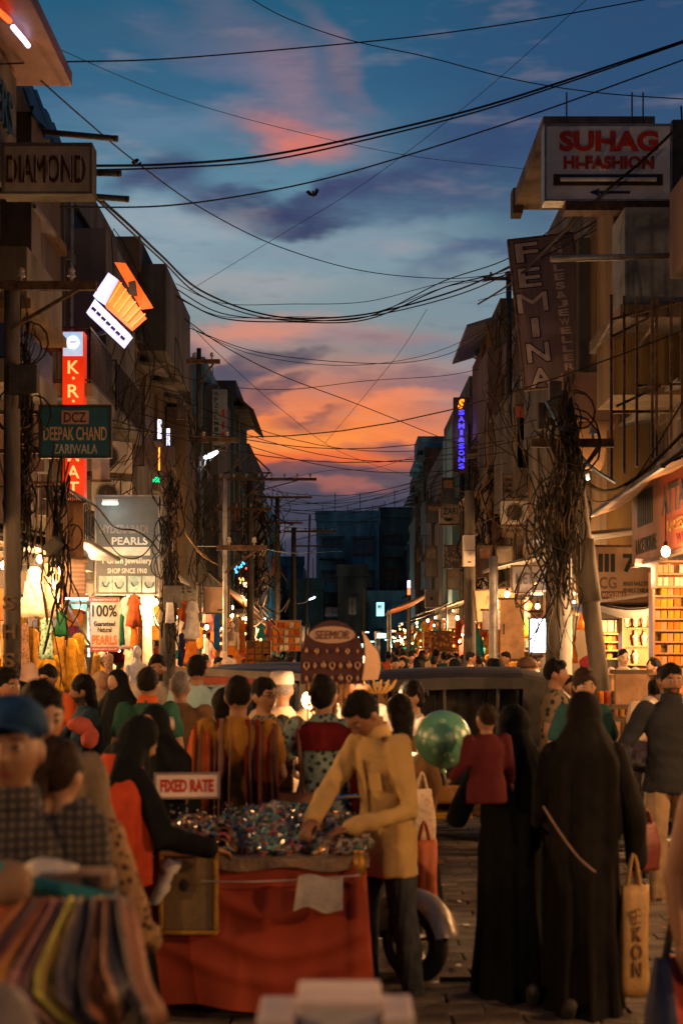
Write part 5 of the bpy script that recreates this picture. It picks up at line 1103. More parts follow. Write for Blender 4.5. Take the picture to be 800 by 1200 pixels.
G = [('cream frilled dress hung high beside the near left pole', 40, 664, 722, 30, 'cream', 20.8, 'tiered'), ('second cream frilled dress, right of the near left pole', 56, 660, 724, 28, 'cream', 21.2, 'tiered'),
     ('rust orange dupatta beside the cream dresses', 68, 664, 722, 11, 'rust', 21.4, 'strip'), ('green sequined long kurta below the cream dress', 54, 724, 772, 17, 'green', 20.6, 'straight'), ('yellow skirt under the green sequined kurta', 58, 768, 812, 34, 'yellow', 21.2, 'dress'),
     ('mustard kurta right of the green one', 69, 742, 806, 16, 'mustard', 21.4, 'straight'), ('bright yellow gown left of the doorway tube', 83, 748, 812, 26, 'yellow', 21.8, 'dress'), ('bright yellow kurta hung behind the gown', 92, 742, 800, 18, 'yellow', 22.4, 'straight'),
     ('dark green leafy blouse above the yellow gown', 72, 716, 746, 16, 'dkgreen', 21, 'straight'), ('mustard gown behind the near pole', 38, 736, 806, 18, 'mustard', 21.4, 'straight'), ('yellow kurta at the frame edge left of the near pole', 6, 738, 800, 12, 'yellow', 20.4, 'straight'),
     ('red patterned banner cloth at the left frame edge', 5, 690, 728, 20, 'rust', 20.2, 'strip'), ('cream patterned cloth below the red banner', 4, 728, 772, 16, 'cream', 20.6, 'strip'), ('brown kurta between the pole and the gowns', 29, 730, 790, 12, 'brown', 21, 'straight'),
     ('rust coloured dress hung beside the pearls board', 157, 697, 735, 18, 'rust', 25, 'straight'), ('orange dupatta under the rust dress', 157, 732, 760, 9, 'orange', 25.1, 'strip'), ('cream dress right behind the pearls board', 147, 700, 760, 14, 'white', 25.3, 'straight'), ('dark green blouse at the pearls board edge', 142, 720, 756, 8, 'dkgreen', 24.8, 'straight'),
     ('cream shawl hanging beside the dazzling bulb', 172, 728, 790, 12, 'cream', 25.6, 'strip'), ('brown shawl beside the cream one', 166, 725, 780, 10, 'brown', 25.7, 'strip'), ('pale dress behind the green skirted mannequin', 152, 752, 800, 16, 'cream', 25.8, 'straight'), ('yellow shawl under the pearls board', 113, 766, 800, 10, 'mustard', 24.4, 'strip'), ('grey brown kurta under the pearls board', 128, 766, 812, 12, 'brown', 24.4, 'straight'),
     ('orange waistcoat hung below the white jumpsuit', 224, 752, 778, 17, 'orange', 24.9, 'straight'), ('navy kurta left of the orange waistcoat', 213, 742, 780, 10, 'navy', 25, 'straight'), ('white kurta behind the orange waistcoat', 241, 748, 776, 10, 'white', 27, 'straight'), ('orange kurta behind the jumpsuit', 234, 735, 760, 8, 'orange', 26.5, 'strip'), ('brown shirt high on the smothered pole', 199, 706, 730, 10, 'white', 24.2, 'strip'),
     ('bright blue cloth hanging beyond the tan board', 254, 714, 760, 7, 'blue', 33, 'strip'), ('red kurta right of the bright blue cloth', 249, 740, 770, 6, 'rust', 35, 'strip'), ('orange sari hanging right of the thin steel pole', 283, 728, 764, 9, 'orange', 42, 'strip'), ('cream kurta behind the orange sari', 276, 722, 762, 9, 'cream', 41, 'straight'), ('dark red gown in the far left stalls', 293, 730, 752, 12, 'maroon', 46, 'dress'),
     ('teal child dress in the far left stalls', 306, 732, 748, 11, 'teal', 45, 'dress'), ('pink child dress next to the teal one', 315, 728, 746, 9, 'pink', 46, 'dress'), ('dark green kurta in the stall behind the concrete pole', 602, 722, 745, 8, 'dkgreen', 30, 'straight'), ('red cloth left of the dark green kurta', 566, 718, 745, 8, 'rust', 33, 'strip'), ('pink cloth under the cream tilted board', 618, 700, 725, 8, 'pink', 28, 'strip'),
     ('white blouse hanging by the pale post', 640, 770, 800, 18, 'white', 19, 'straight'), ('red strip of cloth on the far right stall post', 537, 728, 756, 8, 'rust', 39, 'strip'), ('cream shawl by the far right stall post', 547, 722, 750, 7, 'white', 38, 'strip')]
for g_ in G: garment(*g_)
garment('white jumpsuit hung on the pole below the green lamp shade', 225, 704, 748, 18, 'white', 24.8, 'straight')

# mannequins
def mannequin(label, px, py, d, top, skirt, H=1.62, head=True):
    t = thing('mannequin', P(px, py, d) - Vector((0, 0, H)), 0, label, 'mannequin')
    sk = mat('mannequin_skin', (.55, .45, .38), .35, var=.1, bump=0)
    q = MB(); q.loft([(0, 0, H - .78, .13, .09), (0, 0, H - .68, .105, .08), (0, 0, H - .5, .12, .09), (0, 0, H - .38, .14, .09), (0, 0, H - .32, .15, .07), (0, 0, H - .29, .06, .05), (0, 0, H - .2, .045, .045)], 18); q.build('torso', cl[top] if top else sk, t, smooth=True)
    if head:
        q = MB(); q.ell((0, -.01, H - .11), (.075, .09, .115)); q.ell((0, -.098, H - .12), (.012, .02, .02)); q.build('head', sk, t, smooth=True)
        q = MB(); q.ell((0, .02, H - .085), (.084, .095, .105)); q.build('wig', cl['black'], t, smooth=True)
    for s_ in (-1, 1):
        q = MB(); q.limb([(s_ * .15, 0, H - .36), (s_ * .18, .01, H - .6), (s_ * .17, -.06, H - .8)], (.045, .035, .025), 10); q.build('arm', cl[top] if top else sk, t, smooth=True)
    if skirt:
        q = MB(); q.loft([(0, 0, H - .7, .12, .09), (0, 0, H - .85, .17, .13), (0, 0, H - 1.2, .24, .2), (0, 0, H - 1.5, .32, .27)], 30, fold=lambda i, a: .03 * i * math.sin(9 * a)); q.build('skirt', cl[skirt], t, smooth=True)
    q = MB(); q.tube([(0, 0, 0.01), (0, 0, H - .75)], .02, 8); q.loft([(0, 0, 0, .16, .16), (0, 0, .02, .15, .15)], 20); q.build('stand', M['steel'], t)
mannequin('white headed mannequin in a green skirt below the rust dress', 161, 756, 23.5, 'white', 'dkgreen'); mannequin('headless cream mannequin left of the rickshaws', 262, 748, 22, 'cream', None, 1.5, False); mannequin('mannequin in orange among the far left stalls', 272, 728, 40, 'cream', 'orange'); mannequin('dark haired mannequin beside the navy kurta', 120, 762, 24.6, 'mustard', 'mustard')
mannequin('mannequin in white next to the bright screen', 652, 756, 20, 'white', 'pink', 1.5); mannequin('child mannequin hung with cloth by the blue cloth', 246, 752, 30, 'pink', 'rust', 1.3)

# stacked goods on shelves: countable boxes as parts
def shelf(label, x, y, z, w, h, dpt, rows, cols, cols_m, rz=0.0, name='goods_shelf', kind='box', lit=1.0):
    t = thing(name, (x, y, z), rz, label, 'shelf'); rr = random.Random(int(x * 31 + y * 7)); q = MB()
    for r_ in range(rows + 1): q.bb(-w / 2, w / 2, 0, dpt, r_ * h / rows - .012, r_ * h / rows + .012)
    q.bb(-w / 2 - .03, -w / 2, -.01, dpt, -.02, h + .02); q.bb(w / 2, w / 2 + .03, -.01, dpt, -.02, h + .02); q.bb(-w / 2, w / 2, dpt - .02, dpt - .003, .013, h - .013); q.build('rack', M['wood_lit'], t)
    cw, rh = w / cols, h / rows
    if kind == 'box':
        q = MB(); q.box((0, 0, 0), (cw * .86, dpt * .6, rh * .72)); mes = [q.mesh('box', cl[c] if c in cl else M[c], False) for c in cols_m]
    elif kind == 'roll':
        q = MB(); q.tube([(0, 0, -rh * .38), (0, 0, rh * .38)], cw * .42, 10); mes = [q.mesh('roll', cl[c] if c in cl else M[c], True) for c in cols_m]
    else:
        q = MB(); q.loft([(0, 0, -rh * .4, cw * .2, cw * .14), (0, 0, -rh * .1, cw * .34, cw * .16), (0, 0, rh * .12, cw * .38, cw * .13), (0, 0, rh * .22, cw * .16, cw * .1), (0, 0, rh * .4, cw * .13, cw * .09)], 14); mes = [q.mesh('bust', mat('bust_white', (.6, .48, .38), .5, var=.1), True)]
        q = MB(); n_ = 18; q.tube([(cw * .3 * math.cos(a), -cw * .17, rh * .08 + rh * .34 * math.sin(a)) for a in [PI + PI * k / n_ for k in range(n_ + 1)]], cw * .045, 6); neck = q.mesh('necklace', mat('necklace_gold', (.5, .22, .05), .3, .7, var=.4, scale=30))
    for r_ in range(rows):
        for c_ in range(cols):
            if rr.random() < .06: continue
            me = rr.choice(mes); Mx = Matrix.Translation((-w / 2 + (c_ + .5) * cw, dpt * .4, (r_ + .5) * rh - rh * (.12 if kind == 'box' else .05))) @ Matrix.Rotation(rr.uniform(-.08, .08), 4, 'Z')
            o = piece(me, me.name.split('.')[0], t, Mx)
            if kind == 'bust': piece(neck, 'necklace', o, Matrix.Identity(4))
    return t
shelf('glass shelves with rows of white necklace busts behind the counter', X(757, 21.2), 21.2, 1.35, .66, 1.35, .3, 5, 5, ['cream'], kind='bust')
shelf('wall of glowing orange packets at the right frame edge', X(786, 18.6), 18.6, 1.35, .42, 1.5, .25, 10, 5, ['orange', 'wood_lit', 'yellow'])
shelf('upper shelf of orange boxes above the glowing wall of packets', X(790, 18), 18, 2.65, .42, .32, .25, 2, 6, ['wood_lit', 'cream'])
shelf('rack of orange folded goods behind the leaning pole', X(711, 22), 22, 1.7, .36, .9, .3, 7, 4, ['orange', 'rust', 'mustard'])
shelf('orange patterned notice rack left of the pale post', X(649, 22.8), 22.8, 1.4, .24, 1.35, .2, 8, 1, ['cream', 'white', 'orange'])
shelf('stall rack of tiny orange goods far off on the right', X(517, 40.5), 40.5, 1.7, .95, .6, .3, 4, 9, ['orange', 'yellow', 'rust', 'cream'])
shelf('orange crates stacked in the far left stalls', X(303, 43.5), 43.5, 1.3, .7, .75, .3, 4, 3, ['orange', 'mustard'])
shelf('slatted orange goods rack behind the front rickshaw', X(332, 56), 56, 1.7, 1.3, 1.2, .3, 4, 6, ['rust', 'orange', 'cream'])
shelf('low rack of boxes below the tan door on the right', X(610, 25), 25, .95, .7, .55, .3, 2, 6, ['mustard', 'white', 'cream'], kind='roll')
shelf('rack of bangle boxes deep in the shop behind the near pole', -5.0, 23, .7, .9, 1.8, .3, 6, 5, ['yellow', 'rust', 'orange', 'cream'])
shelf('rack of bangle boxes deep in the counter shop', 5.4, 22.6, .5, .9, 1.9, .3, 6, 5, ['orange', 'rust', 'cream'])
shelf('small shelf of pale packets over the jewellery counter', X(716, 21.4), 21.4, 2.1, .3, .5, .2, 2, 3, ['cream', 'white'])
# far sprinkle of lit goods, beyond counting
q = MB(); rr = random.Random(11)
for i in range(900):
    s_ = -1 if rr.random() < .45 else 1; y = rr.uniform(30, 88); x = s_ * (4.4 - rr.random() * 1.4 * (1 if y > 44 else .3)); z = rr.uniform(.9, 2.7); a = rr.uniform(.04, .16)
    q.box((x, y, z), (a, a, a * rr.uniform(.6, 2.2)), rz=rr.uniform(0, 3), mi=rr.randrange(5))
tag(q.build('hung_goods', [cl['orange'], cl['cream'], cl['rust'], cl['yellow'], cl['teal']]), 'countless small goods hung in the far stalls on both sides', 'goods', kind='stuff')
q = MB()
for i in range(230):
    s_ = -1 if rr.random() < .45 else 1; y = rr.uniform(26, 90); x = s_ * rr.uniform(2.9, 4.8); z = rr.uniform(1.8, 3.1)
    q.ell((x, y, z), (.018 + .0004 * y, .018 + .0004 * y, .018 + .0004 * y), 6, 4, mi=rr.randrange(3))
tag(q.build('light_string', [glow('twinkle_a', (255, 190, 110), 14), glow('twinkle_b', (255, 120, 50), 9), glow('twinkle_c', (255, 235, 200), 16)]), 'tiny bulbs strung through the lit stalls on both sides', 'lights', kind='stuff')
q = MB(); cm2 = ['cream', 'orange', 'rust', 'yellow', 'white', 'maroon', 'teal', 'pink', 'mustard', 'brown']
for i in range(230):
    s_ = -1 if i % 5 < 3 else 1; y = rr.uniform(23, 64); x = s_ * (4.6 - rr.random() * (1.1 if y > 26 else .4)); w = rr.uniform(.14, .26); h = rr.uniform(.4, 1.0); z = rr.uniform(2.0, 3.0) if i % 3 else rr.uniform(1.2, 1.8); ph = rr.uniform(0, 6); kf = rr.randint(4, 7)
    q.loft([(x, y, z - h * u, w * a, .05 + .03 * u) for u, a in ((0, .25), (.05, .7), (.12, 1), (.3, .8), (.5, .85), (.8, 1.05), (1, 1.2))], 16, fold=lambda i_, a: .03 * i_ * math.sin(kf * a + ph), mi=rr.randrange(10))
tag(q.build('hung_clothes', [cl[n_] for n_ in cm2], smooth=True), 'dense rows of clothes hung along the stalls on both sides', 'clothes', kind='stuff')
for (x, y, lb) in ((-4.5, 24.3, 'bulb inside the first left shop behind the jewellery board'), (-4.4, 29.5, 'bulb inside the left shop behind the smothered pole'), (-4.2, 37, 'bulb in the shop under the narrow left block'), (-4.0, 52, 'bulb in the shop under the slate block'), (4.3, 34, 'bulb in the shop right of the white cabinet pole'), (4.2, 46, 'bulb in the stall under the tin hooded block')): bulb(lb, x, y, 2.9, 75)
# patterned hangings
for (px0, py0, px1, py1, d, c, pt, c2, lb) in ((505, 741, 530, 762, 39, (.42, .22, .04), 'dots', (.16, .05, .02), 'gold patterned cloth spread over the far right stall'), (586, 703, 614, 772, 26.6, (.46, .27, .13), None, None, 'plain tan door panel in the right hand stalls'), (565, 716, 612, 738, 27.5, (.5, .4, .36), None, None, 'white board edge above the dark doorway of the right stall'), (622, 718, 648, 768, 23.6, (.3, .08, .04), 'dots', (.5, .35, .25), 'red framed poster wall behind the bright screen'), (646, 700, 660, 726, 23.2, (.3, .28, .28), 'dots', (.12, .1, .1), 'grey poster beside the small framed picture'),
    (54, 584, 78, 650, 19.0, (.22, .15, .1), 'stripex', (.12, .08, .06), 'worn striped boarding behind the wire loops on the left'), (78, 590, 98, 652, 19.2, (.2, .11, .06), None, None, 'plain brown boarding beside the striped boarding'), (74, 660, 100, 697, 20.5, (.2, .12, .09), 'stripe', (.13, .08, .06), 'half lowered brown roller shutter over the left doorway'), (108, 536, 128, 562, 26, (.36, .27, .23), None, None, 'blank pinkish board under the teal board'),
    (720, 790, 758, 826, 13.0, (.36, .2, .1), None, None, 'tan cardboard panel leaning on the counter front'), (520, 640, 540, 665, 46, (.26, .22, .18), 'dots', (.1, .08, .07), 'faded board under the small teal board')):
    t = thing('panel_board', P((px0 + px1) / 2, (py0 + py1) / 2, d), 0, lb, 'panel'); w, h = (px1 - px0) / F * d, (py1 - py0) / F * d
    m_ = mat('pb%d_%d' % (px0, py0), c, .75, var=.35, scale=4, pat=pt, col2=c2, pscale=9 if pt != 'stripe' else 5); q = MB(); q.box((0, 0, 0), (w, .05, h)); q.build('face', m_, t, bevel=.004)
    q = MB(); q.box((0, .01, h / 2 + .02), (w + .08, .07, .04)); q.box((0, .01, -h / 2 - .02), (w + .08, .07, .04)); q.build('edging', M['wood'], t)
    if py1 - py0 > 60 and px0 == 586: q = MB(); q.box((-w * .36, -.03, 0), (.03, .02, .2)); q.build('handle', M['steel'], t)
# counter, rolls, small signs of the right shop
t = thing('shop_counter', (3.42, 16.8, 0), 0, 'tall orange wooden counter in front of the shopkeeper', 'counter'); q = MB(); q.bb(-.24, .24, 0, .5, 0, 1.55); q.build('body', M['wood_lit'], t, bevel=.01); q = MB(); q.bb(-.28, .28, -.04, .54, 1.552, 1.6); q.build('top', M['wood_lit'], t, bevel=.005); q = MB(); q.bb(-.12, .2, -.03, -.003, .2, 1.3); q.build('front_panel', M['wood'], t, bevel=.005)
t = thing('street_table', (3.05, 14.2, 0), 0, 'low trestle table carrying the upright bangle rolls', 'table'); q = MB(); q.bb(-.55, .55, 0, .5, 1.14, 1.18); q.build('tabletop', M['wood'], t)
for a, b_ in ((-.5, .05), (.5, .05), (-.5, .45), (.5, .45)): q = MB(); q.tube([(a, b_, 0), (a, b_, 1.14)], .02, 8); q.build('leg', M['steel'], t)
q = MB(); q.tube([(0, 0, 0), (0, 0, .02), (0, 0, .24), (0, 0, .26)], [.030, .036, .036, .03], 12); rm = [q.mesh('bangle_roll', cl[c], True) for c in ('orange', 'mustard', 'brown', 'rust')]
for k in range(13):
    o = bpy.data.objects.new('bangle_roll', rm[(k * 7) % 4]); COL.objects.link(o); o.location = (2.6 + k * .072, 14.3 + .02 * (k % 2), 1.185); tag(o, 'wrapped bangle roll standing in a row on the trestle table', 'bangle roll', 'bangle rolls in a row')
# ================================================================== people
def fuse(mb, voxel, smooth=3, wrinkle=0.0, wscale=9.0, wst=(1, 1, .5)):
    me = mb.mesh('tmp', [bpy.data.materials[0]]); o = bpy.data.objects.new('tmp', me); COL.objects.link(o)
    r_ = o.modifiers.new('r', 'REMESH'); r_.mode = 'VOXEL'; r_.voxel_size = voxel; r_.use_smooth_shade = True
    if smooth: s_ = o.modifiers.new('s', 'SMOOTH'); s_.factor = .5; s_.iterations = smooth
    dg = bpy.context.evaluated_depsgraph_get(); out = bpy.data.meshes.new_from_object(o.evaluated_get(dg))
    bpy.data.objects.remove(o); bpy.data.meshes.remove(me)
    out.materials.clear()
    if wrinkle and len(out.vertices):
        n = len(out.vertices); co = np.empty(n * 3); out.vertices.foreach_get('co', co); co = co.reshape(-1, 3); nr = np.empty(n * 3); out.vertices.foreach_get('normal', nr); nr = nr.reshape(-1, 3)
        off = rnd.uniform(0, 50)
        # folds: cheap sums of tilted waves, broken up by slower ones
        x, y, z = co[:, 0] * wst[0], co[:, 1] * wst[1], co[:, 2] * wst[2]; d = np.zeros(n)
        for k in range(5):
            a, b_, c = rnd.uniform(-1, 1), rnd.uniform(-1, 1), rnd.uniform(-1, 1); f = wscale * (1 + .6 * k)
            ph = 2.0 * np.sin(f * .45 * (b_ * x - c * z + a * y) + off + k)
            d += np.sin(f * (a * x * 2 + b_ * y * 2 + c * z * 2.2) * 2 + ph) / (1 + .5 * k)
        co += nr * (d * wrinkle)[:, None]; out.vertices.foreach_set('co', co.ravel()); out.update()
    out.polygons.foreach_set('use_smooth', [True] * len(out.polygons)); return out
def centres(me):
    n = len(me.polygons); c = np.empty(n * 3); me.polygons.foreach_get('center', c); return c.reshape(-1, 3)
skin_m = [mat('skin_a', (.22, .105, .055), .55, var=.15, bump=.08, spec=.35), mat('skin_b', (.30, .16, .09), .55, var=.15, bump=.08, spec=.35), mat('skin_c', (.13, .06, .035), .55, var=.15, bump=.08, spec=.35), mat('skin_pale', (.42, .25, .17), .55, var=.12, bump=.08, spec=.35)]
lip_m = mat('lips', (.2, .06, .045), .45, var=.1, bump=0); eye_m = mat('eye_white', (.2, .17, .15), .5, var=.05, bump=0); iris_m = mat('iris', (.012, .008, .006), .2, var=0, bump=0); brow_m = mat('brow_hair', (.02, .013, .01), .8, var=.2, bump=.2)
hair_m = mat('hair_black', (.007, .0055, .005), .6, var=.5, scale=40, bump=1.0, bscale=120, spec=.12); hairb_m = mat('hair_brown', (.03, .014, .008), .6, var=.5, scale=40, bump=1.0, bscale=120, spec=.12); hairg_m = mat('hair_grey', (.14, .12, .11), .7, var=.4, scale=40, bump=.8, bscale=90)
def head_mesh(beard=False):
    """head centred on the origin, face towards -Y, chin at z -.115, crown at .115"""
    n, m_ = 40, 28; mb = MB(); vs = []
    for i in range(m_ + 1):
        t = -PI / 2 + PI * i / m_
        for k in range(n):
            a = 2 * PI * k / n; x, y, z = math.cos(t) * math.sin(a), -math.cos(t) * math.cos(a), math.sin(t)
            X_, Y_, Z_ = x * .076, y * .096, z * .116
            if Z_ < -.01: f = 1 - .34 * ((-Z_ - .01) / .105) ** 1.3; X_ *= f; Y_ = Y_ * (1 - .10 * (-Z_ / .115)) - .012 * (-Z_ / .115)
            if Y_ < 0:
                g_ = lambda cx, cz, sx_, sz_: math.exp(-((X_ - cx) / sx_) ** 2 - ((Z_ - cz) / sz_) ** 2)
                Y_ += .004 * (1 if abs(X_) < .06 else 0)
                Y_ -= .024 * g_(0, -.028, .012, .016) + .014 * g_(0, -.004, .008, .026)          # nose
                Y_ += .012 * (g_(-.031, .006, .017, .012) + g_(.031, .006, .017, .012))            # sockets
                Y_ -= .006 * (g_(-.028, .026, .022, .008) + g_(.028, .026, .022, .008))            # brow
                Y_ -= .007 * g_(0, -.062, .022, .008) - .004 * g_(0, -.0625, .02, .0025)            # lips
                Y_ -= .008 * g_(0, -.098, .022, .014)                                               # chin
                Y_ -= .004 * (g_(-.045, -.03, .016, .02) + g_(.045, -.03, .016, .02))               # cheeks
            else: Y_ *= 1.03
            vs.append((X_, Y_, Z_))
    fs = [(i * n + k, i * n + (k + 1) % n, (i + 1) * n + (k + 1) % n, (i + 1) * n + k) for i in range(m_) for k in range(n)]
    mb.add(vs, fs)
    for s_ in (-1, 1):
        mb.ell((s_ * .078, .012, -.004), (.010, .022, .034), 10, 8, M=Matrix.Rotation(R(12 * s_), 3, 'Z')); mb.ell((s_ * .031, -.079, .006), (.0135, .0135, .0125), 12, 8)
    return mb
HEADV = head_mesh()
def hand(mb, p, d, wax, k, curl=.5, side=1):
    d = Vector(d).normalized(); w = (Vector(wax) - d * d.dot(Vector(wax))).normalized(); nn = d.cross(w) * side
    Mx = Matrix((w, nn, d)).transposed()
    mb.ell(Vector(p) + d * .045 * k, (.042 * k, .019 * k, .054 * k), 12, 8, M=Mx)
    for i, (o_, L_) in enumerate(((-.03, .062), (-.010, .072), (.011, .068), (.030, .052))):
        b0 = Vector(p) + d * .085 * k + w * o_ * k; a = curl
        d1 = (d * math.cos(a * .5) + nn * math.sin(a * .5)); d2 = (d * math.cos(a * 1.2) + nn * math.sin(a * 1.2)); d3 = (d * math.cos(a * 1.9) + nn * math.sin(a * 1.9))
        p1 = b0 + d1 * L_ * .45 * k; p2 = p1 + d2 * L_ * .33 * k; p3 = p2 + d3 * L_ * .22 * k
        mb.limb([b0 - d * .02 * k, p1, p2, p3], (.0098 * k, .009 * k, .0082 * k, .0075 * k), 8)
    b0 = Vector(p) + d * .03 * k - w * .034 * k; t1 = (d * .7 - w * .7 + nn * .25).normalized(); t2 = (d * .95 - w * .15 + nn * .35).normalized()
    mb.limb([b0, b0 + t1 * .036 * k, b0 + t1 * .036 * k + t2 * .03 * k], (.012 * k, .0105 * k, .009 * k), 8)
PEOPLE = {}
def person(label, x, y, rz=0.0, H=1.68, skin=0, top=None, sleeve='long', hem=.80, bottom=None, hair='short', hairm=None, lean=0.0, yaw=0.0, pitch=0.0, arms=None, legs=None, lod=2, cover=None, gown=None, shoes=None, beard=False, palms=('side', 'side'), wide=1.0, extras=None, z=0.0, collar=None, kid=False, curl=.5, flare=0.0, group=None, cat='person', legs_hidden=False):
    k = H / 1.70
    if gown is not None: wide *= .9
    t = thing('person', (x, y, z), rz, label, cat, group); vox = (.0075, .011, .017)[lod]
    def bend(p):
        p = Vector(p); z0, z1 = .95 * k, 1.25 * k
        if lean == 0 or p.z <= z0: return p
        L_ = z1 - z0; u = min(1.0, (p.z - z0) / L_); th = lean * u; Rr = L_ / lean
        c = Vector((0, -(Rr - Rr * math.cos(th)), z0 + Rr * math.sin(th))); rest = max(0.0, p.z - z1)
        return Vector((p.x, c.y + p.y * math.cos(th) - rest * math.sin(th), c.z + p.y * math.sin(th) * 1.0 + rest * math.cos(th)))
    hs = 1.0 if not kid else 1.25
    hc = Vector((0, -.012, 1.585)) * k; nk = Vector((0, 0.0, 1.465)) * k
    Hm = Matrix.Translation(nk) @ Matrix.Rotation(yaw, 4, 'Z') @ Matrix.Rotation(pitch, 4, 'X') @ Matrix.Translation(hc - nk) @ Matrix.Scale(k * hs, 4)
    # lean is applied rigidly to the head
    def bmat():
        o_ = bend((0, 0, 1.4 * k)); return Matrix.Translation(o_) @ Matrix.Rotation(lean, 4, 'X') @ Matrix.Translation((0, 0, -1.4 * k))
    HM = bmat() @ Hm
    arms = arms or {}; A = {}
    for s_ in (-1, 1):
        sh = bend((s_ * .175 * k * wide, .005, 1.385 * k)); el, ha = arms.get(s_, ((s_ * .245, .03, 1.11), (s_ * .25, -.05, .86)))
        A[s_] = (sh, Vector(el) * k, Vector(ha) * k)
    Lg = {}
    for s_ in (-1, 1):
        fx, fy, lift = (legs or {}).get(s_, (s_ * .10, 0.0, 0.0)); ffy = fy
        if gown is not None: fy, lift = fy * .3, 0.0
        hip = Vector((s_ * .088, 0, .90)) * k; an = Vector((fx, fy + .02, .085 + lift)) * k
        kn = (hip + an) / 2 + Vector((s_ * .01, -.02 - .10 * lift - .05 * abs(fy), .02)) * k; Lg[s_] = (hip, kn, an)
    # body: one continuous surface
    b = MB(); tr = MB(); W_ = wide
    tr.loft([(0, 0, .84 * k, .13 * k * W_, .09 * k), (0, 0, .92 * k, .15 * k * W_, .105 * k), (0, 0, 1.02 * k, .135 * k * W_, .095 * k), (0, 0, 1.15 * k, .135 * k * W_, .10 * k), (0, 0, 1.28 * k, .155 * k * W_, .105 * k), (0, 0, 1.37 * k, .155 * k * W_, .085 * k), (0, 0, 1.42 * k, .10 * k, .065 * k), (0, 0, 1.45 * k, .06 * k, .055 * k)], 18)
    tr.tube([(0, .004, 1.40 * k), (0, .0, 1.47 * k), (0, -.006, 1.53 * k)], [.062 * k, .054 * k, .054 * k], 14)
    tr.v = [tuple(bend(p)) for p in tr.v]; b.add(tr.v, tr.f)
    b.add([HM @ Vector(p) for p in HEADV.v], HEADV.f)
    for s_ in (-1, 1):
        sh, el, ha = A[s_]; b.limb([sh, (sh + el) / 2, el, (el * .4 + ha * .6), ha], [.052 * k, .046 * k, .038 * k, .033 * k, .025 * k], 12)
        hand(b, ha, ha - el, (0, 1, 0) if palms[(s_ + 1) // 2] == 'side' else (s_, 0, 0), k, curl, -s_)
        hip, kn, an = Lg[s_]
        if not legs_hidden:
            b.limb([hip, (hip + kn) / 2, kn, kn * .6 + an * .4, an], [.085 * k, .075 * k, .056 * k, .055 * k, .038 * k], 12)
            b.limb([an + Vector((0, .025, -.045)) * k, an + Vector((0, -.06, -.055)) * k, an + Vector((s_ * .01, -.145, -.062)) * k], [.034 * k, .034 * k, .022 * k], 10)
    me = fuse(b, vox, 2)
    me.materials.append(skin_m[skin])
    if lod < 2 or beard:
        for q_ in (lip_m, eye_m, iris_m, brow_m): me.materials.append(q_)
        c = centres(me); inv = np.array(HM.inverted()); h = c @ inv[:3, :3].T + inv[:3, 3]; mi = np.zeros(len(c), dtype=np.int32); X_, Y_, Z_ = h[:, 0], h[:, 1], h[:, 2]; fr = (Y_ < -.03) & (np.abs(Z_) < .125) & (np.abs(X_) < .09)
        mi[fr & (((X_) / .024) ** 2 + ((Z_ + .062) / .0085) ** 2 < 1)] = 1
        ex = np.minimum(((X_ - .031) / .0145) ** 2, ((X_ + .031) / .0145) ** 2); mi[fr & (ex + ((Z_ - .005) / .0065) ** 2 < 1)] = 2
        ex = np.minimum(((X_ - .031) / .0065) ** 2, ((X_ + .031) / .0065) ** 2); mi[fr & (ex + ((Z_ - .005) / .0065) ** 2 < 1)] = 3
        ex = np.minimum(((X_ - .032) / .020) ** 2, ((X_ + .032) / .020) ** 2); mi[fr & (ex + ((Z_ - .026) / .005) ** 2 < 1)] = 4
        if beard:
            bd = (np.abs(X_) < .085) & (Y_ < .015) & (Y_ > -.2) & (Z_ < -.045 + .0 * X_) & (Z_ > -.135) & ~((mi == 1)); bd &= ~((Z_ > -.045 - .03) & (np.abs(X_) < .02) & (Z_ < -.05)) | (Z_ < -.075)
            mi[bd] = 4; mi[fr & (np.abs(X_) < .03) & (np.abs(Z_ + .049) < .005)] = 4
        me.polygons.foreach_set('material_index', mi)
    o = bpy.data.objects.new('body', me); COL.objects.link(o); o.parent = t
    def add(mb, nm, m__, sm=True, par=None):
        q_ = mb.mesh(nm, m__, sm) if isinstance(mb, MB) else mb
        if not isinstance(mb, MB): q_.materials.append(m__); q_.name = nm
        o_ = bpy.data.objects.new(nm, q_); COL.objects.link(o_); o_.parent = par or t; return o_
    # hair
    hm = hairm or hair_m
    if hair != 'none':
        q = MB(); ho = Vector((rnd.uniform(0, 9), rnd.uniform(0, 9), 0)); nz = lambda p: 1 + .07 * mnoise.noise(Vector(p) * 24 + ho) + .05 * mnoise.noise(Vector(p) * 70 + ho)
        sc_ = {'short': (.084, .098, .104), 'crop': (.080, .094, .1), 'long': (.089, .102, .107), 'bun': (.086, .1, .104), 'pony': (.086, .1, .104)}[hair]
        q.ell((0, .0165, .030), sc_, 26, 18)
        if hair == 'short': q.ell((0, -.045, .082), (.062, .045, .038), 14, 9)
        if hair == 'long': q.ell((0, .055, -.03), (.088, .06, .12), 18, 12); q.ell((0, .07, -.13), (.075, .045, .12), 18, 12)
        if hair == 'bun': q.ell((0, .112, .015), (.045, .04, .045), 14, 10); q.ell((0, .04, -.02), (.078, .07, .07), 16, 10)
        if hair == 'pony': q.ell((0, .105, .0), (.03, .03, .035), 12, 8); q.limb([(0, .11, 0), (.01, .14, -.08), (.015, .125, -.2), (.02, .11, -.32)], (.035, .045, .04, .02), 12)
        q.v = [tuple(HM @ (Vector(p) * nz(p))) for p in q.v]; add(q, 'hair', hm)
    wr = (.0042, .0036, .003)[lod]
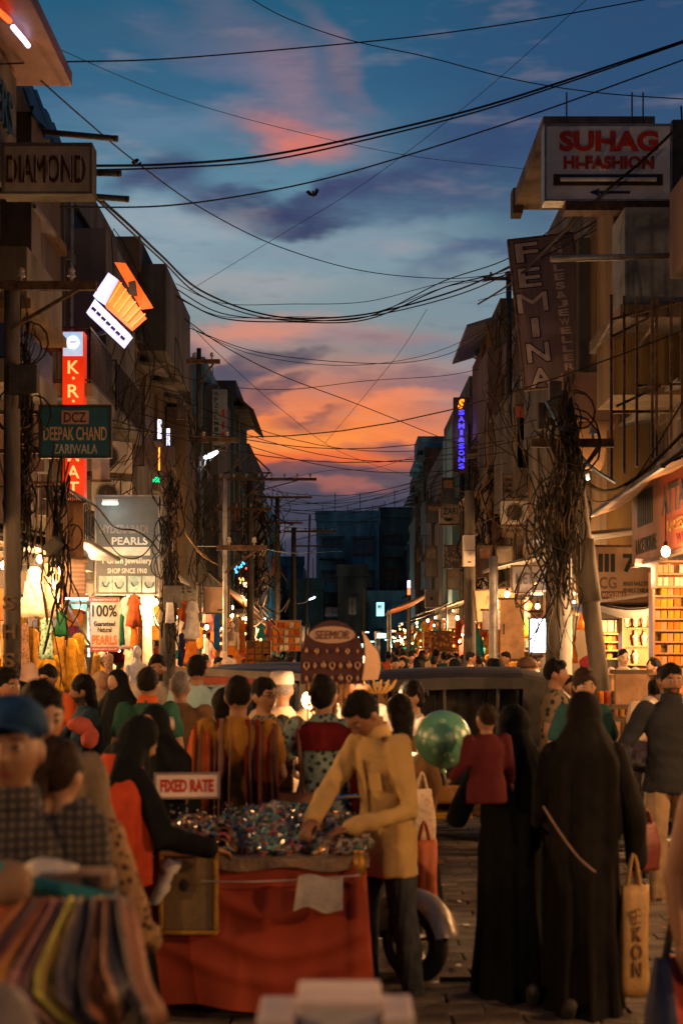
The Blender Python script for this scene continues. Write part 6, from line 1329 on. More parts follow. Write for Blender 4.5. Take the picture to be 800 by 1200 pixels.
    # garments
    if top is not None:
        q = MB(); s0 = MB(); hz = hem * k; fl = flare
        W2 = max(1.0, W_); rings = [(0, 0, hz, (.198 + fl) * k * W2, (.146 + fl * .8) * k)]
        if hem < .7: rings += [(0, 0, (hem + .9) / 2 * k, (.195 + fl * .45) * k * W2, (.142 + fl * .4) * k)]
        rings += [(0, 0, .94 * k, .184 * k * W2, .130 * k), (0, 0, 1.05 * k, .155 * k * W_, .118 * k), (0, 0, 1.16 * k, .162 * k * W_, .12 * k), (0, 0, 1.28 * k, .182 * k * W_, .124 * k), (0, 0, 1.36 * k, .18 * k * W_, .106 * k), (0, 0, 1.405 * k, .135 * k * W_, .085 * k), (0, 0, 1.44 * k, .082 * k, .072 * k), (0, -.003, 1.465 * k, .066 * k, .066 * k)]
        s0.loft(rings, 26); s0.v = [tuple(bend(p)) for p in s0.v]; q.add(s0.v, s0.f)
        for s_ in (-1, 1):
            sh, el, ha = A[s_]
            if sleeve == 'long': q.limb([sh, (sh + el) / 2, el, el * .3 + ha * .7, ha * .96 + el * .04], [.072 * k, .064 * k, .056 * k, .047 * k, .042 * k], 14)
            elif sleeve == 'rolled': q.limb([sh, (sh + el) / 2, el, el * .6 + ha * .4], [.072 * k, .064 * k, .056 * k, .05 * k], 14)
            elif sleeve == 'short': q.limb([sh, sh * .4 + el * .6], [.072 * k, .066 * k], 14)
        me = fuse(q, vox * 1.15, 2, wr * k, 9.0); so_ = add(me, 'shirt', top)
        if collar:
            q = MB(); q.loft([(0, -.004, 1.445 * k, .084 * k, .078 * k), (0, -.006, 1.475 * k, .076 * k, .072 * k), (0, -.006, 1.50 * k, .072 * k, .069 * k), (0, -.006, 1.499 * k, .064 * k, .06 * k), (0, -.004, 1.46 * k, .066 * k, .062 * k)], 24, caps=False)
            q.v = [tuple(bend(p)) for p in q.v]; add(q, 'collar', collar, par=so_)
    if bottom is not None:
        q = MB(); q.loft([(0, 0, .80 * k, .15 * k, .11 * k), (0, 0, .9 * k, .158 * k, .115 * k), (0, 0, .98 * k, .148 * k, .108 * k)], 20)
        for s_ in (-1, 1):
            hip, kn, an = Lg[s_]; q.limb([hip + Vector((0, 0, -.03)) * k, (hip + kn) / 2, kn, (kn + an) / 2, an + Vector((0, 0, .0)) * k], [.094 * k, .088 * k, .072 * k, .066 * k, .058 * k], 14)
        add(fuse(q, vox * 1.15, 2, wr * k, 11.0), 'trousers', bottom)
        if shoes is not None or lod < 2:
            for s_ in (-1, 1):
                an = Lg[s_][2]; q = MB(); q.limb([an + Vector((0, .03, -.04)) * k, an + Vector((0, -.06, -.045)) * k, an + Vector((s_ * .01, -.15, -.055)) * k], [.044 * k, .043 * k, .03 * k], 12); add(q, 'shoe', shoes or M['dark'])
    if gown is not None:
        ph = rnd.uniform(0, 6); nk_ = rnd.choice((7, 8, 9)); q = MB(); wd = wide; rings = []
        for i, (zz, rx, ry) in enumerate(((.035, .225, .255), (.2, .215, .24), (.45, .20, .21), (.7, .195, .175), (.9, .195, .15), (1.08, .178, .135), (1.25, .185, .13), (1.34, .178, .115), (1.40, .135, .09), (1.45, .085, .075))): rings.append((0, .0, zz * k, rx * k * wd, ry * k))
        R2 = []
        for i in range(len(rings) - 1):
            for s_ in range(4): R2.append(tuple(rings[i][j] + (rings[i + 1][j] - rings[i][j]) * s_ / 4 for j in range(5)))
        R2.append(rings[-1]); n_ = len(R2)
        q.loft(R2, 64, fold=lambda i, a: (1 - i / n_) ** 1.2 * (.12 * math.sin(nk_ * a + ph + .5 * math.sin(i * .12)) + .055 * math.sin((nk_ * 2 + 3) * a + ph * 2) + .03 * math.sin(3 * a + ph)))
        if lean: q.v = [tuple(bend(p)) for p in q.v]
        for s_ in (-1, 1):
            sh, el, ha = A[s_]; q.limb([sh, (sh + el) / 2, el, ha * .97 + el * .03], [.068 * k, .068 * k, .065 * k, .056 * k], 14)
        add(fuse(q, vox * 1.1, 2, .002), 'gown', gown)
        if lod == 0:
            for s_ in (-1, 1):
                an = Lg[s_][2]; st = max(0.0, (legs or {}).get(s_, (0, 0, 0))[1]); an = an + Vector((0, st * .8, 0)); tp = st * .5; q = MB(); q.limb([an + Vector((0, .03, -.045 + tp)) * k, an + Vector((0, -.06, -.05 + tp * .5)) * k, an + Vector((s_ * .01, -.15, -.06)) * k], [.036 * k, .036 * k, .03 * k], 12); add(q, 'shoe', M['dark'])
    if cover is not None:
        cm_, cz, cw = cover[:3]; face = len(cover) < 4 or cover[3]; ph = rnd.uniform(0, 6); q = MB(); ct = HM @ Vector((0, 0, .115)); hcw = HM @ Vector((0, 0, 0))
        up_ = (HM.to_3x3() @ Vector((0, 0, 1))).normalized()
        q.ell((0, .010, .012), (.093, .108, .118), 30, 18); q.v = [tuple(HM @ Vector(p)) for p in q.v]
        if face:   # opening for the face: push the front of the cover back over the brow
            inv = HM.inverted(); V2 = []
            for p in q.v:
                l = inv @ Vector(p)
                if l.y < -.02 and ((l.x / .062) ** 2 + ((l.z + .018) / .085) ** 2) < 1: l.y = -.055 + .5 * (l.y + .055) * 0; 
                V2.append(tuple(HM @ l))
            q.v = V2
        nb = bend((0, 0.01, 1.42 * k)); prof = []; n_ = 16
        top_c = HM @ Vector((0, .03, -.02)); 
        for i in range(n_ + 1):
            u = i / n_; zz = top_c.z + (cz * k - top_c.z) * u
            bb_ = bend((0, 0, max(zz, .3 * k) if lean == 0 else zz)) if lean else Vector((0, 0, zz))
            sh_u = min(1, u * (top_c.z - cz * k) / (.25 * k)); rx = (.088 + (cw - .088) * sh_u ** 1.3) * k; ry = (.10 + (cw * .72 - .10) * sh_u ** 1.2) * k
            cx = top_c.x * (1 - sh_u); cy = top_c.y * (1 - sh_u) + (.02 * k + (bend((0, 0, min(zz, 1.3 * k))).y if lean else 0)) * sh_u
            prof.append((cx, cy, zz, rx, ry))
        zlo = prof[-1][2]; zhi = prof[0][2]
        s0 = MB(); s0.loft(prof, 48, fold=lambda i, a: .075 * min(1, i / 7) * (math.sin(8 * a + ph + i * .05) * .9 + .7 * math.sin(13 * a + 2 * ph + i * .1)))
        s0.v = [(x_, y_, z_ - (zhi - z_) / (zhi - zlo) * .14 * k * (math.cos(2 * math.atan2(x_, y_)) - .3)) for x_, y_, z_ in s0.v]; q.add(s0.v, s0.f)
        add(fuse(q, vox * 1.1, 2, .0015), 'head_scarf', cm_)
    globals()['BEND'] = bend
    if extras: extras(t, HM, A, k, add)
    return t
def cap_extra(m1, brim=True, kufi=False):
    def f(t, HM, A, k, add):
        q = MB()
        if kufi: q.loft([(0, .014, .045, .09, .106), (0, .016, .10, .088, .104), (0, .016, .135, .078, .092), (0, .016, .143, .03, .035)], 26)
        else:
            q.loft([(0, .020, .044, .094, .112), (0, .018, .080, .093, .112), (0, .016, .115, .077, .095), (0, .016, .140, .045, .057), (0, .016, .147, .008, .01)], 28)
        q.v = [tuple(HM @ Vector(p)) for p in q.v]; c = add(q, 'cap', m1)
        if brim:
            q = MB(); q.grid(lambda u, v: (math.sin((u - .5) * 2.3) * .084, -.062 - (.065 * v + .038) * math.cos((u - .5) * 2.3) , .062 - .012 * v - .02 * (2 * u - 1) ** 2), 12, 5, thick=.005); q.v = [tuple(HM @ Vector(p)) for p in q.v]; add(q, 'brim', m1, par=c)
    return f
def both(*fs):
    def f(*a):
        for g_ in fs: g_(*a)
    return f
def drape(m1, nm='shawl', z0=1.44, z1=.95, w=.24, open_=None, side=0, m_th=.0):
    """cloth lying round the shoulders"""
    def f(t, HM, A, k, add):
        q = MB(); ph = rnd.uniform(0, 6); n_ = 12; prof = []
        for i in range(n_ + 1):
            u = i / n_; zz = (z0 + (z1 - z0) * u) * k; s_ = min(1, u * 3.2); c0 = HM @ Vector((0, .03, -.14)); prof.append((side * u * .05 + c0.x * (1 - s_), .01 + c0.y * (1 - s_ * .7), zz, (.085 + (w - .085) * s_ ** .8) * k, (.085 + (w * .7 - .085) * s_ ** .8) * k))
        q.loft(prof, 40, fold=lambda i, a: .06 * min(1, i / 5) * math.sin(9 * a + ph), caps=False); q.v = [(x_, y_, z_ - .05 * math.cos(math.atan2(x_, y_)) * (1.44 - z_)) for x_, y_, z_ in q.v]; add(q, nm, m1)
    return f
def glasses(t, HM, A, k, add):
    q = MB()
    for s_ in (-1, 1):
        q.tube([(s_ * .031 + .021 * math.cos(a), -.098, .005 + .017 * math.sin(a)) for a in [j * PI / 8 for j in range(17)]], .002, 5, caps=False); q.tube([(s_ * .052, -.096, .008), (s_ * .08, .0, .006)], .002, 5)
    q.tube([(-.01, -.1, .008), (.01, -.1, .008)], .002, 5); q.v = [tuple(HM @ Vector(p)) for p in q.v]; add(q, 'glasses', M['black'])
# cloth materials of the crowd
c_ = dict(
    plaid=mat('shirt_plaid', (.035, .035, .04), .85, var=.25, scale=12, pat='plaid', col2=(.17, .14, .11), pscale=13), beige=mat('shirt_greybeige', (.2, .15, .1), .85, var=.25), floral=mat('top_brown_floral', (.05, .03, .02), .85, var=.3, pat='dots', col2=(.28, .17, .09), pscale=34),
    redsc=mat('scarf_orange_red', (.42, .055, .02), .8, var=.3, scale=6), blk=mat('abaya_black', (.007, .009, .011), .85, var=.4, scale=4), blk2=mat('abaya_black_brown', (.011, .010, .010), .85, var=.4, scale=4), green=mat('tshirt_dark_green', (.02, .07, .05), .85, var=.2), brown=mat('shirt_brown', (.14, .075, .035), .85, var=.25),
    white=mat('shirt_white_worn', (.42, .36, .3), .85, var=.15), lblue=mat('shirt_light_blue', (.25, .38, .4), .85, var=.15), jacket=mat('jacket_dark_blue', (.02, .045, .07), .8, var=.3), orange=mat('shirt_orange', (.45, .08, .02), .85, var=.2), beigesc=mat('scarf_beige', (.36, .24, .16), .85, var=.2),
    saree=mat('saree_orange_stripes', (.34, .07, .02), .8, var=.3, pat='stripex', col2=(.12, .055, .035), pscale=3.4), saree2=mat('saree_fold_maroon', (.16, .02, .015), .8, var=.3, pat='stripex', col2=(.2, .12, .09), pscale=5), blouse=mat('blouse_mustard', (.28, .13, .02), .8, var=.2), dkpat=mat('top_dark_pattern', (.02, .03, .035), .85, pat='dots', col2=(.14, .14, .12), pscale=40, var=.2), cream=mat('kurta_cream', (.46, .35, .25), .85, var=.12),
    tealpat=mat('top_teal_pattern', (.03, .05, .06), .85, pat='dots', col2=(.2, .28, .27), pscale=22, var=.2), maroon=mat('scarf_maroon', (.13, .01, .012), .8, var=.3), yellow=mat('shirt_yellow', (.46, .31, .12), .8, var=.14, scale=3), jeans=mat('jeans_blue_grey', (.05, .058, .07), .9, var=.35, scale=8), khaki=mat('trousers_khaki', (.26, .18, .11), .9, var=.2),
    black=mat('shirt_black', (.022, .024, .03), .85, var=.2), darkj=mat('jeans_black', (.015, .018, .022), .9, var=.3), check=mat('shirt_white_blue_check', (.42, .36, .32), .85, pat='plaid', col2=(.08, .1, .2), pscale=14, var=.1), print_=mat('shirt_dark_print', (.02, .02, .022), .85, pat='dots', col2=(.12, .09, .06), pscale=16, var=.2), tealtop=mat('top_teal', (.018, .06, .06), .85, var=.2), bluecap=mat('cap_blue', (.012, .05, .13), .75, var=.35, scale=14), capw=mat('cap_white', (.45, .38, .32), .85, var=.1), greysc=mat('scarf_pale_grey', (.32, .29, .28), .9, var=.35, scale=14, pat='dots', col2=(.2, .17, .16), pscale=16), maroons=mat('shirt_maroon_child', (.08, .014, .017), .85, var=.2), pink=mat('cloth_pink_red', (.45, .10, .07), .8, var=.25), grey=mat('shirt_grey', (.1, .1, .1), .85, var=.2))
for _m in c_.values(): _m.node_tree.nodes['Principled BSDF'].inputs['Specular IOR Level'].default_value = .09
for _m in cl.values(): _m.node_tree.nodes['Principled BSDF'].inputs['Specular IOR Level'].default_value = .12
BK = PI   # back to the viewer
pp = lambda px, d: (X(px, d), d)

# --- foreground, left
person('man in a blue cap and plaid shirt, closest on the left, facing the viewer', *pp(12, 3.75), .15, 1.74, 0, c_['plaid'], 'long', lod=0, hair='crop', extras=cap_extra(c_['bluecap']), beard=False, pitch=-.10, bottom=c_['jeans'], yaw=-.12, collar=c_['plaid'], wide=1.0, arms={1: ((.25, .02, 1.1), (.24, -.12, .9)), -1: ((-.25, .02, 1.1), (-.2, -.15, .92))})
person('man with thick black hair and thin moustache looking down, behind the blue cap', *pp(44, 5.3), .25, 1.76, 1, c_['beige'], 'long', lod=0, hair='short', yaw=.28, pitch=-.16 + .34, bottom=c_['jeans'], collar=c_['beige'])
person('girl with a brown ponytail seen from behind, in a brown patterned top', *pp(66, 4.5), BK - .2, 1.60, 1, c_['floral'], 'long', hem=.55, lod=1, hair='pony', hairm=hairb_m, bottom=c_['darkj'], yaw=-.2, arms={-1: ((-.28, -.05, 1.06), (-.24, -.26, .98))})
person('woman in black with a bright orange red scarf over her shoulder, reaching to the cart', *pp(132, 6.7), 2.15, 1.58, 1, lod=0, gown=c_['blk'], cover=(c_['blk'], 1.20, .20, True), hair='none', lean=.22, pitch=.25, palms=('down', 'down'), arms={-1: ((-.27, -.16, 1.09), (-.22, -.44, 1.01)), 1: ((.27, -.1, 1.05), (.2, -.38, .98))},
    extras=drape(c_['redsc'], 'scarf', 1.50, .84, .255))
person('woman veiled in black with only her eyes showing, beyond the cart', *pp(181, 8.0), -.5, 1.56, 1, lod=1, gown=c_['blk'], cover=(c_['blk'], 1.05, .22, True), hair='none', extras=lambda t, HM, A, k, add: (lambda q: (q.ell((0, -.004, -.055), (.078, .094, .062), 20, 10), setattr(q, 'v', [tuple(HM @ Vector(p)) for p in q.v]), add(q, 'face_veil', c_['blk'])))(MB()))
person('person in a pale round cap stooping behind the veiled woman', *pp(190, 8.8), BK + .5, 1.44, 1, c_['grey'], 'long', lod=2, hair='short', bottom=c_['darkj'], extras=cap_extra(c_['capw'], False, True))
person('man from behind in a dark green T-shirt with pale letters across the shoulders', *pp(173, 11), BK, 1.72, 0, c_['green'], 'short', lod=1, hair='short', bottom=c_['darkj'], collar=c_['orange'], extras=lambda t, HM, A, k, add: text('KUMAAR', .26, .055, c_['white'], t, (0, .131, 1.28), rz=PI, th=.004, bold=.03))
person('stout man from behind in a plain brown shirt', *pp(211, 11.4), BK - .1, 1.68, 0, c_['brown'], 'long', lod=2, hair='crop', hairm=hairg_m, bottom=c_['khaki'], wide=1.15)
person('moustached man in a pale shirt walking toward the viewer under the bulb', *pp(184, 14), .1, 1.80, 0, c_['white'], 'rolled', lod=1, hair='short', bottom=c_['darkj'], beard=True, pitch=.1)
person('man in a light blue shirt from behind, left of the rickshaw', *pp(231, 12.6), BK + .2, 1.80, 0, c_['lblue'], 'rolled', lod=1, hair='short', bottom=c_['jeans'], yaw=-.5)
person('woman in a black burqa among the crowd under the pearls board', *pp(138, 13), -.6, 1.68, 1, lod=2, gown=c_['blk'], cover=(c_['blk'], .95, .23), hair='none')
person('woman in a beige head scarf beside the black burqa', *pp(118, 14.2), .6, 1.64, 1, lod=2, gown=c_['beigesc'], cover=(c_['beigesc'], 1.1, .22), hair='none')
rider = person('long haired bearded man in a dark blue jacket astride a motorcycle', *pp(106, 11.3), -1.25, 1.66, 0, c_['jacket'], 'long', lod=1, hair='long', beard=True, bottom=c_['darkj'], arms={-1: ((-.27, -.22, 1.12), (-.22, -.50, 1.08)), 1: ((.27, -.2, 1.12), (.22, -.48, 1.08))}, legs={-1: (-.22, .02, 0), 1: (.22, .02, 0)}, lean=.12, yaw=-.15)
person('dark haired man in an orange shirt facing out of the left shop', *pp(58, 13), -.3, 1.72, 0, c_['orange'], 'short', lod=1, hair='short', bottom=c_['darkj'], pitch=.2)
person('man with dark hair at the left frame edge, looking right', *pp(6, 9.5), 1.0, 1.74, 0, c_['beige'], 'long', lod=1, hair='short', bottom=c_['darkj'])
person('dark haired person low behind the man at the left frame edge', *pp(20, 11), 2.4, 1.62, 0, c_['brown'], 'long', lod=2, hair='short', bottom=c_['darkj'])
person('woman in a pale pink head cloth in front of the yellow gowns', *pp(34, 15), BK + .5, 1.72, 1, lod=2, gown=c_['beigesc'], cover=(mat('scarf_pale_pink', (.5, .33, .26), .85, var=.2), 1.15, .22), hair='none')
person('woman in a pale patterned head scarf, a blurred corner shape nearest the viewer', X(-14, 2.15), 2.15, BK, 1.38, 1, lod=1, gown=c_['greysc'], cover=(c_['greysc'], .9, .24), hair='none')
# --- centre
def saree_x(t, HM, A, k, add):
    # pallu: stepped folds falling from the shoulder over the back
    for j, (xa, xb, m_, zb) in enumerate(((-.25, -.13, c_['saree'], .42), (-.14, -.05, c_['saree2'], .46), (.03, .13, c_['saree2'], .44), (.12, .27, c_['saree'], .5))):
        q = MB(); q.grid(lambda u, v: (xa + (xb - xa) * u + (-.02 if xa < 0 else .02) * v, .045 + .11 * min(1, v * 3.5) + .018 * math.sin(u * 9 + j) + .012 * math.sin(u * 21 + v * 3), 1.475 * k - abs((xa + xb) / 2) * .28 + (zb - 1.42) * k * v), 16, 18, thick=.006); add(q, 'saree_fold', m_)
person('woman from behind in an orange striped saree and mustard blouse', *pp(279, 8.8), BK, 1.70, 0, c_['blouse'], 'short', lod=1, hair='short', gown=None, bottom=None, hem=.05, flare=.10, extras=both(saree_x), wide=1.08, arms={1: ((.27, .0, 1.1), (.17, -.14, .98)), -1: ((-.27, 0, 1.1), (-.17, -.14, .98))})
person('woman with dark hair in the saree group, half hidden on its left', *pp(262, 9.6), BK + .4, 1.60, 0, c_['orange'], 'long', hem=.3, lod=2, hair='long', bottom=None, flare=.08)
person('woman in glasses and a dark patterned top, turned right with a raised hand', *pp(309, 9.4), .75, 1.68, 1, c_['dkpat'], 'short', hem=.5, lod=1, hair='bun', bottom=c_['darkj'], extras=glasses, arms={-1: ((-.22, -.08, 1.1), (-.02, -.32, 1.24)), 1: ((.24, -.02, 1.1), (.14, -.26, 1.12))})
person('old man from behind in a white skullcap and cream kurta', *pp(330, 10.4), BK, 1.69, 0, c_['cream'], 'long', hem=.55, lod=1, hair='crop', hairm=hairg_m, bottom=c_['cream'], extras=cap_extra(c_['capw'], False, True))
def bag_x(t, HM, A, k, add):
    q = MB(); m_ = mat('leather_brown', (.2, .085, .04), .6, var=.25)
    q.grid(lambda u, v: (.06 + .30 * u, .17 + .05 * math.sin(PI * u) * math.sin(PI * v), .62 + .36 * v), 10, 10, thick=.09); b_ = add(q, 'shoulder_bag', m_)
    q = MB(); q.tube(crom([(.12, .17, .96), (.15, .13, 1.25), (.15, .03, 1.44), (.2, -.08, 1.25)], 6), .012, 6); add(q, 'strap', m_, par=b_)
person('woman from behind with her hair in a bun, teal patterned top and brown shoulder bag', *pp(379, 9.1), BK, 1.70, 1, c_['tealpat'], 'short', hem=.5, lod=1, hair='bun', yaw=-.5, bottom=c_['darkj'], extras=both(bag_x, drape(c_['maroon'], 'dupatta', 1.42, 1.25, .20), lambda t, HM, A, k, add: (lambda q: (q.grid(lambda u, v: (-.16 - .1 * u - .02 * v, .05 + .09 * u + .02 * math.sin(v * 7 + u * 8), 1.38 - .95 * v), 8, 16, thick=.02), add(q, 'dupatta_end', c_['maroon'])))(MB())), arms={1: ((.28, -.03, 1.12), (.2, -.3, 1.05))})
person('dark haired man facing the viewer between the earring display and the yellow shirt', *pp(419, 10.8), .1, 1.71, 0, c_['white'], 'long', lod=1, hair='short', bottom=c_['darkj'], pitch=.1)
person('woman with dark hair behind the yellow shirt, face turned left', *pp(484, 10.2), -1.1, 1.64, 1, c_['white'], 'long', hem=.75, lod=1, hair='bun', bottom=c_['darkj'], pitch=.1, legs={-1: (-.08, 0, 0), 1: (.10, .12, 0)})
person('second dark head close behind the yellow shirt', *pp(468, 9.0), BK + .4, 1.58, 0, c_['brown'], 'long', hem=.75, lod=2, hair='long', bottom=c_['darkj'])
def yel(t, HM, A, k, add):
    q = MB(); q.box((.085, -.128, 1.22), (.09, .006, .1)); q.v = [tuple(BEND(p)) for p in q.v]; add(q, 'pocket', c_['yellow'], False)
    q = MB()
    for j in range(6): q.ell((-.0, -.134 + .01 * (j > 3), 1.3 - j * .085), (.006, .004, .006), 8, 6)
    q.v = [tuple(BEND(p)) for p in q.v]; add(q, 'buttons', c_['cream'])
    q = MB(); q.grid(lambda u, v: (.012 - .024 * u, -.1305 - .004 * math.sin(u * PI), .84 + .5 * v), 2, 14, thick=.003); q.v = [tuple(BEND(p)) for p in q.v]; add(q, 'placket', c_['yellow'])
person('vendor in a yellow shirt bowed over the bangle cart, both hands in the goods', X(453, 7.5), 7.5, -.9, 1.70, 0, c_['yellow'], 'long', lod=0, hair='short', lean=.20, pitch=.55, wide=.9, bottom=c_['jeans'], hem=.70, palms=('down', 'down'), collar=c_['yellow'], extras=yel, curl=.75, shoes=M['dark'],
    arms={-1: ((-.15, -.25, 1.17), (-.02, -.48, 1.02)), 1: ((.24, -.05, 1.05), (.13, -.36, .98))}, legs={-1: (-.10, -.08, 0), 1: (.10, .08, 0)})
# --- right
TB = lambda t, HM, A, k, add: None
def strapx(t, HM, A, k, add):
    q = MB(); q.tube(crom([(.215, .13, 1.1), (.14, .2, .98), (.05, .225, .86), (-.03, .235, .79)], 6), .0055, 6); add(q, 'bag_strap', mat('strap_tan', (.2, .13, .09), .7))
    q = MB()
person('woman in a black abaya and long veil carrying a small child on her left arm', *pp(602, 7.5), BK - .12, 1.58, 1, lod=0, gown=c_['blk'], cover=(c_['blk'], .86, .19, True), hair='none', legs={-1: (-.10, .28, .07), 1: (.09, -.1, 0)}, arms={1: ((.33, -.05, 1.05), (.30, -.2, 1.1)), -1: ((-.2, .02, 1.08), (-.17, -.12, .9))}, shoes=M['dark'], wide=1.08)
person('taller woman in a black brown abaya and long veil holding the tan yellow bag', *pp(684, 7.2), BK - .06, 1.66, 1, lod=0, gown=c_['blk2'], cover=(c_['blk2'], .82, .20, True), hair='none', extras=strapx, wide=1.0, arms={-1: ((-.25, .03, 1.08), (-.27, -.02, .82)), 1: ((.20, -.02, 1.08), (.14, -.14, 1.0))}, legs={-1: (-.09, -.2, 0), 1: (.10, .22, .05)})
for (px, py, d, c, lb) in ((604, 1168, 7.3, 'dark', 'dark sandal heel lifting behind the first abaya'),):
    pass
child = person('small child in a maroon shirt held on the arm, seen from behind', X(570, 7.25), 7.25, BK + .35, .86, 1, c_['maroons'], 'long', hem=.75, lod=1, hair='crop', hairm=hairb_m, kid=True, z=.72, wide=1.15, legs_hidden=True, arms={-1: ((-.24, .02, 1.16), (-.3, -.05, .95)), 1: ((.25, .0, 1.15), (.33, -.12, 1.0))}, legs={-1: (-.16, -.1, .3), 1: (.16, -.1, .3)})
person('bearded man in a black shirt and khaki trousers walking in at the right edge', *pp(786, 10.4), .05, 1.76, 0, c_['black'], 'long', lod=0, hair='short', beard=True, bottom=c_['khaki'], wide=1.04, collar=c_['black'], shoes=mat('shoe_brown', (.06, .03, .02), .5), legs={-1: (-.12, -.12, 0), 1: (.1, .14, .03)}, arms={-1: ((-.33, .03, 1.12), (-.37, -.14, .92)), 1: ((.33, .03, 1.1), (.36, -.08, .86))})
person('bare forearmed person entering at the right edge, nearest on that side', X(866, 5.0), 5.0, .2, 1.66, 0, c_['redsc'], 'none', lod=0, hair='long', bottom=c_['darkj'], arms={-1: ((-.245, .02, 1.12), (-.25, -.05, .90))})
person('young man in profile with a flat top haircut and dark printed shirt', *pp(650, 12.6), 1.3, 1.77, 0, c_['print_'], 'short', lod=1, hair='short', bottom=c_['darkj'])
person('man in orange just beyond the flat top haircut', *pp(662, 13.6), 1.0, 1.62, 0, c_['orange'], 'short', lod=2, hair='short', bottom=c_['darkj'])
person('helmetless rider in a dark jacket on the red lit scooter', *pp(617, 14), BK - .5, 1.76, 0, c_['darkj'], 'long', lod=2, hair='none', bottom=c_['darkj'], extras=cap_extra(mat('cap_brown', (.08, .04, .02), .8)))
person('woman with curly hair facing the viewer above the taller abaya', *pp(684, 10.6), .1, 1.72, 1, c_['tealtop'], 'short', wide=.8, lod=1, hair='long', hairm=hairb_m, bottom=c_['darkj'], pitch=.1)
person('shopkeeper in a white checked shirt leaning with folded arms behind the counter', X(729, 18.6), 18.6, .1, 1.60, 3, c_['check'], 'rolled', lod=1, hair='crop', bottom=c_['darkj'], z=.25, lean=.1, arms={-1: ((-.36, -.08, 1.2), (-.06, -.28, 1.3)), 1: ((.3, -.1, 1.12), (.0, -.3, 1.22))})
person('bearded man in a white shirt looking down at the counter goods', *pp(768, 16.4), -.7, 1.76, 3, c_['white'], 'long', lod=1, hair='crop', beard=True, bottom=c_['darkj'], pitch=.3)
person('dark haired man just left of the black shirted man, from behind', *pp(781, 12.2), BK + .3, 1.72, 0, c_['white'], 'long', lod=1, hair='short', bottom=c_['darkj'])
person('man with black hair bending by the trestle table', *pp(772, 13.2), BK, 1.6, 0, c_['darkj'], 'long', lod=2, hair='short', bottom=c_['darkj'], lean=.3)
person('woman in a dark hood far down the right of the crowd', *pp(581, 19), BK, 1.72, 1, lod=2, gown=c_['blk'], cover=(c_['blk'], .95, .23), hair='none')
person('woman in a cream dupatta by the white blouse on the right', *pp(640, 18), .5, 1.62, 1, lod=2, gown=c_['cream'], cover=(c_['cream'], 1.0, .23), hair='none')
person('girl in a pale top sitting low by the leaning pole', *pp(686, 14.6), 2.2, 1.50, 1, c_['cream'], 'short', lod=2, hair='long', bottom=c_['pink'])
# --- the far crowd
tops = ['brown', 'white', 'grey', 'jacket', 'orange', 'lblue', 'beige', 'tealtop', 'maroons', 'print_', 'cream', 'darkj']
protos = []
for k in range(5):
    p_ = person('dark haired man in the distant crowd, %s' % ('in a brown shirt', 'in a worn white shirt', 'in a grey shirt', 'wearing a dark jacket', 'in orange')[k], (.9, 2.2, -1.9, 2.9, -2.6)[k], (24, 27, 22, 30, 27)[k], (.1, BK, .4, BK + .3, -.3)[k], (1.70, 1.66, 1.72, 1.68, 1.74)[k], (0, 1, 0, 2, 0)[k], c_[tops[k]], 'short' if k % 2 else 'long', lod=2, hair='short', bottom=c_['darkj']); protos.append(p_)
protow = person('woman in a dark veil in the distant crowd', 1.4, 26, BK, 1.62, 1, lod=2, gown=c_['blk'], cover=(c_['blk'], .95, .23), hair='none')
for _n, _m in MATS.items():
    if _n.startswith('letter'): _m.node_tree.nodes['Principled BSDF'].inputs['Specular IOR Level'].default_value = .08
rr = random.Random(5); nfar = 0
far_y = person('man in a bright yellow shirt at the middle of the distant crowd', X(489, 27), 27, BK, 1.68, 0, mat('shirt_bright_yellow', (.5, .25, .02), .8), 'short', lod=2, hair='short', bottom=c_['darkj'])
for i in range(58):
    d = rr.uniform(17, 46); px = rr.uniform(430, 640) if i % 4 else rr.uniform(50, 345)
    if d < 24 and (240 < px < 640): d += 9
    x = X(px, d)
    if abs(x) > 4.2: x = math.copysign(rr.uniform(2.6, 4.2), x)
    src = protos[i % 5] if i % 6 else protow
    sc_ = rr.uniform(.96, 1.05)
    colr = tops[rr.randrange(len(tops))]
    o = copy_tree(src, None, (x, d, 0), rr.choice((0, 0, BK, .5, BK - .6, 1.4, -.6)) + rr.uniform(-.3, .3), None, swap={protos[i % 5].children[0].name: c_['brown']} if False else None, scale=(sc_, sc_, sc_))
    nm = {'brown': 'brown', 'white': 'off-white', 'grey': 'grey', 'jacket': 'dark blue', 'orange': 'orange', 'lblue': 'light blue', 'beige': 'beige', 'tealtop': 'teal', 'maroons': 'maroon', 'print_': 'dark printed', 'cream': 'cream', 'darkj': 'black'}[colr]
    if src is not protow:
        for ch in [q for q in COL.objects if q.parent == o and q.name.startswith('shirt')]:
            ch.material_slots[0].link = 'OBJECT'; ch.material_slots[0].material = c_[colr]
        o['label'] = 'dark haired man in a %s top in the distant crowd, on the %s' % (nm, 'left' if x < 0 else 'right'); o['group'] = 'distant crowd down the street'
    else: o['label'] = 'woman in a dark veil in the distant crowd'; o['group'] = 'veiled women in the distant crowd'
protow['group'] = 'veiled women in the distant crowd'
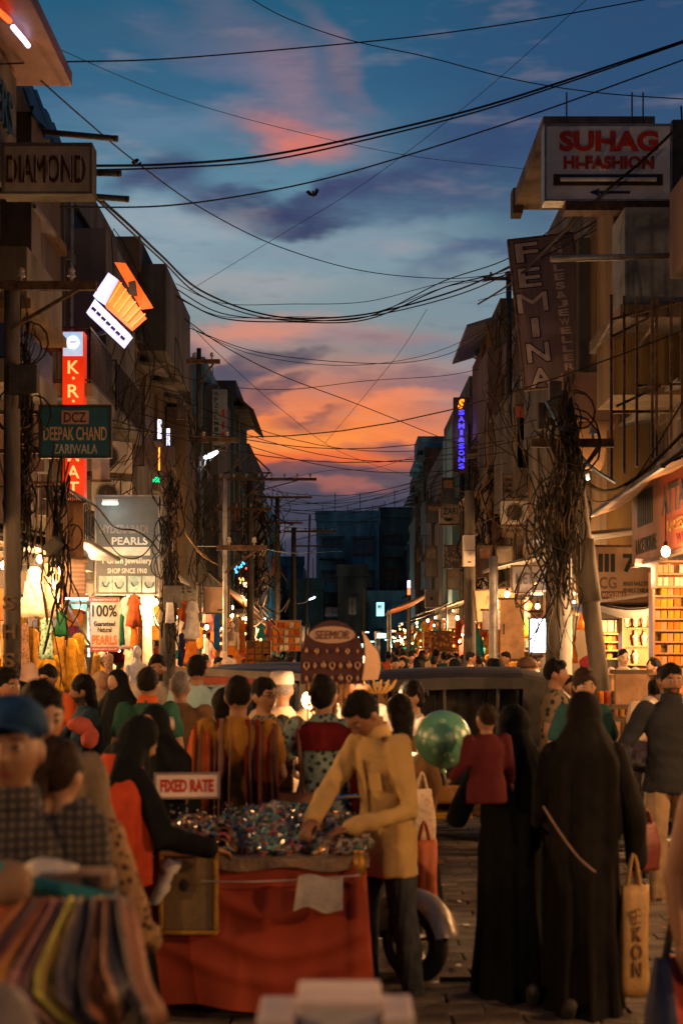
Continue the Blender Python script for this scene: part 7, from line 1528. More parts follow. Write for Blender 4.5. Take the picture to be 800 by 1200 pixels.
# ================================================================== vehicles
paint_y = mat('rickshaw_yellow', (.42, .22, .02), .45, var=.25, scale=4); paint_b = mat('rickshaw_black', (.02, .018, .017), .5, var=.4, scale=3); hood = mat('rickshaw_hood', (.03, .025, .022), .6, var=.4, scale=3); hoodd = mat('rickshaw_hood_navy', (.012, .018, .032), .6, var=.3, scale=3)
def wheel(par, x, y, z, r, w, axis='Y', rimm='galv', name='wheel', detail=True):
    """wheel turning about local Y"""
    q = MB(); n = 28; ring = []
    for k in range(n):
        a = 2 * PI * k / n
        for j in range(10): b_ = 2 * PI * j / 10; rr_ = r - w * .5 + w * .5 * math.cos(b_) ; ring.append((x + rr_ * math.cos(a), y + w * .5 * math.sin(b_), z + rr_ * math.sin(a)))
    q.add(ring, [(k * 10 + j, k * 10 + (j + 1) % 10, ((k + 1) % n) * 10 + (j + 1) % 10, ((k + 1) % n) * 10 + j) for k in range(n) for j in range(10)])
    o = q.build(name, M['rubber'], par, smooth=True)
    q = MB(); R0 = r - w * 1.02
    vs = []; 
    for k in range(n):
        a = 2 * PI * k / n
        for (rr_, yy) in ((R0, -.45 * w), (R0 * .93, -.35 * w), (R0 * .9, .0), (R0 * .93, .35 * w), (R0, .45 * w), (R0 + .012, 0)): vs.append((x + rr_ * math.cos(a), y + yy, z + rr_ * math.sin(a)))
    q.add(vs, [(k * 6 + j, k * 6 + (j + 1) % 6, ((k + 1) % n) * 6 + (j + 1) % 6, ((k + 1) % n) * 6 + j) for k in range(n) for j in range(6)])
    for k in range(5):
        a = 2 * PI * k / 5 + .3; q.beam((x, y, z), (x + R0 * .93 * math.cos(a), y, z + R0 * .93 * math.sin(a)), .03, .02)
    q.build('rim', M[rimm], o, smooth=False); q = MB(); q.tube([(x, y - w * .4, z), (x, y + w * .4, z)], r * .22, 14); q.build('hub', M['mirror'], o, smooth=False)
    return o
def rickshaw(label, loc, rz, hm, bodym, lower, glass_open=True):
    """three-wheeler along local X, front towards -X, seen from -Y"""
    t = thing('auto_rickshaw', loc, rz, label, 'auto rickshaw'); Wd = .64
    # lower tub
    side = [(-1.25, .42), (-1.15, .30), (-.55, .28), (-.5, .42), (.25, .42), (.3, .30), (.62, .28), (1.15, .36), (1.28, .5), (1.30, .95), (.52, .95), (.50, .60), (-.45, .60), (-.55, .95), (-1.02, .95), (-1.22, .70)]
    q = MB(); q.prism(side, -Wd, Wd); q.build('body', lower, t, bevel=.03)
    q = MB(); q.bb(-.5, .28, -Wd - .01, Wd + .01, .28, .34); q.build('step_board', paint_y, t, bevel=.01)
    # hood as a shell of arches
    prof = [(-1.08, 1.02), (-1.0, 1.45), (-.86, 1.60), (-.5, 1.67), (.2, 1.70), (.75, 1.69), (1.05, 1.63), (1.24, 1.42), (1.32, .96)]
    q = MB(); n = 14; vs = []
    for (x, z) in prof:
        for k in range(n + 1):
            u = -1 + 2 * k / n; e = 1 - abs(u) ** 4; vs.append((x, u * (Wd + .03), z - (.09 * (1 - e) if z > 1.2 else 0)))
    m_ = len(prof); fs = [(i * (n + 1) + k, i * (n + 1) + k + 1, (i + 1) * (n + 1) + k + 1, (i + 1) * (n + 1) + k) for i in range(2, m_ - 1) for k in range(n)]
    q.add(vs, fs); vs2 = [(x, y, z - .025) for x, y, z in vs]; q.add(vs2, [f[::-1] for f in fs])
    for s_ in (-1, 1):   # side valance and rear quarter
        y = s_ * (Wd + .031); q.add([(-.86, y, 1.51), (-.5, y, 1.58), (.2, y, 1.61), (.75, y, 1.6), (.75, y, 1.50), (.2, y, 1.50), (-.5, y, 1.47), (-.86, y, 1.42)], [(0, 1, 6, 7), (1, 2, 5, 6), (2, 3, 4, 5)])
        q.add([(.75, y, 1.6), (1.05, y, 1.54), (1.24, y, 1.35), (1.32, y, .96), (.72, y, .96), (.75, y, 1.50)], [(0, 1, 2, 5), (5, 2, 3, 4)])
    q.build('hood', hm, t, smooth=False)
    q = MB(); q.bb(-.45, .72, Wd - .005, Wd + .012, .9, 1.5); q.bb(.70, .72, -Wd + .05, Wd - .01, .9, 1.55); q.build('side_curtain', hm, t)  # dark sheets added to stand for the shade inside the cab
    for s_ in (-1, 1):
        for (x0, x1, z0, z1) in ((-.98, -.90, .95, 1.52), (-.45, -.45, .6, 1.5), (.02, .02, .6, 1.5), (.50, .52, .6, 1.5)):
            q = MB(); q.tube([(x0, s_ * (Wd - .02), z0), (x1, s_ * (Wd - .02), z1)], .018, 8); q.build('pillar', M['steel'], t)
    q = MB(); q.add([(-1.06, -Wd + .05, 1.0), (-1.06, Wd - .05, 1.0), (-.93, Wd - .09, 1.5), (-.93, -Wd + .09, 1.5)], [(0, 1, 2, 3)]); w_ = q.build('windscreen', M['glass'], t)
    q = MB(); q.beam((-1.07, -Wd + .04, 1.0), (-.93, -Wd + .08, 1.52), .035); q.beam((-1.07, Wd - .04, 1.0), (-.93, Wd - .08, 1.52), .035); q.beam((-.93, -Wd + .08, 1.52), (-.93, Wd - .08, 1.52), .04); q.build('screen_frame', M['galv'], w_)
    q = MB(); q.bb(.0, .85, -Wd + .06, Wd - .06, .6, .78); q.bb(.72, .88, -Wd + .06, Wd - .06, .79, 1.2); q.build('rear_seat', M['dark'], t, bevel=.02); q = MB(); q.bb(-.62, -.38, -.25, .25, .6, .8); q.build('driver_seat', M['dark'], t, bevel=.02)
    q = MB(); q.tube([(-.92, -.3, 1.0), (-.86, 0, 1.03), (-.92, .3, 1.0)], .014, 8); q.tube([(-.86, 0, 1.0), (-1.0, 0, .6)], .025, 8); q.build('handlebar', M['steel'], t)
    wheel(t, -1.05, 0, .2, .2, .1); wheel(t, .95, -Wd + .1, .2, .2, .1); wheel(t, .95, Wd - .1, .2, .2, .1)
    q = MB(); q.ell((-1.24, 0, .82), (.05, .09, .09)); q.build('headlight', M['mirror'], t, smooth=True)
    for s_ in (-1, 1): q = MB(); q.box((1.325, s_ * .5, .7), (.02, .1, .06)); q.build('tail_lamp', red_l, t, bevel=.005)
    return t
r1 = rickshaw('auto rickshaw side on behind the balloon, dark hood and yellow lower panel', (.94, 13.9, 0), 0, hood, paint_b, mat('rickshaw_ochre_tub', (.28, .13, .025), .5, var=.35))
q = MB(); q.bb(.34, .62, -.655, -.642, .40, .86); q.build('yellow_panel', paint_y, r1, bevel=.005)
q = MB(); q.bb(.62, 1.28, -.652, -.642, .36, .52); q.build('yellow_panel', paint_y, r1, bevel=.005)
q = MB()
for s_ in (-1, 1): q.prism([(-.62 + s_ * .02, 1.535), (-.56 + s_ * .05, 1.57), (-.48 + s_ * .0, 1.53), (-.55 + s_ * .03, 1.5)], -.69, -.676)
q.build('pale_emblem', pale_l, r1)
r2 = rickshaw('auto rickshaw with a pale framed front and red strip over its screen, left of centre', (-.78, 14.6, 0), R(78), hoodd, paint_b, paint_y)
q = MB(); q.bb(-1.0, -.955, -.42, .42, 1.535, 1.60); q.build('red_strip', mat('strip_red', (.3, .04, .02), .6), r2)
q = MB(); q.beam((-1.1, -.66, .9), (-1.0, -.66, 1.56), .10, .06); q.beam((-1.0, -.66, 1.6), (-1.0, .62, 1.66), .05, .07); q.beam((-1.1, .66, .9), (-1.0, .66, 1.58), .05, .05); q.build('pale_frame', mat('pale_frame', (.22, .18, .14), .6, var=.3), r2)
r3 = rickshaw('third auto rickshaw farther back, only its dark hood showing', (-1.0, 17.8, 0), R(8), hoodd, paint_b, paint_b)
place(r3, (-.95, 17.6, .0), R(8))

def two_wheeler(label, loc, rz, bodym, front_r=.23, name='scooter', motorcycle=False, lod=0):
    """along local X, front wheel at +X"""
    t = thing(name, loc, rz, label, 'scooter' if not motorcycle else 'motorcycle'); r = front_r
    wheel(t, .62, 0, r, r, .095 if not motorcycle else .07); wheel(t, -.62, 0, r, r, .095)
    q = MB()
    for k in range(9):
        pass
    vs = []; n = 12
    for k in range(n + 1):
        a = R(15) + R(150) * k / n
        for yy, dr in ((-.085, -.02), (-.05, .035), (0, .05), (.05, .035), (.085, -.02)): vs.append((.62 + (r + dr + .02) * math.cos(a), yy, r + (r + dr + .02) * math.sin(a)))
    fs = [(k * 5 + j, k * 5 + j + 1, (k + 1) * 5 + j + 1, (k + 1) * 5 + j) for k in range(n) for j in range(4)]; q.add(vs, fs); q.add([(a, b_, c - .008) for a, b_, c in vs], [f[::-1] for f in fs]); q.build('front_mudguard', bodym, t, smooth=True)
    q = MB(); q.tube([(.62, -.06, r), (.50, -.06, .62), (.42, -.05, .92)], .02, 8); q.tube([(.62, .06, r), (.50, .06, .62), (.42, .05, .92)], .02, 8); q.build('fork', M['galv'], t, smooth=True)
    if motorcycle:
        q = MB(); q.ell((.16, 0, .78), (.26, .13, .12), 18, 10); q.build('fuel_tank', bodym, t, smooth=True); q = MB(); q.ell((-.35, 0, .78), (.38, .12, .06), 16, 8); q.build('seat', M['dark'], t, smooth=True)
        q = MB(); q.ell((.0, 0, .42), (.2, .12, .17), 14, 8); q.tube([(.05, .1, .3), (-.3, .13, .28), (-.8, .14, .32)], .035, 8); q.build('engine', M['galv'], t, smooth=True)
        q = MB(); q.tube([(.4, 0, .9), (0, 0, .55), (-.5, 0, .6), (-.62, 0, r)], .03, 8); q.build('frame', M['steel'], t, smooth=True)
    else:
        q = MB(); q.loft([(.40, 0, .28, .06, .2), (.43, 0, .5, .05, .22), (.40, 0, .75, .05, .2), (.38, 0, .92, .07, .12)], 16); q.build('leg_shield', bodym, t, smooth=True)
        q = MB(); q.bb(-.25, .42, -.16, .16, .24, .29); q.build('floorboard', M['dark'], t, bevel=.01)
        q = MB(); q.ell((-.5, 0, .52), (.42, .2, .2), 20, 12); q.build('rear_body', bodym, t, smooth=True); q = MB(); q.ell((-.42, 0, .74), (.36, .14, .06), 18, 8); q.build('seat', M['dark'], t, smooth=True)
    q = MB(); q.tube(crom([(.22, -.34, 1.0), (.36, -.2, 1.03), (.41, 0, .98), (.36, .2, 1.03), (.22, .34, 1.0)], 4), .013, 8); hb = q.build('handlebar', M['mirror'], t, smooth=True)
    for s_ in (-1, 1):
        q = MB(); q.tube([(.25, s_ * .30, 1.005), (.2, s_ * .38, .995)], .02, 8); q.build('grip', M['rubber'], hb)
        q = MB(); q.tube([(.33, s_ * .22, 1.03), (.36, s_ * .27, 1.18)], .006, 6); q.ell((.36, s_ * .28, 1.22), (.015, .06, .04)); q.build('mirror', M['mirror'], t, smooth=True)
    q = MB(); q.ell((.46, 0, .93), (.07, .09, .085), 16, 10); q.build('headlight', M['mirror'], t, smooth=True)
    return t
two_wheeler('grey scooter whose front wheel shows beside the yellow shirted vendor', (-.04, 8.32, .03), R(-44), mat('scooter_silver', (.3, .27, .24), .35, .5, var=.2))
two_wheeler('motorcycle parked at the right with mirrors and plastic bags on its handlebar', (X(716, 11.4), 11.4, .03), R(200), mat('tank_red', (.2, .02, .01), .3, var=.2), .29, 'motorcycle', True)
two_wheeler('red lit scooter ridden away on the right', (X(622, 14.2), 14.2, .03), R(70), mat('scooter_red', (.25, .02, .015), .35, var=.2), .25)
two_wheeler('motorcycle under the bearded rider in the dark blue jacket', (X(93, 11.1), 11.1, .03), R(200), mat('tank_black', (.02, .02, .025), .3, var=.2), .29, 'motorcycle', True)
# bicycle wheel and red bundle at the right
t = thing('bicycle', (X(752, 10.9), 10.9, .03), R(75), 'dark bicycle seen end on beside the khaki trousers', 'bicycle')
for xx in (-.5, .5):
    q = MB(); q.tube([(xx + .33 * math.cos(a), 0, .34 + .33 * math.sin(a)) for a in [k * PI / 14 for k in range(29)]], .017, 8, caps=False); w_ = q.build('wheel', M['rubber'], t, smooth=True); q = MB()
    for k in range(14): a = k * PI / 7; q.beam((xx, 0, .34), (xx + .32 * math.cos(a), 0, .34 + .32 * math.sin(a)), .004)
    q.build('spokes', M['galv'], w_)
q = MB(); q.tube([(.5, 0, .34), (.38, 0, .85), (-.1, 0, .8), (-.5, 0, .34), (-.08, 0, .32), (.36, 0, .75)], .016, 8); q.tube([(-.08, 0, .32), (-.15, 0, .92)], .016, 8); q.build('frame', M['steel'], t, smooth=True); q = MB(); q.tube([(.3, -.25, 1.0), (.38, 0, .96), (.3, .25, 1.0)], .013, 8); q.tube([(.38, 0, .85), (.38, 0, .96)], .013, 8); q.build('handlebar', M['mirror'], t, smooth=True); q = MB(); q.ell((-.16, 0, .95), (.13, .08, .035)); q.build('saddle', M['dark'], t, smooth=True)

# ================================================================== bags
def soft_bag(label, loc, w, h, dp, m_, rz=0, name='carrier_bag', handles=True, letters=None, top_fold=.0, hm_=None):
    t = thing(name, loc, rz, label, 'bag'); ph = rnd.uniform(0, 6); q = MB(); rings = []
    for i in range(13):
        u = i / 12; z = -h * u; e = .35 + .65 * min(1, u * 2.2); rings.append((.01 * math.sin(u * 5 + ph), 0, z, w / 2 * (.86 + .16 * u), dp / 2 * e))
    sq = lambda i, a: .16 * (abs(math.sin(2 * a)) ** 1.5) + .03 * math.sin(7 * a + ph + i * .4)
    q.loft(rings, 30, fold=sq); q.build('body', m_, t, smooth=True)
    if handles:
        for s_ in (-1, 1): q = MB(); q.tube(crom([(-w * .22, s_ * .01, -.01), (-w * .1, s_ * .01, h * .2), (0, 0, h * .30), (w * .1, s_ * .01, h * .2), (w * .22, s_ * .01, -.01)], 4), .008, 6); q.build('handle', hm_ or m_, t, smooth=True)
    if letters: text(letters[0], letters[1], letters[2], letters[3], t, (0, -dp * .56, -h * .5), th=.012, vertical=len(letters) > 4)
    return t
yb = mat('bag_tan_yellow', (.38, .23, .08), .5, var=.25, scale=7)
soft_bag('tan yellow carrier bag with faint vertical lettering in the hand of the taller abaya', (X(742, 7.15), 7.15, Z(1038, 7.15)), .155, .55, .12, yb, .1, letters=('EKON', .05, .34, mat('letter_tan_dark', (.2, .11, .045), .6), 1))
soft_bag('bright red and navy cloth bag held at the bottom right corner', (X(792, 4.95), 4.95, Z(1122, 4.95)), .20, .5, .16, mat('bag_red_navy', (.42, .05, .02), .7, var=.2, pat='stripex', col2=(.02, .03, .08), pscale=2.2), .3, hm_=M['dark'])
soft_bag('dark red hand bag hanging open at the knee of the khaki trousers', (X(757, 9.2), 9.2, Z(965, 9.2)), .18, .30, .12, mat('bag_dark_red', (.14, .025, .02), .5, var=.3), .5, name='hand_bag')
soft_bag('white printed plastic bag slung from the motorcycle', (X(740, 10.9), 10.9, Z(868, 10.9)), .34, .36, .2, mat('bag_white', (.42, .38, .36), .4, var=.3, scale=9, pat='dots', col2=(.25, .2, .2), pscale=12), -.6)
soft_bag('pale folded plastic bundle above the motorcycle bags', (X(752, 11.9), 11.9, Z(822, 11.9)), .26, .32, .16, mat('bag_pale', (.5, .36, .26), .5, var=.2), .4, handles=False)
soft_bag('orange red bag behind the vendor, over the scooter wheel', (X(497, 8.2), 8.2, Z(985, 8.2)), .15, .36, .12, mat('bag_orange', (.40, .09, .03), .6, var=.25), .3)
soft_bag('cream cloth bag at the hip of the woman behind the vendor', (X(494, 8.9), 8.9, Z(925, 8.9)), .16, .34, .12, cl['cream'], .2)
t = thing('cloth_bundle', (X(96, 10.75), 10.75, Z(850, 10.75)), .3, 'pink red cloth bundle over the tank of the rider motorcycle', 'cloth'); q = MB(); q.ell((0, 0, 0), (.10, .07, .065), 24, 16); q.ell((.06, -.02, -.09), (.07, .06, .09), 20, 14); q.v = [tuple(Vector(p) * (1 + .35 * mnoise.noise(Vector(p) * 14))) for p in q.v]; q.build('cloth', c_['pink'], t, smooth=True)
soft_bag('small yellow and white topped bundle behind the fixed rate sign', (X(200, 9.4), 9.4, Z(880, 9.4)), .14, .42, .12, cl['cream'], 0, name='cloth_bundle', handles=False)
for (px, py, cc, lb) in ((196, 889, 'yellow', 'yellow knob topped toy behind the fixed rate sign'), (210, 888, 'pink', 'pink and white knob topped toy behind the fixed rate sign')):
    t = thing('toy', P(px, py, 9.3), 0, lb, 'toy'); q = MB(); q.ell((0, 0, 0), (.05, .05, .06)); q.build('knob', cl[cc], t, smooth=True); q = MB(); q.ell((0, 0, -.09), (.055, .05, .05)); q.build('base', cl['white'], t, smooth=True)

# balloon
t = thing('balloon', P(519, 867, 8.0), 0, 'pale green balloon with white spots floating before the rickshaw window', 'balloon')
q = MB(); q.ell((0, 0, 0), (.158, .158, .165), 36, 24); q.v = [(x * (1 - .12 * max(0, -z / .165) ** 2), y * (1 - .12 * max(0, -z / .165) ** 2), z) for x, y, z in q.v]
q.build('skin', mat('balloon_green', (.10, .30, .19), .3, var=.06, scale=2, bump=0, spec=.6, trans=.0), t, smooth=True)
spm = mat('balloon_spot', (.26, .46, .34), .3, var=.05, bump=0)
for (a, e, s_) in ((-.55, .35, .022), (-.1, .75, .018), (.15, .2, .02), (-.35, -.35, .02), (.5, .45, .02), (.7, -.15, .022), (.1, -.5, .018), (-.8, -.05, .018), (.35, -.75, .016), (1.2, .3, .02), (-1.3, .3, .02)):
    d_ = Vector((math.sin(a) * math.cos(e), -math.cos(a) * math.cos(e), math.sin(e))); q = MB(); Mq = d_.to_track_quat('Z', 'Y').to_matrix(); q.ell(Vector((d_.x * .1572, d_.y * .1572, d_.z * .164)), (s_, s_, .003), 14, 6, M=Mq); q.build('spot', spm, t, smooth=True)
q = MB(); q.tube([(0, 0, -.16), (0, 0, -.185)], [.008, .018], 8); q.build('knot', MATS['balloon_green'], t); q = MB(); q.tube(crom([(0, 0, -.18), (.05, -.1, -.3), (.14, -.3, -.36), (.26, -.55, -.34)], 5), .0025, 5); q.build('string', M['white'], t)

# ================================================================== bangle cart
cart = thing('street_cart', (-.44, 7.55, 0), 0, 'vendor cart draped in orange red cloth and heaped with bangles', 'cart')
CX0, CX1, CY0, CY1, CZ = -.985, .105, 7.0, 8.25, .845
q = MB(); q.bb(CX0 + .02, CX1 - .02, CY0 + .02, CY1, CZ - .05, CZ); q.build('deck', M['wood'], cart, world=True, bevel=.01)
for x in (CX0 + .08, CX1 - .08):
    for y in (CY0 + .1, CY1 - .1): q = MB(); q.bb(x - .025, x + .025, y - .025, y + .025, .04, CZ - .052); q.build('leg', M['steel'], cart, world=True)
for x in (CX0 + .2, CX1 - .2): wheel(cart, x, CY0 + .35, .14, .12, .05)
rc = mat('cart_cloth', (.26, .032, .009), .75, var=.22, scale=2.2, bump=.15)
def skirt(u, v):
    per = [(CX0 - .01, CY1), (CX0 - .015, CY0), (CX1 + .015, CY0), (CX1 + .01, CY1)]
    L1, L2 = CY1 - CY0, CX1 - CX0; s_ = u * (2 * L1 + L2)
    if s_ < L1: x, y, nx, ny = per[0][0], CY1 - s_, -1, 0
    elif s_ < L1 + L2: x, y, nx, ny = CX0 + (s_ - L1), CY0 - .015, 0, -1
    else: x, y, nx, ny = CX1 + .012, CY0 + (s_ - L1 - L2), 1, 0
    xr = (x - CX0) / (CX1 - CX0)
    if ny:   # swags hanging from the right corner, creases, gentle bulge
        f = .0
        for k, (cx, cz, r0, amp) in enumerate(((.62, .05, .42, .020), (.66, .0, .62, .018), (.60, .0, .80, .014), (.35, .1, .30, .010))):
            dd = math.hypot((xr - cx) * 1.1, (v + cz)) - r0; f += amp * math.exp(-(dd / .045) ** 2)
        f += .010 * math.sin(xr * 9 + v * 3) * v + .012 * math.sin(xr * 23 + 1.3 * math.sin(v * 4)) * v * v + .03 * math.exp(-((xr - .97) / .03) ** 2) + .025 * math.exp(-((xr - .02) / .05) ** 2)
        f += .03 * math.sin(PI * xr) * v
    else: f = .02 * math.sin(s_ * 22) * v + .03 * v
    return (x + nx * f - (.05 * (1 - v) * v * 4 if x < CX0 + .01 and not ny else 0), y + ny * f, CZ + .002 - .725 * v + (.02 * math.sin(xr * 8)) * v)
q = MB(); q.grid(skirt, 150, 34, thick=.004); sk = q.build('cloth_skirt', rc, cart, world=True, smooth=True)
# top sheet with a rolled plastic edge
q = MB(); q.grid(lambda u, v: (CX0 - .03 + (CX1 - CX0 + .06) * u, CY0 - .035 + (CY1 - CY0 + .03) * v, CZ + .012 + .006 * math.sin(u * 40) * (1 - v)), 60, 20, thick=.006)
def vl(u, v):
    x = CX0 - .03 + (CX1 - CX0 + .06) * u; return (x, CY0 - .042 - .008 * math.sin(u * 30 + v * 2), CZ + .015 - (.055 + .012 * math.sin(u * 17)) * v)
q.grid(vl, 60, 4, thick=.004); q.build('top_sheet', mat('plastic_sheet', (.24, .17, .11), .35, var=.35, scale=9, bump=.5), cart, world=True, smooth=True)
# gold framed box hung on the front
t = thing('brass_tray', P(221, 1047, 6.93), 0, 'brass framed grey box hung at the left of the cart front', 'tray'); w, h = .245, .36
brass = mat('brass', (.55, .30, .06), .35, .6, var=.3, scale=8)
q = MB(); q.bb(-w / 2, w / 2, 0, .045, -h / 2, h / 2); q.build('panel', mat('tray_panel', (.16, .11, .055), .6, var=.3, scale=6), t, bevel=.004)
q = MB(); e = .022
q.bb(-w / 2 - e, w / 2 + e, -.02, .05, h / 2, h / 2 + e); q.bb(-w / 2 - e, w / 2 + e, -.02, .05, -h / 2 - e, -h / 2); q.bb(-w / 2 - e, -w / 2, -.02, .05, -h / 2, h / 2); q.bb(w / 2, w / 2 + e, -.02, .05, -h / 2, h / 2); q.build('frame', brass, t, bevel=.006)
q = MB(); q.ell((-.02, -.004, .04), (.022, .006, .03)); q.build('keyhole_plate', M['dark'], t)
# white rag over a line, plastic bag knot
q = MB(); a, b_ = P(235, 1033, 6.90), P(423, 1026, 6.90); q.tube(crom([a, a.lerp(b_, .3) + Vector((0, 0, -.012)), a.lerp(b_, .7) + Vector((0, 0, -.010)), b_], 4), .003, 5); tag(q.build('washing_line', M['white']), 'thin cord stretched across the cart front', 'cord')
t = thing('rag', P(375, 1027, 6.89), 0, 'white cloth folded over the cord on the cart front', 'cloth')
q = MB(); q.grid(lambda u, v: (-.105 + .215 * u - .025 * v * (1 - u), .012 * math.sin(u * 9 + v) * v + (-.012), .0 - .17 * v * (1 - .08 * math.sin(u * 5) ** 2) + .012 * math.sin(u * 6)), 24, 12, thick=.01); q.build('cloth', mat('rag_white', (.40, .37, .34), .9, var=.25, scale=9), t, smooth=True)
t = thing('plastic_bag', P(190, 1040, 6.88), 0, 'crumpled white plastic bag tied at the left corner of the cart', 'bag')
q = MB(); q.ell((0, 0, 0), (.035, .035, .10), 18, 14, M=Matrix.Rotation(R(28), 3, 'Y')); q.ell((.04, 0, .09), (.045, .03, .035), 14, 10); q.v = [tuple(Vector(p) * (1 + .35 * mnoise.noise(Vector(p) * 22))) for p in q.v]; q.build('body', mat('plastic_white', (.5, .47, .44), .4, var=.2), t, smooth=True)
# FIXED RATE
t = thing('price_sign', P(219, 921, 7.85), R(4), 'small white sign reading FIXED RATE in red at the back of the cart', 'sign'); w = 70 / F * 8.1; h = 25 / F * 8.1
q = MB(); q.bb(-w / 2, w / 2, 0, .012, -h / 2, h / 2); q.build('board', mat('price_board', (.6, .5, .47), .5, var=.15), t); q = MB(); e = .012
q.bb(-w / 2 - e, w / 2 + e, -.006, .014, h / 2, h / 2 + e); q.bb(-w / 2 - e, w / 2 + e, -.006, .014, -h / 2 - e, -h / 2); q.bb(-w / 2 - e, -w / 2, -.006, .014, -h / 2, h / 2); q.bb(w / 2, w / 2 + e, -.006, .014, -h / 2, h / 2); q.build('frame', mat('frame_greypink', (.2, .15, .15), .5), t)
text('FIXED RATE', w * .86, h * .58, red_l, t, (0, -.002, 0), th=.005, bold=.04); q = MB(); q.beam((0, .02, 0), (0, .02, -.2), .014); q.build('stick', M['wood'], t)
# goods
bm_ = [mat('bangle_teal', (.09, .25, .25), .3, .3, var=.3, scale=30), mat('bangle_pink', (.45, .12, .12), .3, .2, var=.3), mat('bangle_gold', (.5, .27, .08), .25, .8, var=.3), mat('bangle_silver', (.45, .42, .38), .22, .9, var=.3), mat('bangle_brown', (.12, .05, .03), .4, .2, var=.3), mat('packet_plastic', (.36, .33, .30), .15, 0, var=.4, scale=30, spec=.9, bump=.6)]
def heap(label, cx, cy, sx_, sy_, hz, n, pal, seed, tori=.6, base=CZ + .02):
    rr = random.Random(seed); q = MB()
    for i in range(n):
        a, r_ = rr.uniform(0, 2 * PI), math.sqrt(rr.random()); x, y = cx + sx_ * r_ * math.cos(a), cy + sy_ * r_ * math.sin(a); z = base + hz * (1 - r_ ** 2.2) * rr.uniform(.75, 1.08) + rr.uniform(0, .015)
        Mx = Matrix.Translation((x, y, z)) @ (Matrix.Rotation(rr.uniform(0, 6.3), 4, 'Z') @ Matrix.Rotation(rr.uniform(-1.3, 1.3), 4, 'X') @ Matrix.Rotation(rr.uniform(-.8, .8), 4, 'Y'))
        p = MB()
        if rr.random() < tori:
            R0 = rr.uniform(.024, .034); r1_ = rr.uniform(.003, .007); vs = []
            for k in range(10):
                for j in range(4): aa = 2 * PI * k / 10; bb_ = PI / 2 * j; vs.append(((R0 + r1_ * math.cos(bb_)) * math.cos(aa), (R0 + r1_ * math.cos(bb_)) * math.sin(aa), r1_ * 1.6 * math.sin(bb_)))
            p.add(vs, [(k * 4 + j, k * 4 + (j + 1) % 4, ((k + 1) % 10) * 4 + (j + 1) % 4, ((k + 1) % 10) * 4 + j) for k in range(10) for j in range(4)])
        else: p.box((0, 0, 0), (rr.uniform(.02, .05), rr.uniform(.015, .04), rr.uniform(.006, .02)))
        p.xform(Mx); q.add(p.v, p.f, rr.choice(pal))
    q.ell((cx, cy, base), (sx_ * .93, sy_ * .93, hz * .8), 20, 10, mi=4)
    return tag(q.build('bangle_heap', bm_, smooth=False), label, 'bangles', kind='stuff')
heap('mound of brown and silver bangles at the left of the cart', -.74, 7.38, .25, .34, .12, 1500, (2, 3, 4, 4, 0, 5), 1)
heap('mound of teal, pink and clear packets in the middle of the cart', -.36, 7.5, .22, .42, .17, 1700, (0, 5, 5, 1, 3, 3, 0), 2, .35)
heap('mound of clear and silver packets before the vendor', -.04, 7.46, .20, .38, .12, 1500, (5, 3, 5, 2, 0, 4), 3, .4)
heap('blue teal packets at the back of the cart', -.3, 8.0, .5, .22, .12, 1100, (0, 0, 5, 4, 3), 4, .3)
# stacked rows of bangle sets along the front edge: singly
q = MB(); q.tube([(0, -.035, 0), (0, .035, 0)], .029, 14, caps=False); q.tube([(0, .034, 0), (0, -.034, 0)], .021, 14, caps=False)
for k in range(5): q.tube([(.029 * math.cos(a), -.03 + k * .015, .029 * math.sin(a)) for a in [j * PI / 6 for j in range(13)]], .003, 4, caps=False)
bs = [q.mesh('bangle_set', bm_[k], True) for k in (2, 3, 4, 1)]
tr_ = thing('bangle_tray', (-.78, 7.1, CZ + .03), 0, 'front tray holding ranked sets of bangles on the left of the cart', 'tray')
q = MB(); q.bb(-.19, .22, -.07, .12, -.012, 0); q.build('tray', M['wood'], tr_)
for r_ in range(3):
    for c in range(7): piece(bs[(r_ * 3 + c * 2) % 4], 'bangle_set', tr_, Matrix.Translation((-.16 + c * .058, -.04 + r_ * .07, .035 + .02 * r_)))
# sparkling trinkets that give the cart its glints
q = MB(); rr = random.Random(4)
for i in range(90): x, y = rr.uniform(-.95, .08), rr.uniform(7.1, 8.0); q.ell((x, y, CZ + .15 + .03 * rr.random()), (.006, .006, .006), 6, 4)
tag(q.build('beads', M['mirror'], smooth=True), 'loose shiny beads scattered over the bangle mounds', 'beads', kind='stuff')
t = thing('battery_lamp', (.085, 6.97, CZ + .0), 0, 'small brass lamp catching light at the right corner of the cart', 'lamp'); q = MB(); q.loft([(0, 0, -.07, .03, .03), (0, 0, .0, .035, .035), (0, 0, .04, .02, .02), (0, 0, .05, .03, .03)], 14); q.build('body', brass, t, smooth=True)

# earring display
t = thing('display_board', P(389, 765, 9.9), 0, 'round topped maroon earring display board with a cream oval name plate', 'display'); w = 74 / F * 9.9; s9 = 9.9 / F
q = MB(); out = [(-w / 2, -37 * s9), (w / 2, -37 * s9)] + [(w / 2 * math.cos(a), -5 * s9 + 43 * s9 * math.sin(a)) for a in [k * PI / 16 for k in range(17)]]
q.prism(out, 0, .02); q.build('board', mat('display_maroon', (.05, .012, .018), .7, var=.2), t)
q = MB(); q.loft([(0, -21 * s9, 0, 27 * s9, 10 * s9), (0, -21 * s9, .006, 27 * s9, 10 * s9)], 28); q.xform(Matrix.Rotation(R(90), 4, 'X') @ Matrix.Scale(-1, 4, (0, 1, 0))); q.build('name_plate', mat('plate_cream', (.36, .25, .2), .6, var=.1), t)
text('SEEMOR', 40 * s9, 10 * s9, mat('letter_brown', (.12, .05, .04)), t, (0, -.012, 21 * s9), th=.004, shear=.2)
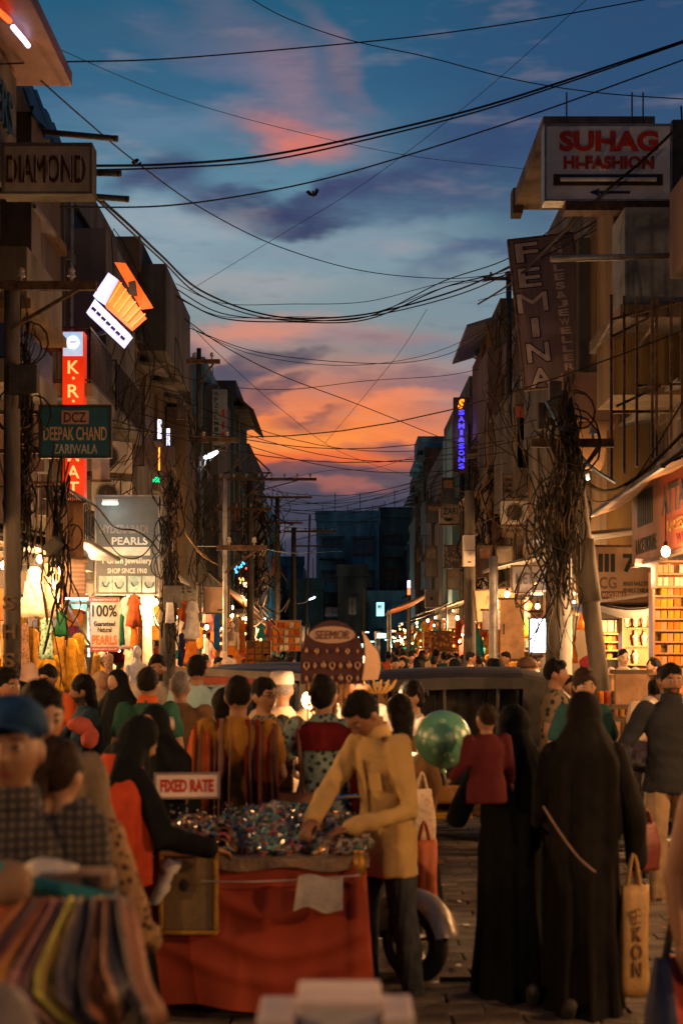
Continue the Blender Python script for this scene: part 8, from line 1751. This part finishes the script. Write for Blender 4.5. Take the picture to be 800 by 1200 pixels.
ear = mat('earring_gold', (.36, .22, .13), .35, .4, var=.3, scale=20)
for r_, (yy, n_, sz) in enumerate(((2, 6, .014), (-15, 7, .022), (-30, 7, .020))):
    for c in range(n_):
        x = (-30 + 60 * c / (n_ - 1)) * s9; z = yy * s9; q = MB()
        if (c + r_) % 3 == 0: q.ell((0, -.012, 0), (sz * .9, .008, sz)); q.ell((0, -.012, sz * 1.2), (.006, .006, .008))
        elif (c + r_) % 3 == 1: q.tube([(sz * .8 * math.cos(a), -.012, sz * math.sin(a)) for a in [k * PI / 7 for k in range(15)]], .006, 6, caps=False); q.ell((0, -.012, -sz * 1.1), (.010, .008, .012))
        else: q.prism([(-.6 * sz, .2 * sz), (0, 1.1 * sz), (.6 * sz, .2 * sz), (.5 * sz, -.6 * sz), (0, -sz), (-.5 * sz, -.6 * sz)], -.018, -.006)
        q.xform(Matrix.Translation((x, 0, z))); q.build('earring', ear, t)
q = MB(); q.tube([(0, .03, -.22), (0, .03, -Z(765, 9.9) + .03)], .02, 8); q.build('post', M['steel'], t)
q = MB(); rr = random.Random(3)
for k in range(46): x = rr.uniform(-.17, .15); L_ = rr.uniform(.12, .42) * (1.2 if x < -.05 else .8); q.tube([(x, rr.uniform(-.02, .1), -.2), (x + rr.uniform(-.02, .02), rr.uniform(-.02, .1), -.2 - L_)], .006, 4); q.ell((x, rr.uniform(-.02, .1), -.2 - L_), (.014, .014, .016), 8, 5)
o = q.build('hanging_chains', mat('chain_gold', (.4, .22, .1), .4, .5, var=.3), t); o['kind'] = 'stuff'
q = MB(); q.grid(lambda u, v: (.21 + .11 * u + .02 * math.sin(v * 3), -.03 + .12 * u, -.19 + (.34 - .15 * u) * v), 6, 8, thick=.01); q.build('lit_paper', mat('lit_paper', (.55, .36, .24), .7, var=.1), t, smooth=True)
bulb('bulb clipped behind the earring display', X(426, 10.3), 10.3, Z(778, 10.3), 14, (1, .6, .3))
bulb('small bulb below the earring display', X(361, 9.8), 10.0, Z(822, 9.8), 4, (1, .5, .2))
# cardboard table boxes behind the cart
for (px0, py0, px1, py1, d, lb) in ((316, 892, 343, 908, 9.0, 'shallow cardboard box holding blue packets behind the cart'), (318, 909, 342, 940, 9.02, 'deep cardboard box under the shallow one behind the cart')):
    t = thing('cardboard_box', P((px0 + px1) / 2, (py0 + py1) / 2, d), 0, lb, 'box'); w, h = (px1 - px0) / F * d, (py1 - py0) / F * d; q = MB(); q.bb(-w / 2, w / 2, 0, .3, -h / 2, h / 2); q.build('carton', mat('cardboard', (.24, .14, .08), .85, var=.25, scale=5), t, bevel=.004); q = MB(); q.bb(-w / 2 - .002, w / 2 + .002, -.004, .3, -.012, .012); q.build('tape', mat('tape', (.1, .06, .04), .4), t)
heap('blue packets spilling from the shallow cardboard box', X(330, 9.15), 9.15, .08, .1, .07, 160, (0, 5, 0), 6, .1, base=Z(892, 9.0))
t = thing('goods_bench', (X(330, 9.15), 9.2, 0), 0, 'low bench carrying the cardboard boxes', 'bench'); q = MB(); zt = Z(940, 9.02); q.bb(-.3, .3, -.17, .25, zt - .03, zt - .001); q.build('plank', M['wood'], t)
for a in (-.26, .26): q = MB(); q.bb(a - .02, a + .02, -.12, .2, .03, zt - .032); q.build('leg', M['wood'], t)
bunch = thing('banana_bunch', P(442, 812, 11.6), 0, 'yellow bunch held up in the crowd before the rickshaw', 'fruit')
for k in range(6): q = MB(); a = -.5 + k * .2; q.limb([(a * .12, 0, 0), (a * .24, -.02, .05), (a * .3, -.02, .10)], (.012, .016, .010), 8); q.build('banana', mat('banana_yellow', (.42, .22, .05), .6, var=.2), bunch, smooth=True)

# ================================================================== garment rack at the lower left
rk = thing('garment_rack', (-.7, 3.15, 0), R(0), 'teal tubular rack hung with folded shawls at the lower left', 'rack'); tl = mat('rack_teal', (.02, .16, .15), .45, var=.3, scale=9)
d0 = 3.15; zr = Z(1046, d0); q = MB(); q.tube(crom([(X(-60, d0), d0 + .35, zr - .16), (X(-10, d0), d0 + .1, zr - .02), (X(18, d0), d0, zr + .015), (X(60, d0), d0, zr + .01), (X(148, d0), d0 - .0, zr - .03)], 5), .019, 10); q.build('top_bar', tl, rk, world=True, smooth=True)
for (px, dd) in ((146, .0), (-8, .3)): q = MB(); q.tube([(X(px, d0), d0 + dd, zr - .03), (X(px, d0) + .02, d0 + dd, .03)], .016, 8); q.build('upright', tl, rk, world=True, smooth=True)
cols = [((.16, .10, .06), (.3, .17, .09)), ((.12, .075, .06), (.2, .14, .1)), ((.2, .16, .15), (.3, .25, .22)), ((.30, .13, .03), (.42, .24, .08)), ((.34, .12, .05), (.2, .07, .03)), ((.13, .065, .05), (.28, .15, .07)), ((.05, .05, .07), (.14, .12, .12)), ((.32, .15, .03), (.2, .08, .05)), ((.12, .07, .08), (.22, .12, .12)), ((.04, .035, .05), (.12, .08, .08)), ((.34, .20, .04), (.5, .3, .06)), ((.03, .035, .045), (.07, .07, .08)), ((.20, .09, .03), (.05, .045, .05)), ((.03, .035, .045), (.10, .06, .04)), ((.12, .07, .05), (.03, .03, .035))]
for i, (ca, cb) in enumerate(cols):
    lab = ('brown shawl at the far left end of the rack', 'dull brown shawl with a bead of light, second on the rack', 'pale mauve shawl near the left of the rack', 'orange gold shawl at the left of the rack', 'red orange shawl next to the gold one', 'brown shawl left of the middle of the rack', 'grey blue shawl in the middle of the rack', 'thin orange bordered shawl in the middle of the rack', 'mauve brown shawl right of the middle', 'dark shawl with a pale border on the rack', 'shawl with the broad yellow gold border', 'slate shawl right of the gold bordered one', 'dark shawl with a thin orange border on the right', 'black shawl near the right end of the rack', 'brown and black shawl at the right end of the rack')[i]
    t = thing('shawl', (X(-22 + i * 11.2, d0), d0 - .03, zr - .03), 0, lab, 'shawl', 'shawls folded over the teal rack')
    ca, cb = tuple(min(.8, q_ * (3.2, 2.3, 1.6)[j_]) for j_, q_ in enumerate(ca)), tuple(min(.85, q_ * (3.2, 2.4, 1.7)[j_]) for j_, q_ in enumerate(cb)); ma = mat('shawl_a%d' % i, ca, .55, var=.35, scale=9, streaky=True, sheen=.2); mb_ = mat('shawl_b%d' % i, cb, .45, var=.4, scale=14, sheen=.2)
    u_ = i / 14; kx = -.135 + .08 * u_ + .12 * max(0, u_ - .68) / .32; kz = -.15 - .02 * u_; kx += rnd.uniform(-.02, .02); kz += rnd.uniform(-.025, .025); bx = kx + (.36 if u_ < .75 else .36 - 1.2 * (u_ - .75)); bz = -.47
    # bent hanging panel: falls forward left to the knee, swings back right below it
    P0, P1, P2 = Vector((0, 0, .02)), Vector((kx, -.16, kz)), Vector((bx, -.04, bz))
    def pan(u, v, w0=.0, w1=.045, dz=.0):
        p = P0.lerp(P1, v * 2) if v < .5 else P1.lerp(P2, v * 2 - 1); rnd_ = .02 * math.exp(-((v - .5) / .08) ** 2)
        wd = w0 + (w1 - w0) * u; return (p.x + wd * (.75 + .3 * v) + rnd_, p.y + wd * .9 + .006 * math.sin(v * 9 + i), p.z + dz + .004 * math.sin(u * 7 + v * 5 + i))
    q = MB(); q.grid(lambda u, v: pan(u, v), 6, 24, thick=.006); q.build('fold', ma, t, smooth=True)
    q = MB(); q.grid(lambda u, v: pan(u, v, -.010, .002, .0), 2, 24, thick=.012); q.build('border', mb_, t, smooth=True)
for (px, py, d, w, h, dp, lb) in ((92, 1034, 3.2, .15, .035, .11, 'open brown cardboard box lying on top of the rack'),):
    t = thing('cardboard_box', P(px, py, d), R(6), lb, 'box'); q = MB(); q.bb(-w / 2, w / 2, 0, dp, -h / 2, h / 2); q.build('carton', mat('cardboard', (.24, .14, .08)), t, bevel=.004); q = MB(); q.box((.03, -.004, 0), (.03, .004, .03)); q.build('label', M['dark'], t)
t = thing('tissue', P(58, 1022, 3.25), 0, 'crumpled pale tissue beside the cardboard box on the rack', 'tissue'); q = MB(); q.ell((0, 0, 0), (.055, .04, .03), 18, 12); q.v = [tuple(Vector(p) * (1 + .5 * mnoise.noise(Vector(p) * 40))) for p in q.v]; q.build('paper', cl['white'], t, smooth=True)
t = thing('cloth_bundle', P(6, 1035, 3.1), 0, 'green and tan bundle at the far left end of the rack', 'cloth'); q = MB(); q.ell((0, 0, 0), (.06, .05, .05), 18, 12); q.build('tan_roll', MATS['cardboard'], t, smooth=True); q = MB(); q.ell((-.03, -.02, .03), (.04, .03, .025), 14, 8); q.build('green_roll', mat('roll_green', (.02, .2, .13), .6), t, smooth=True)

# pale boxes on a crate very near the lens
t = thing('crate_stack', (X(400, 2.5), 2.55, 0), 0, 'tall grey crate carrying pale packages at the bottom edge', 'crate'); zt = Z(1240, 2.5); q = MB(); q.bb(-.16, .14, 0, .4, 0, zt); q.build('crate', M['tarp_g'], t, bevel=.01)
wb = mat('package_pale', (.62, .5, .44), .6, var=.2, scale=6); wb2 = mat('package_grey', (.5, .47, .46), .5, var=.25, scale=5)
for (px0, py0, px1, m_, lb, dd) in ((300, 1196, 346, wb, 'small cream package, left of the blurred ones at the bottom edge', 2.5), (346, 1176, 448, wb2, 'big grey white package, middle of the blurred ones at the bottom edge', 2.53), (448, 1194, 486, wb, 'small cream package, right of the blurred ones at the bottom edge', 2.5)):
    a, b_ = P(px0, 1200, dd), P(px1, py0, dd); t = thing('package', ((a.x + b_.x) / 2, dd, zt + .001), 0, lb, 'package'); w = b_.x - a.x - .004; hh = b_.z - zt; q = MB(); q.bb(-w / 2, w / 2, 0, .16, 0, hh); q.build('wrap', m_, t, bevel=.012); q = MB(); q.bb(-w / 2 - .001, w / 2 + .001, -.002, .162, hh - .012, hh + .002); q.build('edge', wb, t, bevel=.004)
# drain marks and speed bumps are left to the paving; a striped wrapper and a bottle on the ground
for i, (px, py) in enumerate(((515, 1018), (538, 1064), (546, 1092))):
    d = 1.87 * F / (py - 757); t = thing('wrapper', (X(px, d), d, .075), i * .9, ('small orange wrapper lying near the rickshaw', 'pale torn wrapper lying behind the abayas', 'flattened white strip of paper left of the abaya hem')[i], 'litter'); q = MB(); q.grid(lambda u, v: (-.03 + .06 * u, -.02 + .04 * v, .01 * math.sin(u * 6) * math.sin(v * 4)), 6, 4, thick=.002); q.build('sheet', (cl['orange'], cl['white'], cl['white'])[i], t, smooth=True)
